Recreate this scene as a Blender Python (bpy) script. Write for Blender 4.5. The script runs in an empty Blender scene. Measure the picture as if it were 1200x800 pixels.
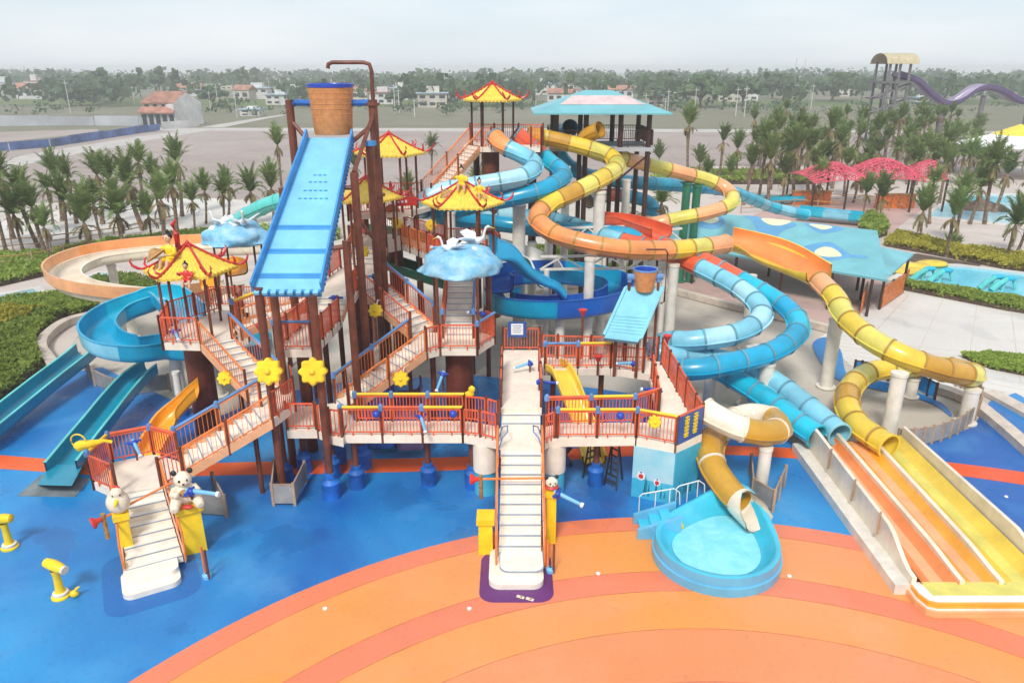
import bpy, math, random
from mathutils import Vector, Matrix, noise as mnoise
R = math.radians
rng = random.Random(11)
sc = bpy.context.scene
C = sc.collection
# ------------------------------------------------------------------ camera, sky, sun, exposure
CAMH, PITCH, FPX = 15.0, R(20.2), 870.0
cam_d = bpy.data.cameras.new('camera'); cam = bpy.data.objects.new('camera', cam_d); C.objects.link(cam)
cam.location = (0, 0, CAMH); cam.rotation_euler = (R(90) - PITCH, 0, 0)
cam_d.sensor_width = 36; cam_d.lens = 36 * FPX / 1200.0
cam_d.clip_start = 0.1; cam_d.clip_end = 9000
sc.camera = cam
SUN_EL, SUN_AZ = R(49), R(196)      # azimuth clockwise from +Y
world = bpy.data.worlds.new('World'); sc.world = world; world.use_nodes = True
wn = world.node_tree; wn.nodes.clear()
w_out = wn.nodes.new('ShaderNodeOutputWorld'); w_bg = wn.nodes.new('ShaderNodeBackground')
w_sky = wn.nodes.new('ShaderNodeTexSky'); w_sky.sky_type = 'NISHITA'; w_sky.sun_disc = False
w_sky.sun_elevation = SUN_EL; w_sky.sun_rotation = SUN_AZ
w_sky.air_density = 1.0; w_sky.dust_density = 1.0; w_sky.ozone_density = 1.5; w_sky.altitude = 0
w_tc = wn.nodes.new('ShaderNodeTexCoord')
w_map = wn.nodes.new('ShaderNodeMapping'); w_map.inputs['Scale'].default_value = (1, 1, 5.5)
w_noise = wn.nodes.new('ShaderNodeTexNoise'); w_noise.inputs['Scale'].default_value = 2.8
w_noise.inputs['Detail'].default_value = 6; w_noise.inputs['Roughness'].default_value = .55
w_ramp = wn.nodes.new('ShaderNodeMapRange')
for k, v in (('From Min', .3), ('From Max', .75), ('To Min', 0), ('To Max', 1)): w_ramp.inputs[k].default_value = v
w_cl = wn.nodes.new('ShaderNodeMix'); w_cl.data_type = 'RGBA'      # even cloud layer, slightly mottled
w_cl.inputs[6].default_value = (3.4, 3.85, 4.3, 1); w_cl.inputs[7].default_value = (4.3, 4.5, 4.75, 1)
w_mix = wn.nodes.new('ShaderNodeMix'); w_mix.data_type = 'RGBA'; w_mix.inputs[0].default_value = .86
wl = wn.links.new
wl(w_tc.outputs['Generated'], w_map.inputs[0]); wl(w_map.outputs[0], w_noise.inputs['Vector'])
wl(w_noise.outputs[0], w_ramp.inputs[0]); wl(w_ramp.outputs[0], w_cl.inputs[0])
wl(w_sky.outputs[0], w_mix.inputs[6]); wl(w_cl.outputs[2], w_mix.inputs[7])
wl(w_mix.outputs[2], w_bg.inputs[0]); w_bg.inputs[1].default_value = 0.10
wl(w_bg.outputs[0], w_out.inputs[0])
sun_d = bpy.data.lights.new('sun', 'SUN'); sun_d.energy = 1.5; sun_d.angle = R(13); sun_d.color = (1, .96, .9)
sun = bpy.data.objects.new('sun', sun_d); C.objects.link(sun)
sdir = Vector((math.sin(SUN_AZ) * math.cos(SUN_EL), math.cos(SUN_AZ) * math.cos(SUN_EL), math.sin(SUN_EL)))
sun.rotation_euler = sdir.to_track_quat('Z', 'Y').to_euler(); sun.location = sdir * 60
vs = sc.view_settings; vs.view_transform = 'Standard'; vs.look = 'None'; vs.gamma = 1; vs.use_curve_mapping = False
vs.exposure = 1.02
sc.cycles.use_denoising = True
sc.cycles.max_bounces = 6; sc.cycles.volume_bounces = 3
# ------------------------------------------------------------------ helpers
_c, _s = math.cos(PITCH), math.sin(PITCH)
def _ray(px, py):
    v = (400 - py) / FPX
    return ((px - 600) / FPX, _c + _s * v, -_s + _c * v)
def W(px, py, z=0.0):
    r = _ray(px, py); t = (z - CAMH) / r[2]
    return Vector((r[0] * t, r[1] * t, z))
def WY(px, py, Y):
    r = _ray(px, py); t = Y / r[1]
    return Vector((r[0] * t, Y, CAMH + r[2] * t))
V = Vector
ORG = {}
def org(o): return ORG.get(o.name, V((0, 0, 0)))
def tag(o, label=None, cat=None, group=None, kind=None):
    for k, v in (('label', label), ('category', cat), ('group', group), ('kind', kind)):
        if v: o[k] = v
    return o
def thing(name, label, cat, loc=(0, 0, 0), group=None):
    o = bpy.data.objects.new(name, None); C.objects.link(o); o.empty_display_size = .3
    o.location = loc; ORG[o.name] = V(loc); tag(o, label, cat, group)
    return o
def place(me, name, parent=None, loc=(0, 0, 0), rz=0, scale=None):
    """an object from shared mesh data at a world position"""
    o = bpy.data.objects.new(name, me); C.objects.link(o)
    l = V(loc)
    if parent is not None:
        o.parent = parent; l = l - org(parent)
    o.location = l; o.rotation_euler = (0, 0, rz)
    if scale: o.scale = scale
    ORG[o.name] = V(loc)
    return o
class MB:
    def __init__(s): s.v = []; s.f = []
    def add(s, vs, fs):
        n = len(s.v); s.v += [tuple(p) for p in vs]; s.f += [tuple(i + n for i in f) for f in fs]; return s
    def hexa(s, p):  # 8 points: bottom 0-3 ccw, top 4-7
        return s.add(p, [(3, 2, 1, 0), (4, 5, 6, 7), (0, 1, 5, 4), (1, 2, 6, 5), (2, 3, 7, 6), (3, 0, 4, 7)])
    def box(s, x0, x1, y0, y1, z0, z1):
        return s.hexa([(x0, y0, z0), (x1, y0, z0), (x1, y1, z0), (x0, y1, z0), (x0, y0, z1), (x1, y0, z1), (x1, y1, z1), (x0, y1, z1)])
    def obox(s, c, a, b, d):
        c, a, b, d = V(c), V(a), V(b), V(d)
        return s.hexa([c-a-b-d, c+a-b-d, c+a+b-d, c-a+b-d, c-a-b+d, c+a-b+d, c+a+b+d, c-a+b+d])
    def beam(s, p, q, w, h=None, up=(0, 0, 1)):
        p, q = V(p), V(q); d = (q - p); h = h or w
        side = d.cross(V(up))
        if side.length < 1e-5: side = d.cross(V((0, 1, 0)))
        side.normalize(); u = side.cross(d).normalized()
        return s.obox((p + q) / 2, d / 2, side * w / 2, u * h / 2)
    def cyl(s, p, q, r, r1=None, n=8, cap=True):
        p, q = V(p), V(q); r1 = r if r1 is None else r1
        d = (q - p).normalized(); a = d.orthogonal().normalized(); b = d.cross(a)
        vs = []
        for (o, rr) in ((p, r), (q, r1)):
            for i in range(n):
                t = 2 * math.pi * i / n; vs.append(o + (a * math.cos(t) + b * math.sin(t)) * rr)
        fs = [(i, (i + 1) % n, n + (i + 1) % n, n + i) for i in range(n)]
        if cap: fs += [tuple(range(n - 1, -1, -1)), tuple(range(n, 2 * n))]
        return s.add(vs, fs)
    def pipe(s, pts, r, n=8, cap=True):
        pts = [V(p) for p in pts]; rr = r if isinstance(r, (list, tuple)) else [r] * len(pts)
        fr = frames(pts); vs = []
        for (p, t, a, b), q in zip(fr, rr):
            vs += [p + (a * math.cos(2*math.pi*i/n) + b * math.sin(2*math.pi*i/n)) * q for i in range(n)]
        fs = []
        for k in range(len(pts) - 1):
            fs += [(k*n + i, k*n + (i+1) % n, (k+1)*n + (i+1) % n, (k+1)*n + i) for i in range(n)]
        if cap: fs += [tuple(range(n-1, -1, -1)), tuple(range((len(pts)-1)*n, len(pts)*n))]
        return s.add(vs, fs)
    def prism(s, poly, z0, z1):
        n = len(poly)
        g0 = z0 if isinstance(z0, (list, tuple)) else [z0] * n
        g1 = z1 if isinstance(z1, (list, tuple)) else [z1] * n
        vs = [(p[0], p[1], g0[i]) for i, p in enumerate(poly)] + [(p[0], p[1], g1[i]) for i, p in enumerate(poly)]
        return s.add(vs, [tuple(range(n-1, -1, -1)), tuple(range(n, 2*n))] + [(i, (i+1) % n, n + (i+1) % n, n + i) for i in range(n)])
    def lathe(s, prof, c=(0, 0, 0), n=16):
        c = V(c); vs = []
        for (r, z) in prof:
            vs += [(c.x + r*math.cos(2*math.pi*i/n), c.y + r*math.sin(2*math.pi*i/n), c.z + z) for i in range(n)]
        fs = []
        for k in range(len(prof) - 1):
            fs += [(k*n + i, k*n + (i+1) % n, (k+1)*n + (i+1) % n, (k+1)*n + i) for i in range(n)]
        return s.add(vs, fs)
    def grid(s, rows, close=False):
        m = len(rows[0]); vs = [p for r in rows for p in r]; fs = []
        for k in range(len(rows) - 1):
            for i in range(m if close else m - 1):
                j = (i + 1) % m
                fs.append((k*m + i, k*m + j, (k+1)*m + j, (k+1)*m + i))
        return s.add(vs, fs)
    def ball(s, c, r, n=10, m=7, rot=None):
        c = V(c); r = r if isinstance(r, (list, tuple)) else (r, r, r); rows = []
        for k in range(m + 1):
            ph = math.pi * k / m - math.pi / 2; row = []
            for i in range(n):
                t = 2 * math.pi * i / n
                p = V((r[0]*math.cos(ph)*math.cos(t), r[1]*math.cos(ph)*math.sin(t), r[2]*math.sin(ph)))
                row.append(c + (rot @ p if rot else p))
            rows.append(row)
        return s.grid(rows, True)
    def sheet(s, poly, z):
        return s.add([(p[0], p[1], z) for p in poly], [tuple(range(len(poly)))])
    def mesh(s, name, mat, o=None, smooth=False, ang=35):
        me = bpy.data.meshes.new(name)
        o = o or V((0, 0, 0))
        me.from_pydata([(x - o.x, y - o.y, z - o.z) for x, y, z in s.v], [], s.f)
        mats = mat if isinstance(mat, (list, tuple)) else [mat]
        for m in mats: me.materials.append(M[m] if isinstance(m, str) else m)
        me.validate(); me.update()
        if smooth:
            me.shade_smooth(); me.set_sharp_from_angle(angle=R(ang))
        return me
    def build(s, name, mat, parent=None, smooth=False, ang=35, at=None):
        o0 = org(parent) if parent is not None else (V(at) if at is not None else V((0, 0, 0)))
        me = s.mesh(name, mat, o0, smooth, ang)
        o = bpy.data.objects.new(name, me); C.objects.link(o)
        if parent is not None: o.parent = parent
        else: o.location = o0
        ORG[o.name] = o0.copy()
        return o
def frames(pts):
    out = []; n = len(pts); up = V((0, 0, 1))
    for i, p in enumerate(pts):
        t = (pts[min(i + 1, n - 1)] - pts[max(i - 1, 0)]).normalized()
        a = t.cross(up)
        if a.length < 1e-3: a = V((1, 0, 0))
        a.normalize(); b = a.cross(t).normalized()
        out.append((p, t, a, b))
    return out
def spline(ctrl, step=.25):
    P = [V(p) for p in ctrl]; P = [P[0]*2 - P[1]] + P + [P[-1]*2 - P[-2]]; out = []
    for i in range(1, len(P) - 2):
        p0, p1, p2, p3 = P[i-1:i+3]; m = max(2, int((p2 - p1).length / .12))
        for k in range(m):
            t = k / m
            out.append(.5 * ((2*p1) + (p2 - p0)*t + (2*p0 - 5*p1 + 4*p2 - p3)*t*t + (3*p1 - p0 - 3*p2 + p3)*t**3))
    out.append(P[-2])
    # resample evenly
    L = [0]
    for i in range(1, len(out)): L.append(L[-1] + (out[i] - out[i-1]).length)
    n = max(2, int(round(L[-1] / step))); res = []; j = 0
    for k in range(n + 1):
        d = L[-1] * k / n
        while j < len(L) - 2 and L[j+1] < d: j += 1
        f = (d - L[j]) / max(1e-9, L[j+1] - L[j]); res.append(out[j].lerp(out[j+1], max(0, min(1, f))))
    return res
def lerp2(a, b, t): return V((a[0] + (b[0]-a[0])*t, a[1] + (b[1]-a[1])*t))
# ------------------------------------------------------------------ materials
M = {}
def mat(name, col, rough=.5, var=.10, scale=1.2, bump=0., bscale=30, coat=0., col2=None, metal=0., stain=0., spec=.5, sheen=0):
    m = bpy.data.materials.new(name); m.use_nodes = True; nt = m.node_tree; L = nt.links.new
    b = nt.nodes['Principled BSDF']; b.inputs['Roughness'].default_value = rough; b.inputs['Metallic'].default_value = metal
    b.inputs['Coat Weight'].default_value = coat; b.inputs['Coat Roughness'].default_value = .12
    b.inputs['Specular IOR Level'].default_value = spec
    geo = nt.nodes.new('ShaderNodeNewGeometry'); oi = nt.nodes.new('ShaderNodeObjectInfo')
    n1 = nt.nodes.new('ShaderNodeTexNoise'); n1.inputs['Scale'].default_value = scale; n1.inputs['Detail'].default_value = 5
    n1.inputs['Roughness'].default_value = .62; L(geo.outputs['Position'], n1.inputs['Vector'])
    mx = nt.nodes.new('ShaderNodeMix'); mx.data_type = 'RGBA'
    c2 = col2 or tuple(max(0, c * (1 - 2.2 * var)) for c in col)
    c1 = col if col2 else tuple(min(1, c * (1 + var)) for c in col)
    mx.inputs[6].default_value = (*c1, 1); mx.inputs[7].default_value = (*c2, 1)
    mr = nt.nodes.new('ShaderNodeMapRange'); mr.inputs['From Min'].default_value = .35; mr.inputs['From Max'].default_value = .68
    L(n1.outputs[0], mr.inputs[0]); L(mr.outputs[0], mx.inputs[0])
    out = mx.outputs[2]
    if stain:
        mp = nt.nodes.new('ShaderNodeMapping'); mp.inputs['Scale'].default_value = (2.6, 2.6, .35)
        n2 = nt.nodes.new('ShaderNodeTexNoise'); n2.inputs['Scale'].default_value = 2.1; n2.inputs['Detail'].default_value = 6
        L(geo.outputs['Position'], mp.inputs[0]); L(mp.outputs[0], n2.inputs['Vector'])
        r2 = nt.nodes.new('ShaderNodeMapRange'); r2.inputs['From Min'].default_value = .5; r2.inputs['From Max'].default_value = .8
        r2.inputs['To Max'].default_value = stain; L(n2.outputs[0], r2.inputs[0])
        m2 = nt.nodes.new('ShaderNodeMix'); m2.data_type = 'RGBA'; m2.inputs[7].default_value = (.16, .12, .08, 1)
        L(r2.outputs[0], m2.inputs[0]); L(out, m2.inputs[6]); out = m2.outputs[2]
    hs = nt.nodes.new('ShaderNodeHueSaturation'); L(out, hs.inputs['Color'])
    ov = nt.nodes.new('ShaderNodeMapRange'); ov.inputs['To Min'].default_value = 1 - var * .7; ov.inputs['To Max'].default_value = 1 + var * .5
    L(oi.outputs['Random'], ov.inputs[0]); L(ov.outputs[0], hs.inputs['Value'])
    L(hs.outputs[0], b.inputs['Base Color'])
    rr = nt.nodes.new('ShaderNodeMapRange'); rr.inputs['To Min'].default_value = max(.05, rough - .12); rr.inputs['To Max'].default_value = min(1, rough + .15)
    L(n1.outputs[0], rr.inputs[0]); L(rr.outputs[0], b.inputs['Roughness'])
    if bump:
        n3 = nt.nodes.new('ShaderNodeTexNoise'); n3.inputs['Scale'].default_value = bscale; n3.inputs['Detail'].default_value = 4
        L(geo.outputs['Position'], n3.inputs['Vector'])
        bp = nt.nodes.new('ShaderNodeBump'); bp.inputs['Strength'].default_value = bump; bp.inputs['Distance'].default_value = .05
        L(n3.outputs[0], bp.inputs['Height']); L(bp.outputs[0], b.inputs['Normal'])
    M[name] = m
    return m
def leafmat(name, c1, c2, trans=.25):
    m = bpy.data.materials.new(name); m.use_nodes = True; nt = m.node_tree; L = nt.links.new
    b = nt.nodes['Principled BSDF']; b.inputs['Roughness'].default_value = .6; b.inputs['Specular IOR Level'].default_value = .3
    geo = nt.nodes.new('ShaderNodeNewGeometry'); oi = nt.nodes.new('ShaderNodeObjectInfo')
    n1 = nt.nodes.new('ShaderNodeTexNoise'); n1.inputs['Scale'].default_value = .9; n1.inputs['Detail'].default_value = 5; n1.inputs['Roughness'].default_value = .7
    L(geo.outputs['Position'], n1.inputs['Vector'])
    ad = nt.nodes.new('ShaderNodeMath'); ad.operation = 'MULTIPLY_ADD'; ad.inputs[1].default_value = .35; L(geo.outputs['Random Per Island'], ad.inputs[0]); 
    mr = nt.nodes.new('ShaderNodeMapRange'); mr.inputs['From Min'].default_value = .35; mr.inputs['From Max'].default_value = .95
    L(n1.outputs[0], ad.inputs[2]); L(ad.outputs[0], mr.inputs[0])
    mx = nt.nodes.new('ShaderNodeMix'); mx.data_type = 'RGBA'; mx.inputs[6].default_value = (*c1, 1); mx.inputs[7].default_value = (*c2, 1)
    L(mr.outputs[0], mx.inputs[0])
    hs = nt.nodes.new('ShaderNodeHueSaturation'); ov = nt.nodes.new('ShaderNodeMapRange'); ov.inputs['To Min'].default_value = .75; ov.inputs['To Max'].default_value = 1.25
    L(oi.outputs['Random'], ov.inputs[0]); L(ov.outputs[0], hs.inputs['Value']); L(mx.outputs[2], hs.inputs['Color']); L(hs.outputs[0], b.inputs['Base Color'])
    tr = nt.nodes.new('ShaderNodeBsdfTranslucent'); L(hs.outputs[0], tr.inputs[0])
    ms = nt.nodes.new('ShaderNodeMixShader'); ms.inputs[0].default_value = trans
    L(b.outputs[0], ms.inputs[1]); L(tr.outputs[0], ms.inputs[2]); L(ms.outputs[0], nt.nodes['Material Output'].inputs[0])
    M[name] = m
def floormat(name, base, light, pale, rough=.42, s1=.22, s2=.27, lo=.52, seam=True):
    """worn rubber floor: base colour, lighter areas and pale patches spread by noise, wet gloss"""
    m = bpy.data.materials.new(name); m.use_nodes = True; nt = m.node_tree; L = nt.links.new
    b = nt.nodes['Principled BSDF']; geo = nt.nodes.new('ShaderNodeNewGeometry')
    def noi(sc_, det, off):
        mp = nt.nodes.new('ShaderNodeMapping'); mp.inputs['Location'].default_value = off; L(geo.outputs['Position'], mp.inputs[0])
        n = nt.nodes.new('ShaderNodeTexNoise'); n.inputs['Scale'].default_value = sc_; n.inputs['Detail'].default_value = det; n.inputs['Roughness'].default_value = .55
        n.inputs['Distortion'].default_value = .3; L(mp.outputs[0], n.inputs['Vector']); return n
    def rmp(n, a, c, lo_=0, hi=1):
        r = nt.nodes.new('ShaderNodeMapRange'); r.inputs['From Min'].default_value = a; r.inputs['From Max'].default_value = c
        r.inputs['To Min'].default_value = lo_; r.inputs['To Max'].default_value = hi; L(n.outputs[0], r.inputs[0]); return r
    def mixc(f, a, c):
        x = nt.nodes.new('ShaderNodeMix'); x.data_type = 'RGBA'; L(f.outputs[0], x.inputs[0])
        if isinstance(a, tuple): x.inputs[6].default_value = (*a, 1)
        else: L(a.outputs[2], x.inputs[6])
        x.inputs[7].default_value = (*c, 1); return x
    n1 = noi(s1 * .5, 3, (3, 7, 0)); n2 = noi(s2, 5, (11, 2, 0)); n3 = noi(6, 5, (0, 0, 0)); n4 = noi(60, 3, (0, 0, 0))
    x = mixc(rmp(n1, .4, .66), base, light)
    x = mixc(rmp(n2, lo, lo + .17, 0, .42), x, pale)
    dk = tuple(c * .6 for c in base)
    x = mixc(rmp(n3, .55, .8, 0, .35), x, dk)
    x = mixc(rmp(n4, .55, .75, 0, .25), x, dk)
    n5 = noi(.33, 4, (31, 17, 0)); wet = rmp(n5, .56, .62)
    n6 = noi(1.7, 6, (5, 9, 0)); sc6 = rmp(n6, .62, .72, 0, .3)
    x = mixc(sc6, x, tuple(c * .75 + .02 for c in base))
    wx = nt.nodes.new('ShaderNodeMix'); wx.data_type = 'RGBA'; wx.blend_type = 'MULTIPLY'; wx.inputs[7].default_value = (.72, .74, .78, 1)
    wf = nt.nodes.new('ShaderNodeMath'); wf.operation = 'MULTIPLY'; wf.inputs[1].default_value = .7 if base[2] > base[0] else .12 if rough < .65 else .4; L(wet.outputs[0], wf.inputs[0]); L(wf.outputs[0], wx.inputs[0]); L(x.outputs[2], wx.inputs[6])
    L(wx.outputs[2], b.inputs['Base Color'])
    r = rmp(n2, .35, .6, rough - .2, rough + .2)
    rm = nt.nodes.new('ShaderNodeMix'); L(wet.outputs[0], rm.inputs[0]); L(r.outputs[0], rm.inputs[2]); rm.inputs[3].default_value = .09 if rough < .65 else rough
    L(rm.outputs[0], b.inputs['Roughness'])
    bp = nt.nodes.new('ShaderNodeBump'); bp.inputs['Strength'].default_value = .25; bp.inputs['Distance'].default_value = .02
    L(n4.outputs[0], bp.inputs['Height']); L(bp.outputs[0], b.inputs['Normal'])
    M[name] = m
floormat('blue_rubber', (.006, .105, .39), (.024, .29, .62), (.12, .34, .60), rough=.36)
floormat('blue_rubber_dark', (.005, .095, .36), (.012, .18, .48), (.05, .2, .46))
floormat('orange_rubber', (.76, .25, .09), (.77, .28, .125), (.77, .32, .17), rough=.5)
floormat('yellow_rubber', (.78, .295, .06), (.78, .30, .12), (.78, .34, .17), rough=.5)
floormat('red_rubber', (.75, .09, .015), (.78, .14, .03), (.75, .22, .1), rough=.5)
floormat('salmon_rubber', (.75, .20, .09), (.75, .22, .125), (.76, .26, .17), rough=.5)
floormat('purple_rubber', (.11, .02, .14), (.14, .03, .17), (.2, .08, .22))
mat('tower_dark', (.17, .16, .17), .7, .15)
mat('seam_line', (.64, .19, .075), .7, .2)
floormat('concrete', (.48, .43, .36), (.55, .50, .43), (.24, .21, .18), rough=.8, s2=.35, lo=.55)
floormat('plaza', (.62, .58, .53), (.68, .65, .6), (.45, .42, .38), rough=.7, s2=.12, lo=.55)
floormat('path_stone', (.55, .47, .42), (.6, .52, .47), (.4, .34, .3), rough=.8)
floormat('pink_paving', (.50, .33, .29), (.55, .38, .33), (.4, .3, .27), rough=.8)
floormat('field_soil', (.33, .27, .24), (.39, .325, .29), (.23, .185, .155), rough=.95, s1=.03, s2=.05, lo=.5)
floormat('field_green', (.16, .155, .09), (.20, .185, .125), (.25, .22, .17), rough=.95, s1=.01, s2=.03, lo=.5)
floormat('dirt_road', (.46, .42, .38), (.5, .47, .43), (.35, .32, .28), rough=.9)
floormat('lawn', (.09, .13, .03), (.13, .17, .05), (.14, .14, .05), rough=.9)
mat('cream_deck', (.86, .76, .62), .55, .06, 1.5, .05, stain=.10)
mat('cream_step', (.86, .79, .68), .5, .05, 2.5, .05, stain=.08)
mat('peach_edge', (.80, .42, .22), .45, .08, 2)
mat('nosing', (.30, .37, .46), .5, .1)
mat('rail_red', (.78, .125, .045), .38, .14, 2, stain=.1)
mat('rail_orange', (.82, .22, .05), .38, .12, 2)
mat('post_brown', (.17, .047, .024), .45, .2, 2, stain=.1)
mat('post_dark', (.05, .022, .016), .5, .2)
mat('drum_brown', (.15, .033, .016), .55, .2, 1.5, .1, 20, stain=.2)
mat('pipe_yellow', (.88, .58, .03), .35, .08)
mat('pipe_blue', (.12, .27, .55), .4, .15)
mat('blue_guard', (.01, .13, .48), .5, .2, 2)
mat('water_blue', (.015, .06, .42), .3, .15)
mat('sky_blue_gun', (.18, .5, .8), .35, .1)
mat('yellow_plastic', (.92, .62, .015), .35, .08, 2, stain=.06)
mat('roof_yellow', (.86, .60, .07), .4, .08, 3, stain=.06)
mat('ridge_red', (.60, .03, .03), .35, .15, 3)
mat('bucket_orange', (.60, .25, .085), .5, .10, 5, .2, 14, stain=.08)
mat('chute_blue', (.20, .54, .78), .3, .06, 1, coat=.3, stain=.06)
mat('chute_rim', (.05, .30, .68), .35, .1, 1)
for n_, c_ in (('t_lightblue', (.22, .58, .72)), ('t_paleblue', (.40, .70, .80)), ('t_blue', (.003, .34, .56)), ('t_cyan', (.005, .46, .64)),
               ('t_royal', (.012, .12, .50)), ('t_yellow', (.78, .55, .05)), ('t_lemon', (.72, .63, .12)), ('t_gold', (.58, .31, .03)),
               ('t_orange', (.80, .30, .09)), ('t_peach', (.84, .40, .18)), ('t_red', (.72, .11, .04)), ('t_cream', (.82, .72, .57)), ('t_sky', (.04, .47, .80)),
               ('t_teal', (.006, .28, .42)), ('t_turq', (.10, .56, .52)), ('t_white', (.80, .79, .75)), ('t_green', (.02, .17, .09)),
               ('t_purple', (.12, .085, .20)), ('t_lilac', (.36, .30, .42)), ('t_amber', (.85, .36, .02)), ('t_tangerine', (.84, .25, .06))):
    mat(n_, c_, .30, .09, .8, coat=.3, stain=.13)
mat('flange', (.13, .30, .38), .4, .1)
mat('flange_y', (.42, .25, .05), .4, .1)
mat('steel_white', (.76, .71, .62), .5, .07, 2, stain=.12)
mat('basin', (.05, .52, .72), .22, .06, 1, coat=.5)
mat('basin_wall', (.12, .44, .68), .3, .06, 1, coat=.3)
mat('cloud_blue', (.13, .47, .74), .5, .3, 2.2, .1, 6, col2=(.42, .68, .82))
mat('cloud_white', (.80, .82, .83), .5, .12, 3)
mat('black', (.015, .013, .013), .4, .1)
mat('skin_tone', (.70, .42, .26), .5, .08)
mat('statue_white', (.78, .68, .52), .45, .08, 4)
mat('statue_red', (.65, .04, .03), .4, .1)
mat('sign_blue', (.02, .09, .33), .35, .08)
mat('sign_yellow', (.88, .62, .02), .4, .05)
mat('paper', (.78, .79, .8), .5, .05)
mat('wood_crate', (.45, .24, .08), .6, .25, 6)
mat('fence_panel', (.30, .29, .27), .6, .15)
mat('fence_post', (.42, .29, .19), .6, .15)
mat('mesh_grey', (.22, .25, .26), .6, .15)
mat('ladder_black', (.02, .025, .03), .4, .1)
mat('mural_top', (.50, .74, .80), .4, .12, .8, col2=(.25, .62, .75))
mat('mural_low', (.08, .50, .66), .4, .12, .8, col2=(.02, .36, .55))
mat('mural_weed', (.01, .20, .25), .5, .1)
mat('kerb_stone', (.58, .50, .42), .7, .1, 2, stain=.1)
mat('roof_aqua', (.17, .47, .52), .35, .08, .4, stain=.05)
mat('roof_wave', (.10, .33, .57), .35, .06)
mat('roof_spot', (.74, .74, .46), .35, .05)
mat('roof_pink', (.66, .50, .48), .4, .1)
mat('timber_panel', (.62, .17, .03), .5, .2, 4)
mat('wall_white', (.66, .64, .62), .8, .12, .3, stain=.15)
mat('wall_cream', (.58, .52, .44), .8, .12, .3, stain=.15)
mat('wall_grey', (.42, .42, .43), .8, .1, .3)
mat('roof_tile', (.40, .19, .13), .8, .2, .5)
mat('roof_metal', (.35, .48, .58), .5, .12, .5)
mat('dark_glass', (.03, .04, .05), .15, .1)
mat('blue_sheet', (.10, .17, .40), .5, .3, .2)
mat('grey_sheet', (.40, .42, .44), .6, .12, .1)
mat('pole_grey', (.55, .55, .54), .6, .1)
mat('trunk_palm', (.24, .165, .11), .9, .35, 5, .5, 12)
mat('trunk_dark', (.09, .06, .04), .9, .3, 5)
mat('lattice_red', (.70, .09, .14), .45, .15)
mat('tent_white', (.80, .80, .78), .6, .04)
mat('tent_yellow', (.82, .62, .06), .6, .06)
mat('canopy_tan', (.50, .42, .26), .6, .1)
mat('rock', (.17, .12, .09), .85, .3, .8, .6, 3)
mat('soil_bed', (.13, .09, .065), .95, .2, 2, .4, 10)
mat('pool_wall', (.02, .25, .60), .35, .1)
leafmat('palm_leaf', (.09, .145, .04), (.26, .335, .11), .42)
leafmat('palm_dry', (.16, .12, .05), (.30, .24, .11))
leafmat('hedge_leaf', (.16, .26, .04), (.40, .49, .10), .45)
leafmat('hedge_yellow', (.28, .27, .03), (.52, .46, .07), .4)
leafmat('tree_leaf', (.05, .105, .045), (.14, .215, .085), .35)
# water
def water(name, col, rough=.08, col2=None):
    m = bpy.data.materials.new(name); m.use_nodes = True; nt = m.node_tree; b = nt.nodes['Principled BSDF']
    b.inputs['Base Color'].default_value = (*col, 1); b.inputs['Roughness'].default_value = rough; b.inputs['Specular IOR Level'].default_value = .6
    geo = nt.nodes.new('ShaderNodeNewGeometry'); n = nt.nodes.new('ShaderNodeTexNoise'); n.inputs['Scale'].default_value = 2.5; n.inputs['Detail'].default_value = 4
    bp = nt.nodes.new('ShaderNodeBump'); bp.inputs['Strength'].default_value = .15; bp.inputs['Distance'].default_value = .1
    nt.links.new(geo.outputs['Position'], n.inputs[0]); nt.links.new(n.outputs[0], bp.inputs['Height']); nt.links.new(bp.outputs[0], b.inputs['Normal'])
    c2 = col2 or tuple(min(1, c*1.1 + .01) for c in col); n2 = nt.nodes.new('ShaderNodeTexNoise'); n2.inputs['Scale'].default_value = 1.1 if col2 else .35; n2.inputs['Detail'].default_value = 5; n2.inputs['Distortion'].default_value = 1.5
    mr = nt.nodes.new('ShaderNodeMapRange'); mr.inputs['From Min'].default_value = .42; mr.inputs['From Max'].default_value = .62; mx = nt.nodes.new('ShaderNodeMix'); mx.data_type = 'RGBA'; mx.inputs[6].default_value = (*col, 1); mx.inputs[7].default_value = (*c2, 1)
    nt.links.new(geo.outputs['Position'], n2.inputs[0]); nt.links.new(n2.outputs[0], mr.inputs[0]); nt.links.new(mr.outputs[0], mx.inputs[0]); nt.links.new(mx.outputs[2], b.inputs['Base Color'])
    bp.inputs['Strength'].default_value = .35
    M[name] = m
water('water_pool', (.12, .55, .70)); water('water_pale', (.35, .65, .75)); water('water_canal', (.25, .30, .34)); water('water_basin', (.20, .66, .80), .06, (.28, .73, .84))
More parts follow.
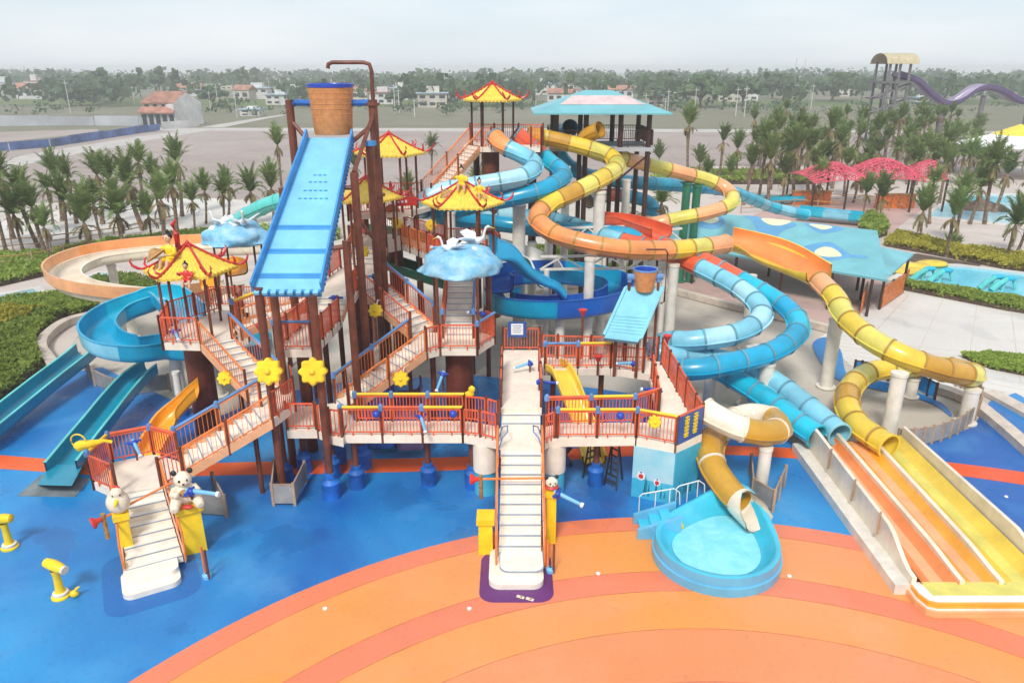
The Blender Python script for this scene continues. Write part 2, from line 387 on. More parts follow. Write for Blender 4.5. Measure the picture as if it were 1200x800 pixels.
# ------------------------------------------------------------------ ground and setting
def struct(name, poly, z, m, parent=None):
    return tag(MB().sheet(poly, z).build(name, m, parent), kind='structure')
def PX(pts, z=0.): return [W(a, b, z) for a, b in pts]
def smooth_poly(pts, z=0., n=8, closed=True):
    P = [W(a, b, z) if len(pt) == 2 else V(pt) for pt in pts for a, b in [pt[:2]]]; out = []; k = len(P)
    for i in range(k if closed else k - 1):
        g = lambda j: P[(i + j) % k] if closed else P[max(0, min(k - 1, i + j))]
        p0, p1, p2, p3 = g(-1), g(0), g(1), g(2)
        for q in range(n):
            t = q / n
            out.append(.5 * ((2*p1) + (p2 - p0)*t + (2*p0 - 5*p1 + 4*p2 - p3)*t*t + (3*p1 - p0 - 3*p2 + p3)*t**3))
    if not closed: out.append(P[-1])
    return out
def ribbon(pts, w0, w1, z, n=10):
    """flat strip along a smooth line given by pixel pairs (upper edge y, lower edge y)"""
    a = smooth_poly([(x, y0) for x, y0, y1 in pts], 0, n, False); b = smooth_poly([(x, y1) for x, y0, y1 in pts], 0, n, False)
    return MB().grid([[V((p.x, p.y, z)) for p in a], [V((p.x, p.y, z)) for p in b]])
tag(MB().sheet([(-2600, -60), (2600, -60), (2600, 2600), (-2600, 2600)], -.09).build('ground', 'field_green'), kind='structure')
struct('bare_field', PX([(-400, 250), (-200, 190), (60, 163), (240, 150), (560, 152), (900, 152), (1300, 165), (1700, 230)]), -.08, 'field_soil')
struct('side_field', PX([(-500, 178), (-120, 158), (115, 151), (115, 155), (-300, 196)]), -.076, 'field_soil')
struct('dirt_road', PX([(-300, 232), (-20, 193), (30, 181), (160, 160), (232, 150), (248, 152), (175, 164), (40, 190), (0, 200), (-300, 250)]), -.07, 'dirt_road')
struct('cross_road', PX([(180, 149.5), (560, 150), (1000, 152), (1400, 156), (1400, 160), (1000, 155.5), (560, 153.5), (180, 153)]), -.066, 'dirt_road')
struct('lane', PX([(235, 149), (300, 138.5), (340, 133), (346, 133), (312, 139), (262, 149)]), -.06, 'dirt_road')
struct('canal', PX([(-700, 143), (-20, 135), (165, 137), (165, 146), (-700, 156)]), -.05, 'water_canal')
struct('far_meadow', PX([(-300, 113), (600, 118), (1500, 116), (1500, 121), (600, 126), (-300, 122)]), -.07, 'lawn')
struct('park_paving', [(-95, 12), (95, 12), (95, 92), (40, 100), (-60, 88), (-95, 86)], -.04, 'concrete')
struct('far_paving', PX([(700, 215), (830, 195), (1400, 195), (1500, 330), (1000, 330)]), -.034, 'path_stone')
struct('left_path', PX([(-150, 300), (-20, 262), (160, 232), (250, 232), (320, 238), (320, 262), (180, 275), (60, 290), (-100, 330)]), -.034, 'plaza')
struct('left_garden', PX([(-200, 400), (-100, 305), (60, 280), (180, 270), (320, 262), (400, 300), (280, 330), (60, 345), (100, 380), (60, 440), (-200, 560)]), -.03, 'path_stone')
struct('plaza', PX([(960, 395), (1020, 358), (1060, 338), (1120, 345), (1330, 375), (1500, 470), (1400, 560), (1180, 470), (1100, 452), (1000, 430)]), -.028, 'plaza')
struct('terrace', PX([(780, 330), (830, 300), (1080, 330), (1035, 362), (985, 388), (880, 370)]), -.031, 'pink_paving')
struct('pink_court', PX([(860, 262), (930, 232), (1090, 238), (1040, 275), (960, 290)]), -.024, 'pink_paving')
# blue rubber floor
blue = [(-700, 900), (-300, 545), (-60, 520), (0, 470), (60, 440), (120, 430), (150, 445), (205, 470), (250, 490), (330, 460), (420, 445), (560, 440), (700, 455), (800, 470), (850, 490),
        (905, 500), (930, 520), (1000, 532), (1080, 522), (1140, 500), (1160, 470), (1190, 460), (1300, 520), (1900, 900), (1200, 1150), (-100, 1150)]
tag(MB().sheet([W(a, min(b, 1100), 0) for a, b in blue], 0).build('rubber_floor', 'blue_rubber'), kind='structure')
tag(MB().sheet(smooth_poly([(952, 405), (968, 395), (985, 410), (995, 440), (1040, 448), (1100, 470), (1115, 488), (1085, 470), (1010, 452), (975, 440)]), .002).build('wading_channel', 'blue_rubber'), kind='structure')
tag(ribbon([(-420, 500, 514), (-200, 514, 530), (-60, 527, 544), (0, 533, 549), (150, 543, 558), (300, 541, 556), (420, 538, 554), (564, 534, 549), (690, 524, 537), (780, 521, 533), (860, 522, 533), (930, 525, 537), (1010, 531, 544), (1100, 540, 554), (1200, 553, 568), (1290, 568, 584), (1450, 598, 616), (1650, 645, 668)], 0, 0, .004).build('orange_stripe', 'red_rubber'), kind='structure')
OC = (5.19, 3.7)
def disc(r0, r1, z, m, name):
    n = 160
    if r0 <= 0:
        b = MB().sheet([(OC[0] + r1*math.cos(2*math.pi*i/n), OC[1] + r1*math.sin(2*math.pi*i/n)) for i in range(n)], z)
    else:
        b = MB().grid([[V((OC[0] + r*math.cos(2*math.pi*i/n), OC[1] + r*math.sin(2*math.pi*i/n), z)) for i in range(n)] for r in (r0, r1)], True)
    tag(b.build(name, m), kind='structure')
disc(18.15, 18.97, .004, 'salmon_rubber', 'orange_ring')
disc(15.93, 18.15, .005, 'yellow_rubber', 'yellow_ring')
disc(14.98, 15.93, .006, 'salmon_rubber', 'orange_ring')
disc(13.35, 14.98, .007, 'yellow_rubber', 'yellow_ring')
disc(11.4, 13.35, .008, 'orange_rubber', 'orange_ring')
disc(8.5, 11.4, .009, 'salmon_rubber', 'orange_ring')
disc(0, 8.5, .010, 'yellow_rubber', 'yellow_circle')
for k_, r_ in enumerate((18.15, 15.93, 14.98, 13.35, 11.4)):
    n = 200; tag(MB().grid([[V((OC[0] + q*math.cos(2*math.pi*i/n), OC[1] + q*math.sin(2*math.pi*i/n), .0125)) for i in range(n)] for q in (r_ - .009, r_ + .009)], True).build('floor_seam', 'seam_line'), kind='structure')
# pads below the stairs
def rrect(x0, x1, y0, y1, r, n=6):
    o = []
    for cx, cy, a in ((x1-r, y0+r, -90), (x1-r, y1-r, 0), (x0+r, y1-r, 90), (x0+r, y0+r, 180)):
        for k in range(n + 1): t = R(a + 90*k/n); o.append(V((cx + r*math.cos(t), cy + r*math.sin(t))))
    return o
struct('stair_pad', rrect(-1.0, 1.27, 18.15, 20.6, .45), .014, 'purple_rubber')
def rot2(p, a, c=(0, 0)): return V((c[0] + p[0]*math.cos(a) - p[1]*math.sin(a), c[1] + p[0]*math.sin(a) + p[1]*math.cos(a)))
S2A = math.atan2(.79, 1.41)   # heading of the left stairs' width direction
struct('stair_pad', [rot2((p.x, p.y), S2A, (-10.9, 18.55)) for p in rrect(-1.35, 1.35, -.65, 2.6, .6)], .006, 'blue_rubber_dark')
tag(MB().prism(PX([(20, 581), (88, 582), (106, 561), (48, 557)]), 0, .02).build('drain_mat', 'mesh_grey'), 'flat grey slatted mat under the end of the teal slide', 'mat')
# joints between the plaza slabs
for k in range(9):
    a, b = W(985, 392 - 4.2*k + 30, 0), W(1330, 458 - 9.5*k + 30, 0)
    if k < 7: tag(MB().beam(V((a.x, a.y, -.026)), V((b.x, b.y, -.026)), .05, .004).build('plaza_joint', 'kerb_stone'), kind='structure')
for k in range(7):
    a, b = W(1065 + 40*k, 345 + 6*k, 0), W(1010 + 62*k, 405 + 14*k, 0)
    tag(MB().beam(V((a.x, a.y, -.0235)), V((b.x, b.y, -.0235)), .05, .004).build('plaza_joint', 'kerb_stone'), kind='structure')
# concrete kerbs
def kerb(name, label, pts, w, h, m='kerb_stone', closed=False):
    P = smooth_poly(pts, 0, 8, closed); fr = frames(P); rows = []
    for p, t, a, b in fr:
        a = V((t.y, -t.x, 0)).normalized(); rows.append([p - a*w/2, p - a*w/2 + V((0, 0, h)), p + a*w/2 + V((0, 0, h)), p + a*w/2])
    if closed: rows.append(rows[0])
    return tag(MB().grid(rows).build(name, m), label, 'kerb')
kerb('planter_kerb', 'curved beige stone kerb wrapping around the left hedge bed', [(140, 366), (110, 373), (78, 382), (56, 398), (50, 412), (58, 425), (66, 437)], .55, .45)
kerb('concrete_kerb', 'long pale kerb behind the blue ring slide', [(560, 372), (620, 348), (680, 336), (760, 338), (860, 362), (930, 378), (985, 392)], .5, .4)
kerb('plaza_kerb', 'pale kerb between the white plaza and the blue floor', [(1085, 455), (1130, 470), (1170, 500), (1215, 540)], .6, .35)
kerb('step_kerb', 'low cream step at the edge of the white plaza', [(1160, 462), (1190, 478), (1230, 500)], .8, .2)
kerb('pool_kerb', 'white coping along the near side of the rectangular pool', [(1048, 333), (1100, 341), (1180, 352), (1290, 372)], .6, .25)
# ------------------------------------------------------------------ building blocks of the play structure
MESH = {}
def shared(key, fn):
    if key not in MESH: MESH[key] = fn()
    return MESH[key]
def post_mesh(h, r, m):
    return shared(('post', round(h, 2), r, m), lambda: MB().cyl((0, 0, 0), (0, 0, h), r, n=8).mesh('post', m, smooth=True))
def coupling_mesh(m='pipe_blue'):
    return shared(('coupling', m), lambda: MB().cyl((0, 0, -.09), (0, 0, .09), .1, n=8).ball((0, 0, .09), .085, 8, 5).mesh('coupling', m, smooth=True))
def rail_panel(p, q, h, m, bw=.027, sp=.118):
    b = MB(); d = q - p; L = V((d.x, d.y)).length; n = max(2, int(L / sp)); u = V((0, 0, 1))
    b.beam(p + u*h, q + u*h, .06, .05); b.beam(p + u*.14, q + u*.14, .04, .04)
    e = d / n
    for i in range(n + 1):
        a = p + e * i; w = .05 if i in (0, n) else bw
        s = V((-d.y, d.x, 0)).normalized() * w / 2; t = V((d.x, d.y, 0)).normalized() * w / 2
        z0, z1 = a + u*.12, a + u*h
        vs = [z0-s-t, z0+s-t, z0+s+t, z0-s+t, z1-s-t, z1+s-t, z1+s+t, z1-s+t]
        b.add(vs, [(0, 1, 5, 4), (1, 2, 6, 5), (2, 3, 7, 6), (3, 0, 4, 7)])
    for f in (.25, .75):
        a = p + d * f; b.beam(a + u*.15, a - u*.05, .05, .05)
    return b
def railing(root, pts, h=1.05, m='rail_red', pipes=None, maxlen=1.75, posts=True, pm='post_brown', couple=False, drop=.3, bw=.027, sp=.118):
    pts = [V(p) for p in pts]; k = 0
    for a, c in zip(pts[:-1], pts[1:]):
        L = (c - a).length; n = max(1, math.ceil(L / maxlen))
        for i in range(n):
            p, q = a.lerp(c, i/n), a.lerp(c, (i+1)/n); g = (q - p).normalized() * .07
            rail_panel(p + g, q - g, h, m, bw, sp).build('railing_panel', m, root)
            if posts: place(post_mesh(h + .1 + drop, .055, pm), 'post', root, p - V((0, 0, drop)))
            if pipes:
                pm_ = pipes[k % len(pipes)]
                if pm_: MB().cyl(p + V((0, 0, h + .09)), q + V((0, 0, h + .09)), .055, n=8).build('spray_pipe', pm_, root, True)
                place(coupling_mesh(), 'coupling', root, p + V((0, 0, h + .05)))
            k += 1
    if posts: place(post_mesh(h + .1 + drop, .055, pm), 'post', root, pts[-1] - V((0, 0, drop)))
def guarded_post(root, x, y, z1, r=.12, guard=True, m='post_brown', gr=.3, gh=.95):
    o = MB().cyl((x, y, 0), (x, y, z1), r, n=12).build('support_post', m, root, True)
    if guard:
        g = MB().lathe([(gr, 0), (gr, gh*.62), (gr*1.04, gh*.64), (gr*1.04, gh*.7), (gr*.86, gh*.76), (gr*.62, gh*.82), (gr*.6, gh), (r, gh)], (x, y, 0), 18)
        g.build('base_guard', 'blue_guard', o, True)
    return o
def centroid(poly): return sum((V((p[0], p[1])) for p in poly), V((0, 0))) / len(poly)
def platform(label, poly, z, rails=(), posts=(), th=.3, m='cream_deck', name='deck_platform', zs=None):
    c = centroid(poly); t = thing(name, label, 'platform', (c.x, c.y, 0))
    zt = zs or z; zb = [q - th for q in zs] if zs else z - th
    MB().prism(poly, zb, zt).build('deck_slab', m, t)
    for r in rails:
        kw = dict(r[1]) if isinstance(r, tuple) and isinstance(r[1], dict) else {}
        pts = r[0] if kw or (isinstance(r, tuple) and isinstance(r[1], dict)) else r
        railing(t, [V((p[0], p[1], p[2] if len(p) > 2 else z)) for p in pts], **kw)
    for p in posts:
        x, y = p[0], p[1]; kw = p[2] if len(p) > 2 else {}
        guarded_post(t, x, y, (z if zs is None else min(zs)) - th + .02, **kw)
    return t
def staircase(label, a0, b0, a1, b1, z0, z1, n, rails=(1, 1), h=1.0, stringer='peach_edge', rm='rail_orange', pipes=(None, None), sm='cream_step', legs=(), closed=True, over=.0):
    a0, b0, a1, b1 = [V((p[0], p[1])) for p in (a0, b0, a1, b1)]
    c = (a0 + b0) / 2; t = thing('staircase', label, 'stairs', (c.x, c.y, z0)); rise = (z1 - z0) / n
    wdir = (b0 - a0).normalized()
    for i in range(n):
        z = z0 + rise * (i + 1); f0, f1 = i / n, (i + 1) / n
        p = [lerp2(a0, a1, f0), lerp2(b0, b1, f0), lerp2(b0, b1, f1), lerp2(a0, a1, f1)]
        st = MB().prism(p, z - rise - .04, z).build('step', sm, t)
        d = (p[3] - p[0]).normalized() * .045
        MB().prism([p[0] - d*.2, p[1] - d*.2, p[1] + d*.7, p[0] + d*.7], z - .022, z + .005).build('nosing', 'nosing', st)
    for (s0, s1, sg, on, pp) in ((a0, a1, -1, rails[0], pipes[0]), (b0, b1, 1, rails[1], pipes[1])):
        o = wdir * sg * .035; q = wdir * sg * .075
        lo, hi = (s0 + o), (s1 + o); lo2, hi2 = s0 + q, s1 + q
        A, B_ = .07, -.27
        MB().hexa([(lo.x, lo.y, z0 + rise + B_), (hi.x, hi.y, z1 + B_), (hi2.x, hi2.y, z1 + B_), (lo2.x, lo2.y, z0 + rise + B_),
                   (lo.x, lo.y, z0 + rise + A), (hi.x, hi.y, z1 + A), (hi2.x, hi2.y, z1 + A), (lo2.x, lo2.y, z0 + rise + A)]).build('stringer', stringer, t)
        if on:
            railing(t, [V((lo.x, lo.y, z0 + rise*.8)), V((hi.x, hi.y, z1))], h, rm, [pp] if pp else None, maxlen=3.2, bw=.017, sp=.15)
    for (x, y, zz) in legs: guarded_post(t, x, y, zz, .09, False)
    return t
# ------------------------------------------------------------------ the big water play structure
zA, zB, zP2, zL, zP3, zP5, zP6, zPB, zP7, zTW = 2.4, 3.0, 1.62, 3.24, 4.86, 4.0, 5.58, 6.3, 8.0, 10.7
# central front stairs: two rounded slabs, main flight, landing, three steps, long walkway
xa, xb = -.62, .86
yv = lambda py, z: W(600, py, z).y
yS = [yv(691, 0), yv(676, .2), yv(640, .6), yv(533.5, 2.4), yv(496, 2.6), yv(486, 2.8), yv(478, 3.0), yv(410, 3.0)]
tr_ = (yS[3] - yS[2]) / 9
cs = thing('staircase', 'straight cream staircase rising from the purple pad to the central walkway', 'stairs', (.1, 18.7, 0))
MB().prism(rrect(-.72, .98, yS[0], 20.6, .35), .0, .2).build('bottom_slab', 'cream_step', cs)
MB().prism(rrect(-.38, .98, yS[1], 20.5, .3), .2, .37).build('bottom_slab', 'cream_step', cs)
MB().prism(rrect(-.395, .995, yS[1] - .015, 20.4, .3), .37, .40).build('nosing', 'nosing', cs)
MB().prism(rrect(-.37, .97, yS[1] + .03, 20.3, .3), .40, .406).build('tread', 'cream_step', cs)
for i in range(10):
    z = .6 + .2*i; y0 = yS[2] + tr_*i; x0, x1 = -.42 + .005*i, .93 + .009*i
    st = MB().box(x0, x1, y0, y0 + tr_ + .05, z - .26, z).build('step', 'cream_step', cs)
    MB().box(x0 - .004, x1 + .004, y0 - .012, y0 + .04, z - .025, z + .006).build('nosing', 'nosing', st)
MB().box(-.40, 1.04, yS[3] + tr_ + .051, yS[4] + .02, 2.1, 2.397).build('landing', 'cream_deck', cs)
for i in range(2):
    z = 2.6 + .2*i; y0 = yS[4 + i]
    st = MB().box(-.39 - .003*i, 1.06 + .003*i, y0, yS[5 + i] + .03, z - .26, z).build('step', 'cream_step', cs)
    MB().box(-.395, 1.066, y0 - .012, y0 + .04, z - .025, z + .006).build('nosing', 'nosing', st)
for x in (-.5, 1.04):
    y0, y1 = yS[2] - .05, yS[3]
    MB().hexa([(x-.03, y0, .2), (x+.03, y0, .2), (x+.03, y1, 2.05), (x-.03, y1, 2.05), (x-.03, y0, .66), (x+.03, y0, .66), (x+.03, y1, 2.5), (x-.03, y1, 2.5)]).build('stringer', 'peach_edge', cs)
    MB().pipe([(x, y0 - .35, .1), (x, y0 - .35, 1.3), (x, y0, 1.6), (x, y1, 3.4), (x, y1 + .3, 3.4), (x, y1 + .3, 2.3)], .035, 8).build('handrail', 'rail_orange', cs, True)
    for q in (.25, .5, .78): MB().cyl((x, y0 + (y1-y0)*q, .5 + 1.8*q), (x, y0 + (y1-y0)*q, 1.6 + 1.8*q), .022, n=6).build('post', 'rail_orange', cs, True)
y1 = yS[3] + .5
for s, x in ((-1, -.46), (1, 1.06)):      # hooped handles on the landing
    MB().pipe([(x, y1, 2.39), (x - s*.12, y1 + .05, 2.8), (x - s*.3, y1 + .2, 2.95), (x - s*.3, y1 + .7, 2.95), (x - s*.12, y1 + .9, 2.8), (x, y1 + .95, 2.39)], .025, 6).build('grab_handle', 'pipe_blue', cs, True)
for x in (-.3, .9):
    for y in (yS[3] + .5, yS[4] - .3): guarded_post(cs, x, y, 2.12, .1, False)
YW0, YW1 = yS[6], yS[7]
platform('long cream walkway running straight back from the central stairs', [(-.42, YW0), (1.12, YW0), (1.27, YW1), (-.4, YW1)], zB,
         rails=[([(-.40, YW1 - .05), (1.25, YW1 - .05)], dict()), ([(1.1, YW0 + .1), (1.15, 29.0)], dict(maxlen=1.9)), ([(-.42, YW0 + .1), (-.42, 29.2)], dict(m='rail_red', maxlen=1.8))],
         posts=[(-.2, 27.5), (1.0, 28.6), (-.2, 30.8), (1.0, 30.8)])
# orange cross bar with red horn, yellow plinths beside the stairs
def plinth(label, c, w, d, h, rz=0, taper=.9):
    t = thing('plinth', label, 'plinth', (c[0], c[1], 0))
    p = lambda w_, d_: [rot2(q, rz, c) for q in ((-w_/2, -d_/2), (w_/2, -d_/2), (w_/2, d_/2), (-w_/2, d_/2))]
    lo, hi = p(w * taper, d * taper), p(w * taper * .96, d * taper * .96)
    MB().hexa([(q.x, q.y, 0) for q in lo] + [(q.x, q.y, h - .18) for q in hi]).build('shaft', 'yellow_plastic', t)
    MB().prism(p(w * 1.12, d * 1.12), h - .19, h).build('cap', 'yellow_plastic', t)
    return t
plinth('square yellow plinth with a flat cap left of the central stairs', (-.86, 20.75), .52, .6, 1.35)
plinth('slim yellow plinth right of the central stairs under a panda head', (1.3, 21.3), .36, .5, 2.0)
plinth('yellow plinth carrying the seated panda statue beside the left stairs', (-10.55, 20.85), .75, .7, 1.75, S2A)
plinth('narrow yellow plinth left of the left stairs below the white bird', (-12.35, 20.1), .42, .5, 1.9, S2A)
# ------- front left ring deck and its neighbours
YF = W(480, 519, zA - .3).y; YB = W(480, 493, zA).y; XL = W(400, 519, zA - .3).x
platform('cream deck with yellow-topped railing left of the central landing', [(XL, YF), (-1.75, YF), (-.41, YF - .5), (-.41, YB - .5), (-1.75, YB), (XL, YB)], zA,
         rails=[([(XL + .05, YF + .03), (-1.8, YF + .03)], dict(pipes=['pipe_yellow', 'rail_red', 'pipe_yellow'], m='rail_red')),
                ([(-1.8, YF + .03), (-1.15, YF - .1), (-.52, YF - .45)], dict(maxlen=1.0)),
                ([(-5.9, YB - .04), (-1.8, YB - .04)], dict(pipes=['pipe_yellow'])), ([(-1.8, YB - .04), (-.95, YB - .25), (-.5, YB - .6)], dict())],
         posts=[(-5.9, 24.7), (-3.2, 24.9), (-1.5, 24.7)])
platform('small cream deck below the two yellow flowers with blue-eyed railing', [W(336, 505, zA), W(372, 505, zA), W(388, 512, zA), W(402, 515, zA), (XL, YB), (-8.3, 26.9), (-9.1, 26.6)], zA,
         rails=[([W(337, 503, zA), W(371, 503, zA)], dict()), ([W(373, 505, zA), W(387, 510, zA), W(401, 512, zA)], dict())],
         posts=[(-8.2, 25.9), (-7.0, 25.5)])
# ------- front right ring deck with mural corner
FR1, FRc, FRe = W(745, 522, zA - .3), W(792, 531, zA - .3), W(822, 517, zA - .3); YFR = W(640, 522, zA - .3).y; YBR = W(700, 495, zA).y
platform('cream deck with yellow-topped railing right of the central landing', [(1.05, YFR - .5), (1.35, YFR - .1), (FR1.x, FR1.y), (FRc.x, FRc.y), (FRe.x, FRe.y), (FRe.x - .05, YBR), (1.9, YBR), (1.08, YBR - .45)], zA,
         rails=[([(1.12, YFR - .4), (1.55, YFR + .04)], dict(maxlen=.8)), ([(1.65, YFR + .04), (FR1.x, FR1.y + .04)], dict(pipes=['pipe_yellow', 'pipe_yellow'])),
                ([(FR1.x, FR1.y + .04), (FRc.x - .02, FRc.y + .05)], dict(pipes=['pipe_yellow'])),
                ([(1.3, YBR - .2), (4.6, YBR - .05)], dict(pipes=['rail_red', 'pipe_yellow'])), ([(4.6, YBR - .05), (5.6, YBR + .6)], dict(pipes=['rail_red']))],
         posts=[(1.7, 24.6), (3.2, 24.9)])
# right walkway (ramp) and back right deck
RO1, RI1 = W(777, 400, zB + 1.05), W(771, 440, zB)
platform('cream ramp with tall red railing climbing to the small bucket deck', [(5.6, YBR), (FRe.x - .05, YBR), (RO1.x, RO1.y), (RI1.x - .35, RI1.y)], zA,
         rails=[([(FRe.x - .04, FRe.y + .05, zA), (FRe.x - .08, YBR, zA), (RO1.x, RO1.y, zB)], dict(m='rail_red', maxlen=1.2, h=1.15)), ([(5.65, YBR + .55, zA), (RI1.x - .3, RI1.y - .2, zB)], dict(m='rail_red', maxlen=1.2))],
         posts=[(6.3, 27.5), (6.35, 24.8)], zs=[zA, zA, zB, zB])
BD0, BD1 = W(640, 440, zB - .3).y, W(750, 397, zB + 1.05).y
platform('cream deck with pale blue pipe railing below the small bucket', [(1.14, BD0), (4.2, BD0 + .05), (5.55, BD0 - .5), (RI1.x, RI1.y), (RO1.x, RO1.y + .3), (1.27, BD1 + .5)], zB + .006,
         rails=[([(1.4, BD0 + .05), (4.2, BD0 + .1)], dict(pipes=['pipe_blue', 'pipe_yellow'])), ([(4.2, BD0 + .1), (5.5, BD0 - .42)], dict()),
                ([(1.3, BD1 + .45), (2.0, BD1 + .35), (RO1.x - .1, BD1 + .1)], dict(m='rail_red', maxlen=1.6))],
         posts=[(1.8, 29.9), (3.9, 29.9), (6.1, 29.7)])
# mural wall below the corner
mw = thing('mural_wall', 'light blue painted wall with coral and fish under the deck corner', 'wall', (5.8, 24.0, 0))
mp = [(FR1.x - .05, FR1.y + .02), (FRc.x, FRc.y + .03), (FRe.x - .02, FRe.y + .03)]
for i in range(2):
    a, b = V(mp[i]), V(mp[i+1])
    for (z0, z1, mm) in ((0, .8, 'mural_low'), (.8, zA - .302, 'mural_top' if i == 0 else 'mural_low')):
        n = (b - a); n = V((n.y, -n.x)).normalized() * .04
        MB().prism([a + n, b + n, b - n, a - n], z0, z1).build('mural_panel', mm, mw)
    for k in range(9):
        f = .3 + .65 * rng.random() if i == 0 else rng.random(); p = a.lerp(b, f); n = V(((b - a).y, -(b - a).x)).normalized() * .05; hgt = .25 + .5 * rng.random()
        d = (b - a).normalized() * .03; z0 = .12 + .2 * rng.random()
        MB().add([(p + n - d).to_3d() + V((0, 0, z0)), (p + n + d).to_3d() + V((0, 0, z0)), (p + n + d*1.5).to_3d() + V((0, 0, z0 + hgt*.6)), (p + n + d*.4).to_3d() + V((0, 0, z0 + hgt)), (p + n - d*.2).to_3d() + V((0, 0, z0 + hgt*.5))], [(0, 1, 2, 3, 4)]).build('seaweed_print', 'mural_weed', mw)
a, b = V(mp[0]), V(mp[1]); dd = (b - a).normalized(); nn = V((dd.y, -dd.x)) * .05
for f, z, s in ((.22, .95, .15), (.62, .8, .13)):
    c = (a.lerp(b, f) + nn).to_3d() + V((0, 0, z)); d3 = dd.to_3d()
    circ = lambda r_, o=V((0, 0, 0)), e=1: [c + o + d3 * r_ * math.cos(2*math.pi*k/10) + V((0, 0, r_ * e * math.sin(2*math.pi*k/10))) for k in range(10)]
    MB().add(circ(s, e=1.3), [tuple(range(10))]).build('fish_print', 'paper', mw)
    MB().add([p + nn.to_3d()*.08 for p in circ(s*.62, V((0, 0, -.03)), 1.1)], [tuple(range(10))]).build('fish_print', 'statue_red', mw)
    MB().add([p + nn.to_3d()*.12 for p in circ(s*.3, V((0, 0, s*.9)), .7)], [tuple(range(10))]).build('fish_print', 'sign_blue', mw)
# sign panel on the corner
sg = thing('corner_sign', 'blue railing sign with yellow characters at the deck corner', 'sign', (6.4, 24.0, zA))
a, b = V((FRc.x + .03, FRc.y + .03)), V((FRe.x - .03, FRe.y + .03)); n_ = V(((b-a).y, -(b-a).x)).normalized()
MB().prism([a + n_*.02, b + n_*.02, b - n_*.02, a - n_*.02], zA + .02, zA + 1.12).build('board', 'sign_blue', sg)
MB().beam((a.x, a.y, zA + 1.15), (b.x, b.y, zA + 1.15), .06, .06).build('top_rail', 'rail_red', sg)
for cx in range(2):
    for cz in range(3):      # six block characters built of strokes
        g = MB(); o = a.lerp(b, .3 + .36*cx); z = zA + .24 + .27*cz
        e = (b - a).normalized()
        def stroke(x0, z0, x1, z1):
            p, q = o + e*x0 + n_*.03, o + e*x1 + n_*.03; g.beam((p.x, p.y, z + z0), (q.x, q.y, z + z1), .03, .07, up=(n_.x, n_.y, 0))
        for st in ((-.1, .22, .1, .22), (-.12, .12, .12, .12), (0, 0, 0, .25), (-.1, 0, .1, 0), (-.1, .05 + .02*cx, -.02, .1), (.1, .05, .02 + .02*cz, .1)): stroke(*st)
        g.build('character', 'sign_yellow', sg)
# pillars beside the landing: cream top over a blue printed base
for lab, x, y in (('round cream and blue pillar under the left corner of the landing', -1.0, YF + .15), ('round cream and blue pillar under the right corner of the landing', 1.55, YFR + .3)):
    t = thing('pillar', lab, 'pillar', (x, y, 0))
    MB().lathe([(.0, .0), (.42, 0), (.42, .95), (0, .95)], (x, y, 0), 20).build('base', 'mural_low', t, True)
    MB().lathe([(0, .951), (.45, .951), (.45, zA - .31), (0, zA - .31)], (x, y, 0), 20).build('shaft', 'cream_deck', t, True)
# ------- left entrance platform and stairs
P2 = [W(102, 533, 2.67), W(126, 511, 2.67), W(175, 502, 2.67), W(205, 510, 2.67), W(211, 527, 2.67), V((-11.93, 22.02, 0)), W(131, 545, 2.67)]
P2 = [V((p.x, p.y)) for p in P2]
platform('low cream platform with blue and red railings above the left stairs', P2, zP2,
         rails=[([P2[6], P2[0]], dict()), ([P2[0], P2[1]], dict(pipes=['pipe_yellow'])), ([P2[1], P2[2]], dict(pipes=['rail_red'])), ([P2[2], P2[3]], dict(pipes=['rail_red'])), ([P2[4], P2[5]], dict())],
         posts=[(-13.8, 22.8), (-12.2, 23.2)])
ls = staircase('cream staircase climbing from the dark blue pad to the left platform', (-11.98, 19.2), (-10.55, 19.95), (-13.12, 21.42), (-11.93, 22.02), .18, zP2, 8, rails=(0, 0), stringer='peach_edge')
for k, (y0, z0) in enumerate(((0, 0), (.38, .18))):
    MB().prism([rot2((p.x, p.y), S2A, (-10.9, 18.55)) for p in rrect(-.82 + .1*k, .82, y0, 1.35, .3)], z0 - .003*k, z0 + .18 - .006*k).build('bottom_slab', 'cream_step', ls)
for sx, p, q in ((-1, V((-12.05, 19.2)), V((-13.2, 21.4))), (1, V((-10.47, 19.98)), V((-11.85, 22.05)))):
    a = p.to_3d(); b = q.to_3d()
    MB().pipe([a + V((0, 0, .2)), a + V((0, 0, 1.25)), b + V((0, 0, 2.6)), b + V((0, 0, 1.6))], .035, 8).build('handrail', 'rail_orange', ls, True)
    for f in (.33, .66):
        c = a.lerp(b, f); MB().cyl(c + V((0, 0, .2 + 1.3*f)), c + V((0, 0, 1.25 + 1.35*f)), .02, n=6).build('post', 'rail_orange', ls, True)
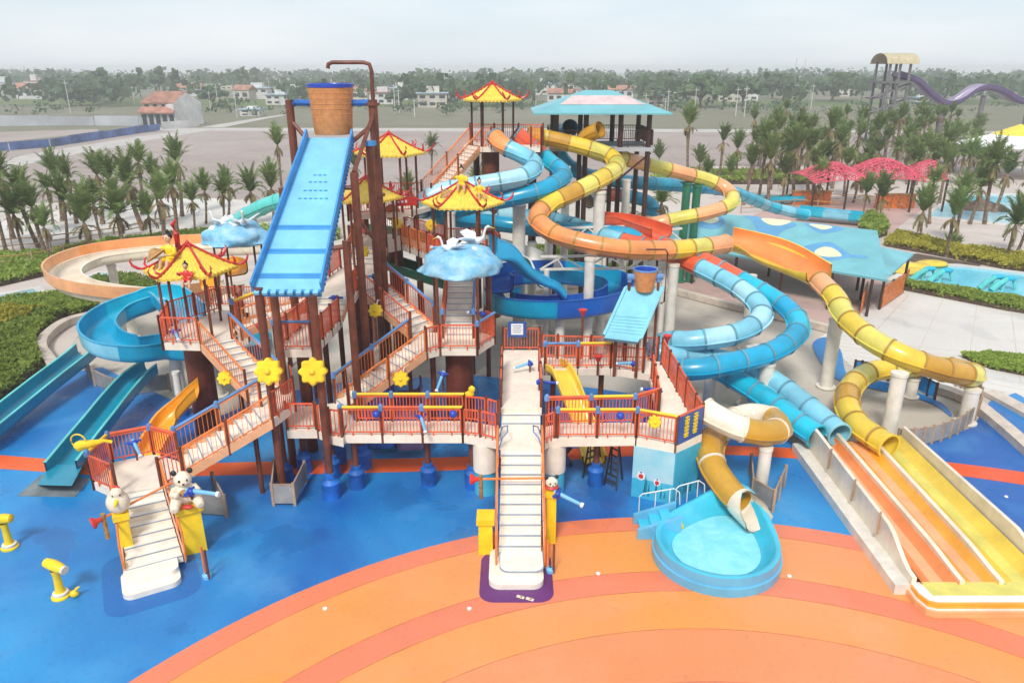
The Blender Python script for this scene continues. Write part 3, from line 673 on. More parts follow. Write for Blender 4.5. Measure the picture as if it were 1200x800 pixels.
# diagonal flight up to the landing, flight back up to the left pagoda platform
s3n0, s3f0 = W(211, 528, 2.67), W(204, 508, 2.67); s3n1, s3f1 = W(315.5, 461, 4.29), W(303, 446, 4.29)
staircase('cream flight climbing right from the low left platform below the flowers', s3f0, s3n0, s3f1, s3n1, zP2, zL, 9, rails=(1, 1), pipes=('pipe_blue', None), legs=[(-9.4, 24.3, 2.7)])
s4l1, s4r1 = V((-12.12, 27.2)), V((-11.2, 27.85)); s4l0, s4r0 = V((-9.95, 25.6)), V((-9.0, 26.4))
staircase('cream flight climbing left from the half landing to the left pagoda', s4l0, s4r0, s4l1, s4r1, zL, zP3, 9, rails=(1, 1), pipes=(None, 'pipe_blue'))
platform('half landing where the two left flights meet behind a flower', [V((s3n1.x, s3n1.y)), V((-8.1, 25.2)), V((-8.6, 26.6)), s4r0, s4l0, V((s3f1.x, s3f1.y))], zL - .004,
         rails=[([V((s3n1.x, s3n1.y)), V((-8.1, 25.2)), V((-8.6, 26.6))], dict())], posts=[(-8.7, 25.0)])
P3 = [V((-13.75, 27.4)), V((-12.2, 27.3)), V((-11.2, 27.85)), V((-11.5, 29.2)), V((-12.0, 31.6)), V((-13.0, 31.6)), V((-14.3, 29.4))]
platform('high cream platform below the left pagoda roof', P3, zP3,
         rails=[([P3[0], P3[1]], dict()), ([P3[0], P3[6]], dict()), ([P3[6], P3[5]], dict(m='rail_red')), ([P3[3], P3[4]], dict(m='rail_red'))],
         posts=[(-13.3, 29.3, dict(r=.55, m='drum_brown', guard=False)), (-12.4, 31.0, dict(r=.1, guard=False))])
# rope-sided flight from the left pagoda to the upper deck
staircase('short cream flight with rope-net sides behind the left pagoda', (-11.45, 29.0), (-10.9, 28.2), (-8.95, 31.2), (-8.6, 30.3), zP3, zP6, 5, rails=(1, 1), pipes=('pipe_yellow', None), rm='rail_orange')
# deck below the big chute
platform('cream deck with blue-topped railing below the big chute', [(-9.1, 26.6), (-7.6, 26.6), (-7.3, 30.2), (-8.6, 30.2)], zP3,
         rails=[([(-9.05, 26.63), (-7.65, 26.63)], dict(pipes=['pipe_blue'])), ([(-9.05, 26.63), (-8.65, 30.0)], dict(m='rail_red', maxlen=1.3)), ([(-7.62, 26.7), (-7.35, 30.0)], dict(m='rail_red', maxlen=1.3))],
         posts=[(-8.35, 27.6, dict(r=.24, m='drum_brown', guard=False)), (-8.0, 29.8, dict(guard=False))])
staircase('four cream steps between the chute deck and the upper deck', (-8.6, 30.2), (-7.3, 30.2), (-8.5, 31.3), (-7.2, 31.3), zP3, zP6, 4, rails=(0, 0))
platform('upper cream deck behind the brown chute posts', [(-9.2, 31.3), (-8.6, 30.4), (-8.5, 31.3), (-6.9, 31.3), (-6.95, 32.4), (-5.9, 34.0), (-6.4, 36.4), (-8.6, 36.4)], zP6 - .003,
         rails=[([(-9.15, 31.4), (-8.6, 36.3)], dict(m='rail_red')), ([(-7.0, 31.4), (-6.98, 32.3)], dict())],
         posts=[(-8.2, 33.5, dict(guard=False)), (-6.8, 33.6, dict(guard=False)), (-7.6, 35.5, dict(r=.35, m='drum_brown', guard=False))])
staircase('short cream flight from the upper deck to the curved walkway', (-8.3, 36.4), (-6.6, 36.4), (-8.1, 37.8), (-6.5, 37.8), zP6, zPB, 4, rails=(1, 0))
# right flights around the cloud roof
s5n0, s5f0 = V((-6.35, 26.15)), V((-7.05, 27.05)); s5n1, s5f1 = V((-3.55, 28.6)), V((-4.35, 29.55))
staircase('cream flight with blue-lined rail climbing right to the crane cloud roof', s5f0, s5n0, s5f1, s5n1, zA, zP5, 9, rails=(1, 1), pipes=('pipe_blue', None), legs=[(-4.3, 28.9, 3.3)])
platform('small cream link deck at the foot of the flight with the blue-lined rail', [(-7.2, 25.2), (-5.9, 25.2), (-6.3, 26.2), (-7.1, 27.1), (-8.2, 26.8)], zA + .003, posts=[(-7.0, 26.6)])
P5 = [V((-3.55, 28.6)), V((-3.0, 29.0)), V((-1.45, 29.0)), V((-.75, 30.4)), V((-1.2, 31.0)), V((-3.05, 31.0)), V((-4.35, 31.2)), V((-4.35, 29.55))]
platform('cream landing with red railing below the crane cloud roof', P5, zP5 - .004,
         rails=[([P5[0], P5[1], P5[2]], dict()), ([P5[2], P5[3]], dict(m='rail_red', pipes=['pipe_blue'])), ([P5[3], P5[4]], dict(m='rail_red'))],
         posts=[(-2.3, 30.2, dict(r=.62, m='drum_brown', guard=False)), (-3.4, 29.6, dict(guard=False))])
s6l0, s6r0 = V((-4.35, 30.3)), V((-3.5, 31.4)); s6l1, s6r1 = V((-6.95, 32.4)), V((-6.1, 33.7))
staircase('cream flight climbing left from the cloud roof landing to the brown posts', s6l0, s6r0, s6l1, s6r1, zP5, zP6, 9, rails=(1, 1), pipes=(None, 'pipe_blue'), rm='rail_red')
staircase('steep cream flight passing up under the crane cloud roof', (-2.95, 30.3), (-1.7, 30.3), (-2.95, 34.4), (-1.7, 34.4), zP5, zPB, 13, rails=(1, 1), rm='rail_red', pipes=('rail_red', 'pipe_blue'), stringer='cream_step')
PB = [V((-3.2, 34.4)), V((-1.2, 34.4)), V((-.6, 35.6)), V((-.9, 37.2)), V((-3.4, 37.4)), V((-4.2, 36.2))]
platform('cream platform below the central pagoda with two roof figures', PB, zPB,
         rails=[([PB[0], PB[5]], dict(m='rail_red')), ([PB[3], PB[4]], dict(m='rail_red')), ([PB[2], PB[3]], dict(m='rail_red')), ([V((-1.65, 34.45)), PB[1]], dict())],
         posts=[(-2.4, 36.0, dict(r=.5, m='drum_brown', guard=False)), (-1.2, 35.6, dict(guard=False))])
wk = [V((-4.2, 36.2)), V((-3.4, 37.4)), V((-5.2, 39.4)), V((-6.5, 41.0)), V((-8.2, 41.2)), V((-8.4, 37.8)), V((-6.4, 37.8)), V((-5.8, 38.4))]
platform('curved cream walkway with solid red railing below the low rear pagoda', wk, zPB - .003,
         rails=[([wk[7], wk[0]], dict(m='rail_orange', maxlen=1.3)), ([wk[1], wk[2], wk[3]], dict(m='rail_red', h=1.15)), ([wk[3], wk[4]], dict(m='rail_red', h=1.15)), ([wk[5], wk[4]], dict(m='rail_red'))],
         posts=[(-4.8, 37.9, dict(guard=False)), (-6.3, 39.4, dict(r=.4, m='drum_brown', guard=False)), (-7.9, 40.5, dict(guard=False))])
# rear platforms and the tall tower
P7 = [V((-8.3, 37.5)), V((-5.2, 38.6)), V((-4.4, 40.2)), V((-5.0, 41.6)), V((-8.4, 41.2))]
platform('high rear platform at the foot of the long tower stairs', P7, zP7, th=.25,
         rails=[([P7[0], P7[1]], dict(m='rail_red')), ([P7[3], P7[4]], dict(m='rail_red')), ([P7[4], P7[0]], dict(m='rail_red'))],
         posts=[(-5.2, 40.3, dict(r=.14, guard=False)), (-8.0, 38.2, dict(r=.14, guard=False)), (-8.1, 41.0, dict(r=.14, guard=False))])
staircase('long cream tower staircase with orange rails rising to the top pagoda', (-5.0, 41.5), (-4.35, 40.25), (-2.5, 45.9), (-1.75, 44.8), zP7, zTW, 16, rails=(1, 1), rm='rail_orange', legs=[(-3.4, 43.0, 9.2)])
TW = [V((-2.9, 45.4)), V((-1.75, 44.4)), V((1.7, 44.4)), V((1.9, 47.2)), V((-2.6, 47.6))]
platform('topmost red-railed platform where the orange and red tubes start', TW, zTW,
         rails=[([V((-1.7, 44.45)), V((-1.2, 44.45))], dict(m='rail_red')), ([TW[2], TW[3]], dict(m='rail_red')), ([TW[3], TW[4]], dict(m='rail_red')), ([V((1.1, 44.45)), TW[2]], dict(m='rail_red'))],
         posts=[(-1.3, 45.6, dict(r=.55, m='drum_brown', guard=False)), (1.2, 46.4, dict(r=.2, m='post_dark', guard=False)), (-2.2, 47.0, dict(r=.2, m='post_dark', guard=False)), (1.3, 44.8, dict(r=.16, m='post_dark', guard=False))])
# ------------------------------------------------------------------ tube slides
def tube_slide(label, ctrl, cols, r=.49, seg=1.35, fl='flange', start=None, end_open=True, seams=True, n=18, name='tube_slide', rings=True):
    """cols: list of (material, fraction of the length where it ends, alternate material or None)"""
    P = spline(ctrl, .22); t = thing(name, label, 'slide', (P[0].x, P[0].y, P[0].z - r)); fr = frames(P)
    N = len(P) - 1; per = max(2, int(round(seg / .22))); i = 0; k = 0
    while i < N:
        j = min(N, i + per)
        if N - j < per * .5: j = N
        f = (i + j) / 2 / N; cm = cols[-1][0]
        for c in cols:
            if f <= c[1]: cm = c[0] if (k % 2 == 0 or len(c) < 3 or c[2] is None) else c[2]; break
        rows = []; rows_in = []
        for q in range(i, j + 1):
            p, tt, a, b = fr[q]
            rows.append([p + (a*math.cos(2*math.pi*s/n) + b*math.sin(2*math.pi*s/n))*r for s in range(n)])
            rows_in.append([p + (a*math.cos(2*math.pi*s/n) + b*math.sin(2*math.pi*s/n))*(r - .03) for s in range(n-1, -1, -1)])
        mb = MB().grid(rows, True); mb.grid(rows_in, True)
        sec = mb.build('tube_section', cm, t, True, 50)
        if rings:
            p, tt, a, b = fr[i]; q = p + tt*.05; rg = []
            for (o, rr) in ((-.05, r), (-.05, r*1.075), (.05, r*1.075), (.05, r)):
                rg.append([p + tt*o + (a*math.cos(2*math.pi*s/n) + b*math.sin(2*math.pi*s/n))*rr for s in range(n)])
            MB().grid(rg, True).build('flange', fl, sec, True, 40)
        if seams:
            for sd in (-1, 1):
                rw = []
                for q in range(i, j + 1):
                    p, tt, a, b = fr[q]; o = p + a*sd*r*.97 - b*.12*r
                    rw.append([o + b*.025, o + a*sd*.075 + b*.02, o + a*sd*.075 - b*.02, o - b*.025])
                MB().grid(rw).build('side_seam', cm, sec, False)
        i = j; k += 1
    p, tt, a, b = fr[-1]; rg = []
    for (o, rr) in ((-.08, r), (-.08, r*1.1), (.02, r*1.1), (.02, r*.94), (-.08, r*.94)):
        rg.append([p + tt*o + (a*math.cos(2*math.pi*s/n) + b*math.sin(2*math.pi*s/n))*rr for s in range(n)])
    MB().grid(rg, True).build('end_rim', cols[-1][0], t, True, 40)
    t['len'] = N
    return t, P, fr
def steel_column(label, x, y, z1, r=.33, arm=None, base=False, group=None):
    t = thing('steel_column', label, 'column', (x, y, 0), group)
    MB().lathe([(0, 0), (r*1.5, 0), (r*1.5, .06), (r, .07), (r, z1 - .12), (r*1.12, z1 - .12), (r*1.12, z1), (0, z1)], (x, y, 0), 18).build('shaft', 'steel_white', t, True)
    if base: MB().lathe([(0, 0), (r*1.9, 0), (r*1.9, .5), (r*1.5, .62), (r*1.35, .66), (r*1.3, .95), (r, .95)], (x, y, 0), 18).build('base_guard', 'blue_guard', t, True)
    if arm:
        for (ax, ay, az) in arm:
            MB().beam((x, y, z1 - .5), (ax, ay, az), .16, .22).build('arm', 'steel_white', t)
            MB().beam((x, y, z1 - 1.6), (x + (ax-x)*.7, y + (ay-y)*.7, z1 - .5 + (az - z1 + .5)*.7), .09, .09).build('brace', 'steel_white', t)
    return t
def PT(l): return [W(a, b, z) for a, b, z in l]
SLB = PT([(580, 160, 11.3), (592, 172, 10.8), (610, 181, 10.4), (626, 192, 9.9), (612, 207, 9.45), (560, 217, 9.05), (520, 224, 8.75), (497, 236, 8.2)]) + \
      [V((-5.2, 42.2, 7.5)), V((-3.6, 44.2, 6.9)), V((0, 46.0, 6.4)), V((3.0, 45.6, 6.1))] + \
      PT([(715, 279, 5.75), (775, 294, 5.45), (825, 316, 5.0), (872, 342, 4.45), (893, 367, 4.0), (868, 389, 3.6), (815, 399, 3.3), (782, 400, 3.05), (768, 408, 2.85), (784, 417, 2.6), (840, 420, 2.3), (895, 440, 1.85), (945, 475, 1.35), (972, 498, 1.05), (984, 509, .95)])
tA, pA, fA = tube_slide('pale blue tube slide that starts orange at the top pagoda', SLB,
    [('t_orange', .035), ('t_lightblue', .10), ('t_paleblue', .36), ('t_lightblue', .50), ('t_red', .60), ('t_lightblue', .66), ('t_lightblue', .76, 't_paleblue'), ('t_lightblue', 1.0)])
SLC = PT([(604, 156, 11.35), (614, 164, 10.95), (628, 176, 10.35), (646, 191, 9.75), (660, 205, 9.25), (640, 221, 8.75), (600, 232, 8.3), (560, 239, 7.9)]) + \
      [V((-4.0, 41.6, 7.3)), V((-3.9, 43.2, 6.8)), V((-1.0, 44.6, 6.2)), V((2.2, 44.0, 5.95))] + \
      PT([(735, 276, 5.85), (806, 298, 5.45), (860, 324, 4.8), (918, 358, 4.05), (936, 385, 3.55), (905, 412, 3.1), (840, 429, 2.8), (800, 433, 2.6), (776, 428, 2.4), (786, 416, 2.2), (835, 430, 1.95), (890, 462, 1.5), (930, 492, 1.15), (957, 511, .95)])
tB, pB, fB = tube_slide('deep blue tube slide that starts red at the top pagoda', SLC,
    [('t_red', .035), ('t_cyan', .10, 't_blue'), ('t_blue', .42), ('t_blue', .49), ('t_red', .595), ('t_cyan', .62, 't_blue'), ('t_blue', .72, 't_cyan'), ('t_blue', .85), ('t_cyan', 1.0)])
SLE = PT([(618, 158, 11.1), (650, 164, 10.8), (690, 174, 10.3), (716, 184, 9.8), (722, 197, 9.35), (700, 212, 8.9), (665, 229, 8.35), (641, 241, 7.9), (630, 256, 7.4), (650, 274, 6.85), (690, 286, 6.5), (740, 293, 6.2), (800, 292, 5.95), (850, 286, 5.75)])
tube_slide('yellow and orange tube slide sweeping over the bowl towards the plaza', SLE,
    [('t_yellow', .12, 't_gold'), ('t_yellow', .3, 't_lemon'), ('t_lemon', .42, 't_yellow'), ('t_yellow', .5, 't_gold'), ('t_orange', .86), ('t_yellow', .96, 't_lemon'), ('t_peach', 1)], fl='flange_y', r=.51)
# open bowl section
def open_flume(label, ctrl, w, h, cols, mat_in=None, name='open_slide', th=.06, step=.25, seg=1.8, hl=None, hr=None, lip=.09, lipm=None, flat=.55, cat='slide'):
    P = spline(ctrl, step); fr = frames(P); t = thing(name, label, cat, (P[0].x, P[0].y, P[0].z)); N = len(P) - 1; per = max(2, int(seg / step)); i = k = 0
    while i < N:
        j = min(N, i + per)
        if N - j < per * .5: j = N
        inn, out, lp = MB(), MB(), MB(); ri, ro, rl = [], [], []
        for q in range(i, j + 1):
            p, tt, a, b = fr[q]; a = V((tt.y, -tt.x, 0)).normalized() if (abs(tt.x) + abs(tt.y)) > 1e-4 else a; u = V((0, 0, 1))
            L_, R_ = (hl(q / N) if hl else h), (hr(q / N) if hr else h)
            prof = []
            for e, hh in ((-1, L_), (1, R_)):
                side = []
                for g in range(5):
                    an = g / 4 * math.pi / 2
                    side.append((e * (w/2 * flat + w/2 * (1 - flat) * math.sin(an)), min(hh, w/2*(1-flat)) * (1 - math.cos(an))))
                side.append((e * w/2, hh)); prof.append(side)
            pr = prof[0][::-1] + prof[1]
            ri.append([p + a*x + u*y for x, y in pr])
            ro.append([p + a*(x + (th if x > 0 else -th)) + u*(y - th if 0 < n_i < len(pr) - 1 else y) for n_i, (x, y) in enumerate(pr)][::-1])
            rl.append([p - a*(w/2 + lip) + u*(L_ - .03), p - a*(w/2 + lip) + u*(L_ + .025), p - a*(w/2 - .015) + u*(L_ + .025), p - a*(w/2 - .015) + u*(L_ - .03)] +
                      [p + a*(w/2 - .015) + u*(R_ - .03), p + a*(w/2 - .015) + u*(R_ + .025), p + a*(w/2 + lip) + u*(R_ + .025), p + a*(w/2 + lip) + u*(R_ - .03)])
        cm = cols[k % len(cols)]; cm = cm if isinstance(cm, tuple) else (cm, cm)
        sec = inn.grid(ri).build('slide_section', cm[0], t, True, 60)
        out.grid(ro).build('outer_shell', cm[1], sec, True, 60)
        [MB().grid([r_[4*e:4*e+4] for r_ in rl]).build('rim', lipm or cm[0], sec, False) for e in (0, 1)]
        i = j; k += 1
    return t, P, fr
BP = spline(PT([(852, 287, 5.25), (900, 303, 4.85), (948, 326, 4.45), (958, 331, 4.4)]), .25); BF = frames(BP); bw_ = thing('bowl_slide', 'open orange bowl section with a bulging yellow side on the long tube', 'slide', BP[0]); far_, nea_, lip_ = [], [], []
for q, (p, tt, a, b) in enumerate(BF):
    a = V((tt.y, -tt.x, 0)).normalized(); g = math.sin(math.pi*q/(len(BF) - 1)); u = V((0, 0, 1))
    far_.append([p - a*(.62 + .3*g) + u*(.95 + .1*g), p - a*(.66 + .25*g) + u*.6, p - a*.5 + u*.15, p - a*.2, p + a*.15 + u*(-.03)])
    nea_.append([p + a*.15 + u*(-.03), p + a*(.45 + .3*g) + u*.04, p + a*(.6 + .75*g) + u*(.2 + .02*g), p + a*(.66 + 1.0*g) + u*(.55 - .1*g)])
    lip_.append([nea_[-1][-1], nea_[-1][-1] + a*.08 + u*.01, nea_[-1][-1] + a*.08 - u*.05, nea_[-1][2] + a*.08 - u*.08, p + a*.3 - u*.2, p - a*.3 - u*.2, p - a*.75 + u*.1, far_[-1][0] - a*.08 - u*.05, far_[-1][0] - a*.08 + u*.02, far_[-1][0]])
MB().grid(far_).build('far_wall', 't_tangerine', bw_, True, 60); MB().grid(nea_).build('near_side', 't_yellow', bw_, True, 60); MB().grid(lip_).build('outer_shell', 't_yellow', bw_, True, 60)
SLE2 = PT([(960, 329, 4.85), (980, 350, 4.45), (990, 370, 4.1), (1020, 397, 3.7), (1060, 418, 3.3), (1100, 432, 2.75), (1128, 438, 2.35), (1140, 440, 2.1), (1135, 436, 1.9), (1105, 430, 1.72), (1062, 430, 1.55), (1020, 436, 1.42), (998, 452, 1.3), (993, 472, 1.18), (1003, 495, 1.05), (1025, 512, .95), (1042, 523, .9)])
tube_slide('yellow tube slide looping round the far right column into the yellow lane', SLE2,
    [('t_peach', .08), ('t_lemon', .32, 't_yellow'), ('t_gold', .45), ('t_lemon', .56, 't_gold'), ('t_yellow', .75, 't_lemon'), ('t_yellow', .82), ('t_gold', .88), ('t_yellow', 1)], fl='flange_y', r=.50)
SLD = PT([(703, 152, 11.4), (690, 158, 11.05), (684, 166, 10.6), (697, 178, 9.9), (722, 184, 9.4), (760, 193, 8.7), (800, 203, 8.0), (835, 213, 7.3), (856, 226, 6.6), (856, 239, 6.1), (830, 249, 5.6), (795, 256, 5.2), (765, 262, 4.8), (748, 257, 4.4), (735, 250, 4.2)])
tube_slide('orange and lemon banded tube slide curling behind the wave-roofed shelter', SLD, [('t_gold', .08), ('t_lemon', 1, 't_peach')], fl='flange_y', seg=1.9)
SLF = PT([(668, 150, 11.3), (655, 157, 10.7), (652, 170, 9.9), (664, 192, 8.6), (690, 206, 7.7), (735, 213, 7.0), (790, 217, 6.3), (845, 222, 5.4), (875, 231, 4.0), (905, 243, 2.3), (945, 252, 1.3)])
tube_slide('blue tube slide from the cyan pavilion passing under the banded tube', SLF, [('t_blue', .3), ('t_teal', .5), ('t_blue', .62, 't_royal'), ('t_cyan', .8), ('t_lightblue', 1, 't_cyan')], r=.52, seg=2)
open_flume('long blue run-out channel behind the wave-roofed shelter', PT([(935, 251, .6), (970, 255, .5), (1010, 259, .45)]), 1.7, .8, ['t_cyan', 't_lightblue'], seg=2.5)
open_flume('blue open channel between the bamboo fence and the lattice canopy', PT([(890, 236, .4), (940, 235, .4)]), 1.2, .6, ['t_cyan'], seg=9)
tube_slide('red and blue tube stub crossing behind the white column', PT([(690, 236, 6.0), (712, 229, 6.2), (735, 230, 6.0), (758, 236, 5.5), (766, 246, 4.9), (755, 256, 4.2)]), [('t_cream', .2), ('t_red', .42), ('t_blue', 1)], seg=1.5)
open_flume('red open entry trough feeding the twin blue tubes', PT([(700, 262, 6.3), (735, 266, 6.1), (775, 279, 5.95)]), 1.5, .6, ['t_red'], seg=9)
tube_slide('turquoise tube slide running behind the small cloud roof', PT([(345, 232, 7.4), (320, 238, 7.0), (295, 249, 6.3), (276, 262, 5.4), (262, 285, 4.2)]), [('t_turq', 1)], fl='t_turq')
# small cream and gold tube ending in the round basin
tube_slide('cream and gold tube slide curling down into the round basin', PT([(826, 480, 3.1), (840, 489, 2.95), (868, 502, 2.7), (895, 507, 2.5), (912, 503, 2.35), (905, 491, 2.2), (880, 486, 2.1), (855, 494, 2.0), (840, 508, 1.85), (832, 527, 1.65), (838, 550, 1.35), (855, 575, 1.05), (868, 588, .95)]),
    [('t_cream', .19), ('t_gold', .44), ('t_cream', .70), ('t_gold', .93), ('t_cream', 1)], fl='t_cream', r=.47, seg=1.5)
# twin exits and the three-lane splash slide
LANE = [((950, 519), (1076, 690)), ((980, 519), (1126, 690)), ((1016, 519), (1172, 690)), ((1053, 519), (1228, 690))]
sl = thing('splash_lanes', 'three-lane run-out slide with orange and yellow troughs at the right', 'slide', W(960, 520, 0))
zl = lambda f: .42 - .22*f
LB = [(W(a[0], a[1], .35), W(b[0], b[1], .2)) for a, b in LANE]
cols = [('t_tangerine', 't_peach'), ('t_amber', 't_peach'), ('t_yellow', 't_lemon')]
for k in range(3):
    rows = []
    for q in range(25):
        f = q / 24; l = LB[k][0].lerp(LB[k][1], f); r_ = LB[k+1][0].lerp(LB[k+1][1], f); row = []
        for e in range(11):
            g = e / 10; x = l.lerp(r_, g); row.append(V((x.x, x.y, zl(f) + .32 * (abs(2*g - 1))**3)))
        rows.append(row)
    nz = 6; s_ = [0, 12, 24]
    for a_, b_ in zip(s_[:-1], s_[1:]):
        MB().grid([r0[::-1] for r0 in rows[a_:b_+1]]).build('lane_trough', cols[k][0], sl, True, 80)
    MB().grid([[V((p.x, p.y, p.z + .006)) for p in r0[4:8]][::-1] for r0 in rows]).build('wear_strip', cols[k][1], sl, True, 80)
def wallstrip(l0, l1, w, hf, mat_, nm, parent):
    rows = []; d = (l1 - l0); nrm = V((d.y, -d.x, 0)).normalized()
    for q in range(25):
        f = q / 24; p = l0.lerp(l1, f); h = hf(f)
        rows.append([V((p.x, p.y, 0)) - nrm*w/2, V((p.x, p.y, h)) - nrm*w/2, V((p.x, p.y, h + .03)), V((p.x, p.y, h)) + nrm*w/2, V((p.x, p.y, 0)) + nrm*w/2])
    return MB().grid(rows).add(rows[0], [(4, 3, 2, 1, 0)]).add(rows[-1], [(0, 1, 2, 3, 4)]).build(nm, mat_, parent, True, 50)
ease = lambda f: 1 if f < .78 else max(.0, .5 + .5*math.cos((f - .78)/.2*math.pi)) if f < .98 else 0
wallstrip(LB[1][0], LB[1][1], .16, lambda f: .8 - .2*f - .1*(1 - ease(f)), 't_cream', 'divider', sl)
wallstrip(LB[2][0], LB[2][1], .16, lambda f: .8 - .2*f - .1*(1 - ease(f)), 't_cream', 'divider', sl)
wl0, wl1 = LB[0]; wallstrip(wl0 + V((-.18, 0, 0)), wl1 + V((-.18, 0, 0)), .14, lambda f: .62 + .75*ease(f)*(1 - .2*f), 't_cream', 'side_wall', sl)
wr0, wr1 = LB[3]; wallstrip(wr0 + V((.12, 0, 0)), wr1 + V((.12, 0, 0)), .14, lambda f: .55 + .55*ease(f), 't_cream', 'side_wall', sl)
wallstrip(wl0 + V((-.5, 0, 0)), wl1 + V((-.46, 0, 0)), .5, lambda f: .34, 'steel_white', 'outer_ledge', sl)
wallstrip(wr0 + V((.4, 0, 0)), wr1 + V((.4, 0, 0)), .45, lambda f: .34, 'steel_white', 'outer_ledge', sl)
for f in (.28, .52, .74):
    p = wl0.lerp(wl1, f) + V((-.27, 0, 0)); MB().beam(p + V((-.04, -.03, .3)), p + V((.0, 0, 1.15)), .05, .08).build('joint_strip', 'fence_post', sl)
e0, e1 = LB[0][1] + V((-.35, .12, 0)), LB[3][1] + V((.5, .12, 0)); ed = (e1 - e0).normalized(); en = V((ed.y, -ed.x, 0))
ez = lambda p: V((p.x, p.y, 0))
def endbox(o0, o1, z0, z1, m, nm, inset=0):
    a, b = ez(e0) + ed*inset, ez(e1) - ed*inset
    poly = [a + en*o0*0, a + en*(o1*.55), a + en*(o1*.9) + ed*.12, a + en*o1 + ed*.35, b + en*o1 - ed*.1, b]
    return MB().prism(poly, z0, z1).build(nm, m, sl)
endbox(0, 1.15, .01, .2, 't_peach', 'end_curb', 0)
endbox(0, 1.08, .2, .215, 't_white', 'end_curb', .05)
endbox(0, 1.0, .215, .36, 't_amber', 'end_curb', .1)
endbox(0, .9, .36, .372, 't_white', 'end_curb', .15)
MB().prism([ez(e0) + ed*.42 + en*.01, ez(e0) + ed*.5 + en*.62, ez(e1) + en*.62 - ed*.2, ez(e1) + en*.01 - ed*.2], .372, .378).build('end_pool_floor', 't_lemon', sl)
# big and small tipping buckets with their chutes
def chute(label, tl, tr, bl, br, wall, cm, rim, name='splash_chute', ribs=(), studs=(), teeth=0, lip=.25, sidecol=None):
    tl, tr, bl, br = map(V, (tl, tr, bl, br)); t = thing(name, label, 'chute', ((bl+br)/2))
    up = (tr - tl).cross(bl - tl).normalized(); up = up if up.z > 0 else -up
    L = lambda u, v: (tl.lerp(tr, u)).lerp(bl.lerp(br, u), v)
    MB().hexa([tl - up*.1, bl - up*.1, br - up*.1, tr - up*.1, tl, bl, br, tr]).build('bed', cm, t)
    for u in (0, 1):
        o = (tr - tl).normalized() * (.07 if u else -.07)
        a, b = L(u, 0), L(u, 1)
        MB().hexa([a - up*.14, b - up*.14, b + o - up*.14, a + o - up*.14, a + up*wall, b + up*wall*.75, b + o + up*wall*.75, a + o + up*wall]).build('side_wall', sidecol or rim, t)
        for k in range(34):
            p = L(u, .03 + k*.0285) + o; d = (bl - tl).normalized(); MB().obox(p + o*.35, d*.035, o*.4, up*.06).build('stud', rim, t)
    for v in ribs: MB().hexa([L(.02, v) + up*.003, L(.02, v+.012) + up*.003, L(.98, v+.012) + up*.003, L(.98, v) + up*.003, L(.02, v) + up*.02, L(.02, v+.012) + up*.02, L(.98, v+.012) + up*.02, L(.98, v) + up*.02]).build('rib', rim, t)
    for v, n in studs:
        for k in range(n):
            p = L(.5 + (k - (n-1)/2)*.1, v); d = (bl - tl).normalized()*.03; s_ = (tr - tl).normalized()*.06
            MB().obox(p + up*.012, s_, d, up*.012).build('drain_slot', rim, t)
    d = (bl - tl).normalized()
    MB().hexa([bl - up*lip, bl + d*.12 - up*lip, br + d*.12 - up*lip, br - up*lip, bl, bl + d*.12, br + d*.12, br]).build('front_lip', rim, t)
    for k in range(teeth):
        p = bl.lerp(br, (k + .5)/teeth); s_ = (br - bl) / teeth * .3
        MB().obox(p + d*.14 - up*.0, s_, d*.1, up*.05).build('tooth', cm, t)
    return t, L, up
BT = V((-7.65, 32.2, 12.15))
ct, CL, cup = chute('long pale blue chute sloping forward from the big orange bucket', (-8.55, 32.3, 12.25), (-6.72, 32.3, 12.25), (-8.78, 24.3, 7.95), (-6.5, 24.3, 7.95), .42, 'chute_blue', 'chute_rim', ribs=(.63, .645, .775, .79, .915, .93), studs=((.29, 3), (.34, 4), (.40, 5), (.455, 6)), teeth=8)
def bucket(label, c, r0, r1, h, name='tipping_bucket', hoop=False, axle=None, am='blue_guard'):
    c = V(c); t = thing(name, label, 'bucket', c)
    MB().lathe([(0, 0), (r0, 0), (r0*1.03, .05), (r0 + (r1-r0)*.5, h*.5), (r1, h*.92)], c, 32).build('body', 'bucket_orange', t, True)
    MB().lathe([(r1, h*.92), (r1*1.03, h*.93), (r1*1.03, h*.99), (r1*.97, h), (r1*.93, h*.96)], c, 32).build('rim', 'water_blue' if not hoop else 'pipe_blue', t, True)
    MB().lathe([(r1*.95, h*.97), (r0*.9, h*.3), (0, h*.3)], c, 32).build('inside', 'water_blue', t, True)
    for k in range(1, 9):   # plank bands
        z = h*.92*k/9; rr = r0 + (r1 - r0)*(z/(h*.92))
        MB().lathe([(rr*1.0, z - .015), (rr*1.012, z), (rr*1.0, z + .015)], c, 32).build('band', 'bucket_orange', t, True)
    if axle:
        for s in (-1, 1): MB().cyl(c + V((s*r1*.8, 0, h*.62)), c + V((s*axle, 0, h*.62)), .13, n=10).build('axle', am, t, True)
    return t
bucket('big orange tipping bucket at the top of the long chute', (-7.65, 33.0, 12.35), .78, .95, 2.05, axle=1.75)
fr_ = thing('bucket_frame', 'brown steel frame of tall posts carrying the big bucket and chute', 'frame', (-7.6, 30, 0))
def fpost(x, y, z1, r=.15, guard=False, z0=0): 
    o = MB().cyl((x, y, z0), (x, y, z1), r, n=12).build('post', 'post_brown', fr_, True)
    if guard: MB().lathe([(.34, 0), (.34, .62), (.36, .66), (.3, .72), (.22, .8), (.2, 1.05), (r, 1.05)], (x, y, 0), 18).build('base_guard', 'blue_guard', o, True)
fpost(-8.62, 24.3, 8.0); fpost(-6.72, 24.0, 7.8, .14, True); fpost(-5.95, 26.2, 9.2, .14, True); fpost(-8.75, 26.2, 8.85)
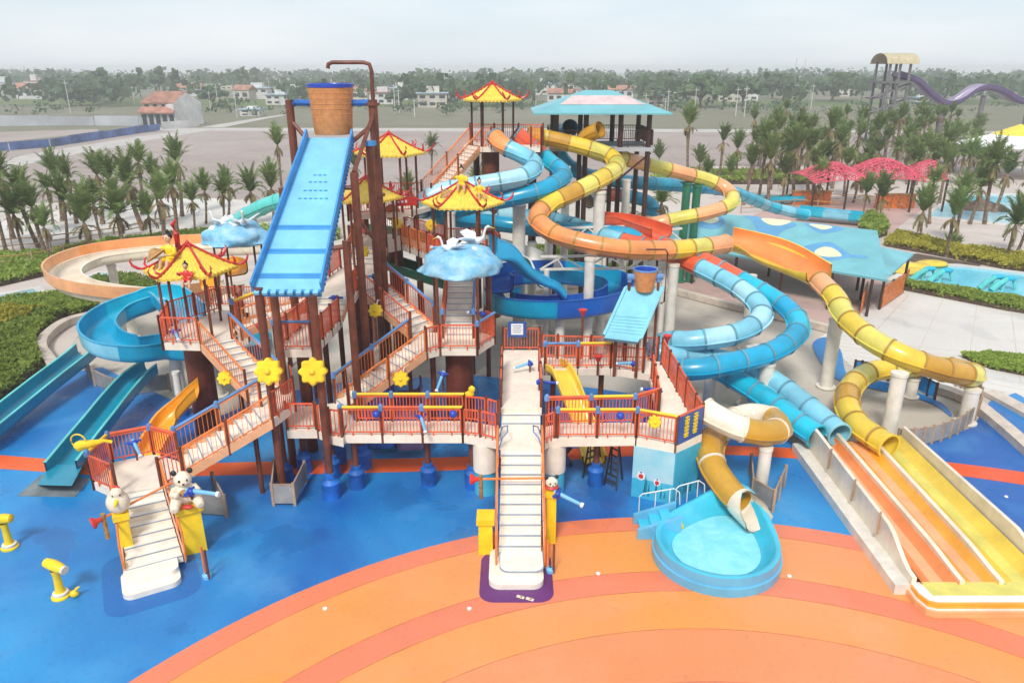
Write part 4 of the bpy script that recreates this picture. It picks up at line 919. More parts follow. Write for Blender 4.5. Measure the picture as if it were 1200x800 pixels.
fpost(-6.15, 29.4, 11.2, .16); fpost(-9.0, 29.4, 10.6, .16); fpost(-5.9, 31.6, 12.0, .16); fpost(-9.4, 32.9, 13.75, .17); fpost(-5.88, 32.9, 13.75, .19)
for p, q in (((-9.4, 32.9, 12.9), (-8.5, 32.3, 12.0)), ((-5.88, 32.9, 13.2), (-6.15, 29.4, 11.2)), ((-5.88, 32.9, 12.8), (-6.7, 32.2, 12.1)), ((-6.15, 29.4, 9.4), (-5.9, 31.6, 8.0)), ((-5.9, 31.6, 10.8), (-5.88, 32.9, 12.6)), ((-5.95, 26.2, 9.0), (-6.6, 26.2, 8.9)), ((-9.0, 29.4, 10.5), (-8.7, 29.4, 10.6)), ((-8.75, 26.2, 8.8), (-8.65, 26.2, 8.8)), ((-6.15, 29.4, 10.6), (-6.6, 29.4, 10.6))):
    MB().cyl(p, q, .09, n=8).build('brace', 'post_brown', fr_, True)
MB().lathe([(.2, 0), (.3, .02), (.3, .12), (.2, .14)], (-5.88, 32.9, 13.5), 14).build('collar', 'post_brown', fr_, True)
MB().lathe([(.2, 0), (.3, .02), (.3, .12), (.2, .14)], (-5.88, 32.9, 9.7), 14).build('collar', 'post_brown', fr_, True)
for z in (13.6,): MB().cyl((-9.55, 32.95, z), (-9.2, 32.95, z), .14, n=10).build('bearing', 'blue_guard', fr_, True)
MB().lathe([(0, 0), (.3, 0), (.3, .18), (0, .18)], (-5.9, 31.6, 12.0), 12).build('cap', 'chute_rim', fr_, True)
wp = [V((-5.88, 33.0, 13.6)), V((-5.88, 33.05, 14.9)), V((-5.95, 33.05, 15.15)), V((-6.2, 33.05, 15.22)), V((-7.5, 33.05, 15.22)), V((-7.66, 33.05, 15.15)), V((-7.7, 33.05, 14.98))]
MB().pipe(wp, .085, 10).build('water_pipe', 'post_brown', fr_, True)
# small bucket, chute and its frame
bucket('small orange tipping bucket with a blue mouth above the short chute', WY(755, 340, 30.2) + V((0, 0, 0)), .37, .5, .95, hoop=True, axle=.75, am='pipe_blue')
bz = WY(755, 340, 30.2).z
chute('short blue ribbed chute below the small bucket', WY(735, 336, 30.3), WY(776, 336, 30.3), WY(709, 393, 28.6), WY(749, 398, 28.5), .1, 't_lightblue', 't_lightblue', ribs=(.6, .66, .72, .78, .84, .9), lip=.2, sidecol='t_lightblue')
sf = thing('small_bucket_frame', 'thin brown post frame holding the small bucket', 'frame', (5.5, 30.3, zB))
pl, pr = WY(738, 325, 30.2), WY(772, 325, 30.2)
for p in (pl, pr):
    MB().cyl((p.x, p.y, zB - .3), (p.x, p.y, p.z + .1), .06, n=8).build('post', 'post_brown', sf, True)
    MB().lathe([(0, 0), (.1, 0), (.1, .3), (0, .3)], (p.x, p.y, p.z - .2), 10).build('bearing', 'pipe_blue', sf, True)
MB().pipe([V((pr.x + .15, 30.2, bz - .6)), V((pr.x + .3, 30.2, bz - .5)), V((pr.x + .3, 30.2, bz + 1.6)), V((pr.x + .2, 30.2, bz + 1.75)), V((pr.x - .6, 30.2, bz + 1.75))], .04, 8).build('water_pipe', 'post_brown', sf, True)
for q in (WY(722, 392, 28.9), WY(748, 392, 28.8), WY(758, 370, 29.5)):
    MB().cyl((q.x, q.y, zB - .2), (q.x, q.y, q.z), .07, n=8).build('post', 'post_brown', sf, True)
# blue slide from the central pagoda into the blue ring slide
open_flume('bright blue open slide dropping from the central pagoda', [V((-.9, 35.3, zPB)), V((-.2, 35.6, zPB - .1)), V((.6, 36.2, 5.3)), V((1.3, 36.7, 4.7)), V((2.1, 37.1, 4.3)), V((2.6, 37.3, 3.75))], 1.15, .45, ['t_sky'], seg=30, hl=lambda f: .45 + .65*max(0, 1 - f*3.2), hr=lambda f: .45 + .65*max(0, 1 - f*3.2))
rc = V((2.55, 39.0)); ring = []
for k in range(29):
    a = R(200 - 360*k/24); ring.append(V((rc.x + 3.35*math.cos(a), rc.y + 2.5*math.sin(a), 3.75 - 1.1*k/28)))
open_flume('round deep blue and light blue ring slide behind the central walkway', ring, 1.35, 1.0, [('t_royal', 't_royal'), ('t_royal', 't_blue'), ('t_blue', 't_cyan'), ('t_royal', 't_blue')], seg=3.2, hr=lambda f: .85)
tag(MB().prism([(rc.x + 2.75*math.cos(R(15*k)), rc.y + 1.9*math.sin(R(15*k))) for k in range(24)], 2.75, 2.85).build('bowl_floor', 't_royal'), 'deep blue disc closing the middle of the ring slide', 'slide bowl')
open_flume('yellow slide between the ring decks under the pale blue pipe', [V((1.75, 29.3, zB - .05)), V((2.1, 28.9, zB - .15)), V((2.6, 27.9, 1.9)), V((3.0, 27.1, 1.0)), V((3.2, 26.4, .4)), V((3.25, 25.9, .3))], .85, .35, ['t_yellow'], seg=20)
# left slides
open_flume('large orange and cream open flume looping beyond the left pagoda', PT([(330, 294, 4.6), (290, 296, 4.3), (235, 298, 4.0), (175, 301, 3.7), (120, 308, 3.5), (88, 319, 3.35), (78, 331, 3.2), (96, 343, 3.05), (140, 351, 2.9), (190, 353, 2.75), (240, 347, 2.6), (275, 340, 2.4)]), 1.6, .8, [('t_cream', 't_cream')], seg=2.2, hl=lambda f: .55, hr=lambda f: .5, name='open_slide')
fo = PT([(290, 296, 4.3), (235, 298, 4.0), (175, 301, 3.7), (120, 308, 3.5), (88, 319, 3.35), (78, 331, 3.2), (96, 343, 3.05), (140, 351, 2.9), (190, 353, 2.75), (240, 347, 2.6)])
P_ = spline(fo, .3); F_ = frames(P_); ow = thing('flume_wall', 'curved orange guard wall on the outer edge of the looping flume', 'slide wall', (P_[0].x, P_[0].y, P_[0].z))
i = 0
while i < len(P_) - 2:
    j = min(len(P_) - 1, i + 7); rows = []
    for q in range(i, j + 1):
        p, tt, a, b = F_[q]; a = V((tt.y, -tt.x, 0)).normalized(); o = p + a*.85
        rows.append([o + V((0, 0, .3)), o + a*.14 + V((0, 0, 1.08)), o + a*.24 + V((0, 0, 1.1)), o + a*.2 + V((0, 0, .42))])
    MB().grid(rows).build('wall_section', 't_peach' if i > len(P_)*.42 else 't_orange', ow, True, 50); i = j
open_flume('blue open spiral slide curling below the left pagoda platform', [V((-14.0, 30.4, 4.6))] + PT([(196, 357, 4.1), (168, 364, 3.85), (135, 378, 3.55), (117, 397, 3.25), (130, 413, 3.0), (165, 419, 2.75), (205, 416, 2.5)]) + [V((-12.6, 32.2, 2.3)), V((-12.4, 33.6, 2.1)), V((-13.6, 34.6, 1.95))], 1.45, .8, [('t_blue', 't_blue'), ('t_cyan', 't_blue'), ('t_blue', 't_lightblue')], seg=4.2, hl=lambda f: .8, hr=lambda f: .8)
open_flume('short teal chute landing on the grey slatted mat', PT([(178, 436, 1.5), (160, 450, 1.2), (140, 472, .9), (118, 500, .6), (98, 525, .4), (74, 556, .3)]), 1.05, .55, [('t_teal', 't_teal')], seg=2.6, lipm='t_turq')
open_flume('long teal slide running to the left edge of the blue floor', PT([(104, 416, 1.1), (88, 430, .9), (56, 455, .65), (18, 486, .45), (-30, 525, .35)]), 1.1, .6, ['t_teal'], seg=3.5, lipm='t_turq')
MB().obox(W(66, 556, .42), (.6, .25, 0), (-.1, .25, 0), (0, 0, .4))
open_flume('amber yellow slide dropping beside the brown drum column', PT([(232, 463, 2.4), (216, 478, 1.9), (200, 497, 1.3), (188, 518, .8), (176, 540, .35)]), 1.0, .55, ['t_amber'], seg=20)
open_flume('amber curved slide wall behind the left pagoda', PT([(278, 322, 4.7), (268, 318, 4.6), (256, 322, 4.3), (244, 340, 3.6)]), 1.1, .7, ['t_amber'], seg=20)
open_flume('white open flume behind the central pagoda', [V((-8.5, 44.5, 5.6)), V((-5, 44.2, 5.2)), V((-1, 43.2, 4.6)), V((1.5, 42, 4.0)), V((2.2, 40.6, 3.4))], 1.6, .8, [('t_white', 't_green')], seg=3.5)
open_flume('dark green open flume above the rubber floor behind the curved walkway', [V((-7.4, 40.0, 4.9)), V((-5, 38.6, 4.5)), V((-2.6, 37.6, 4.0))], 1.2, .5, [('t_green', 't_green')], seg=3.5)
# blue cover shapes and purple slide mouth under the left flights
open_flume('purple slide mouth under the flight with the blue-lined rail', [V((-4.6, 29.5, 1.9)), V((-4.4, 28.6, 1.2)), V((-4.2, 27.6, .5)), V((-4.1, 27.0, .3))], 1.2, .6, [('t_purple', 't_blue')], seg=9)
open_flume('royal blue slide under the flight with the blue-lined rail', [V((-5.9, 30.2, 2.0)), V((-5.6, 29.0, 1.2)), V((-5.4, 27.8, .4)), V((-5.4, 27.2, .3))], 1.2, .6, [('t_royal', 't_blue')], seg=9)
# steel columns for the slides
cols_ = [(11.44, 30.8, 2.62, .36, 'below the deep blue loop'), (11.2, 32.1, 2.9, .4, 'inside the twin blue loops'), (15.76, 34.2, 3.5, .36, 'under the yellow tube by the wading channel'),
         (16.35, 28.9, 2.9, .36, 'in the round concrete court'), (19.39, 33.0, .95, .3, 'under the returning yellow tube'), (20.46, 30.2, 1.6, .36, 'at the far end of the yellow tube'),
         (9.3, 24.15, 1.95, .26, 'beside the cream and gold tube'), (9.26, 31.9, 2.0, .3, 'left of the twin blue loops'), (5.05, 43.0, 8.3, .38, 'tall and free-standing between the crossing tubes'),
         (.4, 42.4, 7.6, .42, 'tall behind the blue slide'), (1.2, 43.6, 5.2, .3, 'short behind the tall one'), (2.5, 36.7, 2.7, .28, 'under the near rim of the ring slide'), (4.9, 39.2, 2.6, .3, 'under the right rim of the ring slide'),
         (.3, 40.2, 2.8, .3, 'under the left rim of the ring slide'), (4.0, 37.2, 5.8, .3, 'under the big orange curve'), (8.6, 38.3, 5.2, .3, 'under the yellow tube next to the small bucket'), (3.3, 46.2, 9.3, .3, 'behind the crossing tubes'),
         (-15.8, 32.4, 2.35, .32, 'below the blue spiral'), (-14.4, 33.2, 1.7, .4, 'thick under the left pagoda'), (-22.5, 41.5, 2.7, .3, 'under the near side of the looping flume'), (-25.5, 46.0, 3.2, .3, 'under the far side of the looping flume'), (-17.5, 41.0, 2.4, .3, 'under the flume end'),
         (13.2, 39.5, 4.3, .26, 'under the open orange bowl'), (7.4, 48.5, 8.2, .3, 'under the start of the banded tube'), (2.6, 52.0, 7.6, .3, 'under the blue pavilion tube'), (-3.4, 40.9, 7.5, .3, 'behind the central pagoda')]
for x, y, z, r_, w_ in cols_: steel_column('round cream steel column ' + w_, x, y, z + .07, r_*.88)
for lab_, q in (('green steel column under the banded tube', W(806, 205, 7.85)), ('second green steel column under the banded tube', W(818, 208, 7.65))):
    x, y, zt_ = q.x, q.y, q.z - .5; t = thing('green_column', lab_, 'column', (x, y, 0)); MB().lathe([(.45, 0), (.45, .1), (.3, .12), (.3, zt_ - .2), (.36, zt_ - .15), (.36, zt_), (0, zt_)], (x, y, 0), 14).build('shaft', 't_green', t, True); MB().beam((x - .5, y, zt_), (x + .5, y, zt_), .3, .1).build('saddle', 't_green', t)
steel_column('cream steel column with a blue base guard below the spiral slide', -15.2, 31.0, 2.15, .16, base=True)
for lab, x0, y0, x1, y1, z in (('white truss girder between the crossing tubes', 2.0, 42.6, 6.8, 43.2, 5.6), ('white truss girder below the big orange curve', 1.5, 38.6, 8.6, 39.0, 4.9), ('white truss girder under the red stub tube', 5.2, 43.0, 10.5, 45.5, 5.0)):
    t = thing('truss_girder', lab, 'girder', (x0, y0, z)); a, b = V((x0, y0, z)), V((x1, y1, z))
    for dz in (0, .7): MB().beam(a + V((0, 0, dz)), b + V((0, 0, dz)), .12, .12).build('chord', 'steel_white', t)
    for k in range(6):
        p, q = a.lerp(b, k/6), a.lerp(b, (k+1)/6); MB().beam(p + V((0, 0, .7*(k % 2))), q + V((0, 0, .7*((k+1) % 2))), .08, .08).build('brace', 'steel_white', t)
    for f in (.05, .95):
        p = a.lerp(b, f); MB().cyl((p.x, p.y, 0), p, .15, n=10).build('leg', 'steel_white', t, True)
# round basin with its entry steps
bs = thing('splash_basin', 'light blue pear-shaped splash basin on the orange floor', 'basin', W(840, 660, 0))
def pear(s):
    o = []; c = W(838, 652, 0)
    for k in range(48):
        a = 2*math.pi*k/48; r_ = 2.0*s; x, y = r_*math.cos(a), r_*.98*math.sin(a)
        f = max(0, math.cos(a - R(62)))**3; x += f*.55*s; y += f*1.0*s
        o.append(V((c.x + x, c.y + y)))
    return o
prof = [(1.03, 0), (1.03, .3), (1.0, .32), (1.0, .38), (.99, .64), (.98, .68), (.92, .68), (.89, .62), (.84, .38), (.72, .26), (.55, .22)]
rows = []
for s, z in prof:
    q = pear(s); rows.append([V((p.x, p.y, z + (.5*max(0, math.cos(2*math.pi*k/48 - R(62)))**6 if z > .5 else 0))) for k, p in enumerate(q)])
MB().grid(rows[:5], True).build('wall', 'basin_wall', bs, True, 50)
MB().grid(rows[4:], True).build('bowl', 'basin', bs, True, 60)
MB().sheet(pear(.60), .235).build('bowl_floor', 'basin', bs)
tag(MB().sheet(pear(.70), .275).build('pool_water', 'water_basin', bs))
te = W(868, 588, .95)
td = (W(868, 588, .95) - W(855, 575, 1.05)).normalized(); ts = td.cross(V((0, 0, 1))).normalized(); tu = ts.cross(td); lr = []
for k in range(9):
    f = k/8; o = te + td*(1.0*f) + V((0, 0, .10*f)); rr = .49 + .06*f; ext = 85*(1 - f)**1.5 - 8*f
    lr.append([o + (ts*math.cos(R(180 - ext + a_*(180 + 2*ext)/14)) + tu*math.sin(R(180 - ext + a_*(180 + 2*ext)/14)))*rr for a_ in range(15)])
MB().grid(lr).build('tube_lip', 't_cream', bs, True, 80)
MB().grid([[te + td*(k/8) + V((0, 0, .10*k/8)) + (p - te - td*(k/8) - V((0, 0, .10*k/8)))*1.08 for p in r0] for k, r0 in enumerate(lr)]).build('tube_lip_shell', 't_cream', bs, True, 80)
c = W(768, 622, 0)
for k, (x0, x1, h) in enumerate(((-.55, -.2, .2), (-.2, .15, .4), (.15, .5, .6))): MB().box(c.x + x0, c.x + x1, c.y - .35, c.y + .45, 0.01, h).build('entry_step', 'basin', bs)
for y in (-.42, .5): MB().hexa([c + V((-.7, y-.07, .01)), c + V((.75, y-.07, .01)), c + V((.75, y+.07, .01)), c + V((-.7, y+.07, .01)), c + V((-.7, y-.07, .35)), c + V((.75, y-.07, .85)), c + V((.75, y+.07, .85)), c + V((-.7, y+.07, .35))]).build('entry_cheek', 'basin_wall', bs)
for k in range(2): MB().box(c.x + .55 + .17*k, c.x + .72 + .17*k, c.y - .25, c.y + .3, .2, .55 - .17*k).build('inner_step', 'pipe_yellow', bs)
for y, x0, x1 in ((.62, -.5, .9), (-.1, .9, 1.9)):
    y0 = c.y + (.62 if y > 0 else 1.15); a = V((c.x + x0, y0, .3)); b = V((c.x + x1, y0, .6))
    MB().pipe([a, a + V((0, 0, .7)), a + V((.1, 0, .8)), b + V((-.2, .1, .65)), b + V((0, .1, .5)), b + V((.05, .1, 0))], .022, 6).build('handrail', 'paper', bs, True)
    for f in (.4, .75): p = a.lerp(b, f); MB().cyl(p, p + V((0, .04, .72)), .018, n=6).build('rail_post', 'paper', bs, True)
# ------------------------------------------------------------------ pagoda roofs
def pagoda(label, c, ze, rad, hgt, zd, rot=0, name='pagoda_roof', np_=6, tall=False):
    c = V(c); t = thing(name, label, 'pagoda roof', (c.x, c.y, zd)); n = 6
    prof = lambda f: (rad * f, hgt * ((1 - f)**1.25) + .02)     # f: 0 top .. 1 eave
    for k in range(n):
        a0, a1 = R(60*k) + rot, R(60*(k+1)) + rot; rows = []; nu, nv = 25, 9
        for j in range(nv):
            f = .06 + .94*j/(nv-1); r_, z = prof(f); p0 = V((math.cos(a0), math.sin(a0), 0))*r_; p1 = V((math.cos(a1), math.sin(a1), 0))*r_; row = []; row2 = []
            for i in range(nu):
                u = i/(nu-1); p = p0.lerp(p1, u); rib = .045*abs(math.sin(u*math.pi*8)) * (.4 + f)
                row.append(V((c.x + p.x, c.y + p.y, ze + z + rib + .03)))
                row2.append(V((c.x + p.x*1.012, c.y + p.y*1.012, ze + z + rib - .035)))
            if j: rows.append(row2)
            rows.append(row)
        rows.append([p - V((0, 0, .14)) for p in row])
        MB().grid(rows).build('roof_slope', 'roof_yellow', t, True, 25)
        pts = []
        for j in range(10):
            f = .03 + .97*j/9; r_, z = prof(f); pts.append(V((c.x + r_*math.cos(a0), c.y + r_*math.sin(a0), ze + z + .09)))
        d = V((math.cos(a0), math.sin(a0), 0))
        pts += [pts[-1] + d*.16 + V((0, 0, .03)), pts[-1] + d*.34 + V((0, 0, .15)), pts[-1] + d*.42 + V((0, 0, .34)), pts[-1] + d*.34 + V((0, 0, .44))]
        o = MB().pipe(pts, [.045]*10 + [.065, .055, .04, .015], 7).build('ridge', 'ridge_red', t, True)
        q = pts[8]; s = d.cross(V((0, 0, 1)))
        MB().pipe([q, q + d*.12 + s*.12 + V((0, 0, .1)), q + d*.1 + s*.22 + V((0, 0, .28)), q + s*.17 + V((0, 0, .36))], [.05, .05, .04, .015], 6).build('curl', 'ridge_red', o, True)
    # soffit and ring beam
    MB().sheet([(c.x + rad*.97*math.cos(R(60*k)+rot), c.y + rad*.97*math.sin(R(60*k)+rot)) for k in range(6)][::-1], ze - .06).build('soffit', 'rail_red', t)
    MB().lathe([(0, 0), (.15, 0), (.16, .07), (.07, .12), (.09, .18), (.03, .26), (0, .3)], (c.x, c.y, ze + hgt*.93), 10).build('finial', 'ridge_red', t, True)
    for k in range(np_):
        a = R(360*k/np_) + rot + R(0); p = V((c.x + rad*.72*math.cos(a), c.y + rad*.72*math.sin(a), 0))
        MB().cyl((p.x, p.y, zd), (p.x, p.y, ze), .06, n=8).build('post', 'post_dark' if tall else 'post_brown', t, True)
    return t
pagoda('yellow pagoda roof with a seated figure above the left platform', (-12.85, 28.9), 7.45, 1.8, .98, zP3, R(12))
pagoda('yellow pagoda roof with two climbing figures beside the crane cloud', (-2.35, 35.7), 8.95, 2.0, 1.0, zPB, R(0))
pagoda('topmost yellow pagoda roof over the starts of the tubes', (-1.15, 45.6), 13.25, 1.7, .9, zTW, R(0), tall=True)
pagoda('yellow pagoda roof over the high rear platform left of the tower stairs', (-6.35, 39.6), 10.85, 1.85, .95, zP7, R(0))
pagoda('low yellow pagoda roof partly hidden behind the brown bucket posts', (-7.5, 39.2), 8.6, 1.7, 1.0, zPB, R(0)) if False else pagoda('low yellow pagoda roof partly hidden behind the brown bucket posts', (-7.1, 36.6), 9.05, 1.75, .95, zP6, R(0))
# ------------------------------------------------------------------ cloud roofs
def cloud_roof(label, c, rx, ry, h, zd, posts, cranes, seed, pm='post_brown'):
    c = V(c); t = thing('cloud_roof', label, 'canopy', (c.x, c.y, zd)); rows = []; n, m = 40, 16
    for k in range(m + 1):
        ph = math.pi*k/m - math.pi/2; row = []
        for i in range(n):
            a = 2*math.pi*i/n; x, y, z = math.cos(ph)*math.cos(a), math.cos(ph)*math.sin(a), math.sin(ph)
            d = 1 + .22*mnoise.noise(V((x*2.2 + seed, y*2.2, z*2.2))) + .10*abs(mnoise.noise(V((x*6, y*6 + seed, z*6))))
            zz = z*(h if z > 0 else h*.35)
            row.append(V((c.x + rx*x*d, c.y + ry*y*d, c.z + zz*d)))
        rows.append(row)
    MB().grid(rows, True).build('cloud_shell', 'cloud_blue', t, True, 80)
    for k in range(9):
        a = rng.uniform(0, 6.28); q = rng.uniform(.1, .75); p = V((c.x + rx*q*math.cos(a), c.y + ry*q*math.sin(a), c.z + h*.92*math.sqrt(1 - q*q)))
        MB().ball(p, (rng.uniform(.18, .36)*rx/1.6, rng.uniform(.15, .3), rng.uniform(.08, .16)), 10, 6).build('cloud_puff', 'cloud_white', t, True)
    for (x, y) in posts: MB().cyl((x, y, zd - .05), (x, y, c.z - .02), .055, n=8).build('post', pm, t, True)
    return t
def crane(label, p, rz, s=1.0):
    p = V(p); t = thing('crane_statue', label, 'statue', p); Rm = Matrix.Rotation(rz, 3, 'Z')
    L = lambda x, y, z: p + Rm @ V((x*s, y*s, z*s))
    MB().pipe([L(-.5, 0, .14), L(-.3, 0, .2), L(0, 0, .26), L(.25, 0, .3), L(.42, 0, .42), L(.46, 0, .62), L(.52, 0, .78), L(.6, 0, .82), L(.66, 0, .8)], [.03*s, .11*s, .16*s, .13*s, .06*s, .045*s, .05*s, .055*s, .03*s], 10).build('body', 'cloud_white', t, True)
    MB().pipe([L(.65, 0, .8), L(.85, 0, .74)], [.025*s, .006*s], 6).build('beak', 'pipe_yellow', t, True)
    for sd in (-1, 1):
        MB().add([L(.15, sd*.1, .32), L(-.15, sd*.12, .3), L(-.5, sd*.6, .5), L(-.25, sd*.75, .58), L(.1, sd*.5, .5)] + [L(.15, sd*.1, .26), L(-.15, sd*.12, .24), L(-.5, sd*.6, .46), L(-.25, sd*.75, .54), L(.1, sd*.5, .45)],
                 [(0, 1, 2, 3, 4), (9, 8, 7, 6, 5)] + [(i, (i+1) % 5, 5 + (i+1) % 5, 5 + i) for i in range(5)]).build('wing', 'cloud_white', t)
    MB().ball(L(-.55, 0, .13), (.14*s, .08*s, .05*s), 8, 5).build('tail', 'black', t, True)
    return t
c1 = V((-2.2, 30.6, 7.05))
cloud_roof('pale blue cloud-shaped roof over the steep flight', c1, 1.65, 1.7, .95, zP5, [(-3.05, 29.1), (-1.4, 29.1), (-3.4, 31.3), (-.95, 31.2)], 1, 3)
crane('white crane statue with raised neck on the central cloud roof', (-1.7, 31.3, 7.75), 0, 1.15)
crane('white crane statue with spread wings low on the central cloud roof', (-2.5, 30.3, 7.72), R(200), .95)
c2 = WY(278, 280, 37.0)
cloud_roof('small pale blue cloud-shaped roof behind the big chute', c2, 1.65, 1.5, .9, 3.6, [(c2.x - 1, 36.4), (c2.x + 1, 36.4), (c2.x - .9, 37.8), (c2.x + .9, 37.8)], 2, 8)
platform('plain cream deck below the small cloud roof', [(c2.x - 1.5, 35.9), (c2.x + 2.8, 35.9), (c2.x + 2.8, 38.2), (c2.x - 1.5, 38.2)], 3.65, rails=[([(c2.x - 1.45, 35.95), (c2.x + 2.75, 35.95)], dict())], posts=[(c2.x, 37, dict(guard=False)), (c2.x + 2, 37, dict(guard=False))])
crane('white crane statue perched left on the small cloud roof', (c2.x - .7, 36.8, c2.z + .65), R(160), .9)
crane('white crane statue with lowered wings right on the small cloud roof', (c2.x + .6, 36.5, c2.z + .65), R(-70), 1.15)
# ------------------------------------------------------------------ flowers, water guns, valves
def flower(label, c, r=.42, face=(0, -1, .25), stem=None):
    c = V(c); t = thing('flower_sprinkler', label, 'water toy', c); f = V(face).normalized(); a = f.orthogonal().normalized(); b = f.cross(a)
    ring = [c + (a*math.cos(2*math.pi*k/64) + b*math.sin(2*math.pi*k/64)) * r * (1 + .10*math.cos(8*2*math.pi*k/64)) for k in range(64)]
    n = 64; vs = [p + f*.1 for p in ring] + [p - f*.1 for p in ring] + [c + (p - c)*.85 + f*.15 for p in ring] 
    fs = [(k, (k+1) % n, n + (k+1) % n, n + k) for k in range(n)] + [tuple(range(n, 2*n))] + [(2*n + k, 2*n + (k+1) % n, (k+1) % n, k) for k in range(n)] + [tuple(range(2*n, 3*n))][::-1]
    MB().add(vs, fs).build('petal_disc', 'yellow_plastic', t, True, 40)
    MB().ball(c + f*.14, (r*.26, r*.26, r*.26), 10, 6).build('centre', 'pipe_yellow', t, True)
    if stem is not None: 
        s_ = V(stem); MB().pipe([s_, s_.lerp(c, .5) + V((0, 0, .25)), c - f*.08], .035, 8).build('feed_pipe', 't_cream', t, True)
    return t
fl1, fl2 = WY(315, 435, 24.05), WY(367, 435, 23.75)
flower('big yellow flower sprinkler on the left brown chute post', fl1, .45, stem=(-8.6, 24.3, fl1.z + .35))
flower('big yellow flower sprinkler on the right brown chute post', fl2, .45, stem=(-6.72, 24.0, fl2.z + .35))
flower('small yellow flower under the blue-lined flight', WY(470, 444, 27.0), .3, stem=WY(478, 430, 28.6))
flower('small yellow flower below the flight to the brown posts', WY(440, 364, 30.6), .29, stem=WY(446, 352, 31.6))
flower('small yellow flower hanging under the flight to the left pagoda', WY(264, 443, 26.2), .27, stem=WY(275, 432, 26.8))
flower('yellow flower beside the railing at the mural corner', WY(767, 494, FRc.y + .1), .22, stem=WY(767, 500, FRc.y + .4))
for lab, px, py, Y in (('yellow flower above the curved rear walkway', 465, 262, 38.2), ('yellow flower at the bend of the curved walkway', 505, 264, 37.6), ('yellow flower on the rail behind the chute deck', 425, 295, 33.5)):
    flower(lab, WY(px, py, Y), .28, stem=WY(px, py + 14, Y + .3))
def gun(label, p, d, s=1.0, m='sky_blue_gun', hub='water_blue', foot=None):
    p = V(p); d = V(d).normalized(); t = thing('water_gun', label, 'water gun', p)
    MB().cyl(p - d*.12*s, p + d*.75*s, .07*s, .05*s, n=10).build('barrel', m, t, True)
    MB().cyl(p + d*.72*s, p + d*.8*s, .075*s, n=10).build('nozzle', 'paper', t, True)
    MB().ball(p - V((0, 0, .04*s)), .13*s, 10, 7).build('pivot', hub, t, True)
    sd = d.cross(V((0, 0, 1))).normalized()
    for e in (-1, 1): MB().cyl(p + sd*e*.08*s, p + sd*e*.24*s - d*.04, .05*s, n=8).build('valve', hub, t, True)
    MB().cyl(p - V((0, 0, foot if foot else .3)), p, .04*s, n=8).build('stand', 'post_brown', t, True)
    return t
gl = [('pale blue water gun crossing the central walkway', 621, 425, 28.9, zB + 1.2, (-1.0, -.3, -.25)), ('dark blue water gun on the central walkway rail', 632, 447, 27.0, zB + 1.15, (1, -.2, 0)),
      ('pale blue water gun pointing down between the decks', 519, 438, 27.0, 3.3, (-.3, -.6, -.7)), ('white water gun on the left ring deck rail', 493, 487, YF + .05, 3.2, (.3, -.8, -.5)),
      ('blue water gun under the small chute', 742, 425, 29.0, zB + 1.1, (-1, -.1, .0)), ('dark blue water gun on the ramp rail', 772, 456, 26.6, 3.3, (-1, -.2, .1)),
      ('blue water gun by the red slide on the lower left flight', 157, 518, 23.0, 2.3, (.5, -.6, -.3)), ('small blue water gun on the left pagoda rail', 205, 388, 27.6, 5.6, (.5, -.8, -.2)),
      ('blue water gun beside the steps to the upper deck', 355, 350, 31.4, 6.4, (-.6, -.6, .2)), ('dark blue water gun beside the brown posts', 391, 348, 31.0, 6.3, (.7, -.5, .1)),
      ('blue water gun at the top of the flight to the brown posts', 438, 323, 32.5, 6.6, (-.7, -.4, 0)), ('blue water gun beside the crane cloud', 522, 290, 34.3, 7.3, (-.7, -.4, .1)), ('dark blue water gun on the cloud landing rail', 566, 367, 30.6, 5.0, (-.8, -.4, .2))]
for lab, px, py, Y, z, d in gl:
    p = WY(px, py, Y); gun(lab, p, d, .95, 'sky_blue_gun' if 'dark' not in lab else 'water_blue', foot=.7)
for lab, px, py, Y in (('round blue valve wheel on the left ring rail', 441, 485, YF - .1), ('second round blue valve wheel on the left ring rail', 531, 485, YF - .1), ('round blue valve wheel on the right ring rail', 727, 487, YFR - .1)):
    p = WY(px, py, Y); t = thing('valve_wheel', lab, 'valve', p)
    MB().ball(p, .15, 10, 7).build('knob', 'water_blue', t, True)
    MB().cyl(p + V((0, .02, 0)), p + V((0, .14, 0)), .09, n=8).build('hub', 'pipe_blue', t, True)
# red funnels on posts
for lab, px, py, Y, z0 in (('small red funnel on a brown post behind the pale blue pipe rail', 683, 366, 30.4, zB), ('small red funnel at the top of the ramp rail', 782, 396, 30.0, zB), ('red funnel on the rail of the flight to the left pagoda', 305, 384, 27.6, zL + .4), ('red hydrant-like sprayer on the small bucket deck rail', 701, 420, 29.0, zB)):
    p = WY(px, py, Y); t = thing('spray_funnel', lab, 'water toy', (p.x, p.y, z0))
    MB().cyl((p.x, p.y, z0 - .2), p, .05, n=8).build('post', 'post_brown', t, True)
    MB().lathe([(0, -.16), (.06, -.15), (.1, -.05), (.17, .08), (.19, .13), (.15, .14), (0, .05)], p, 12).build('funnel', 'statue_red', t, True)
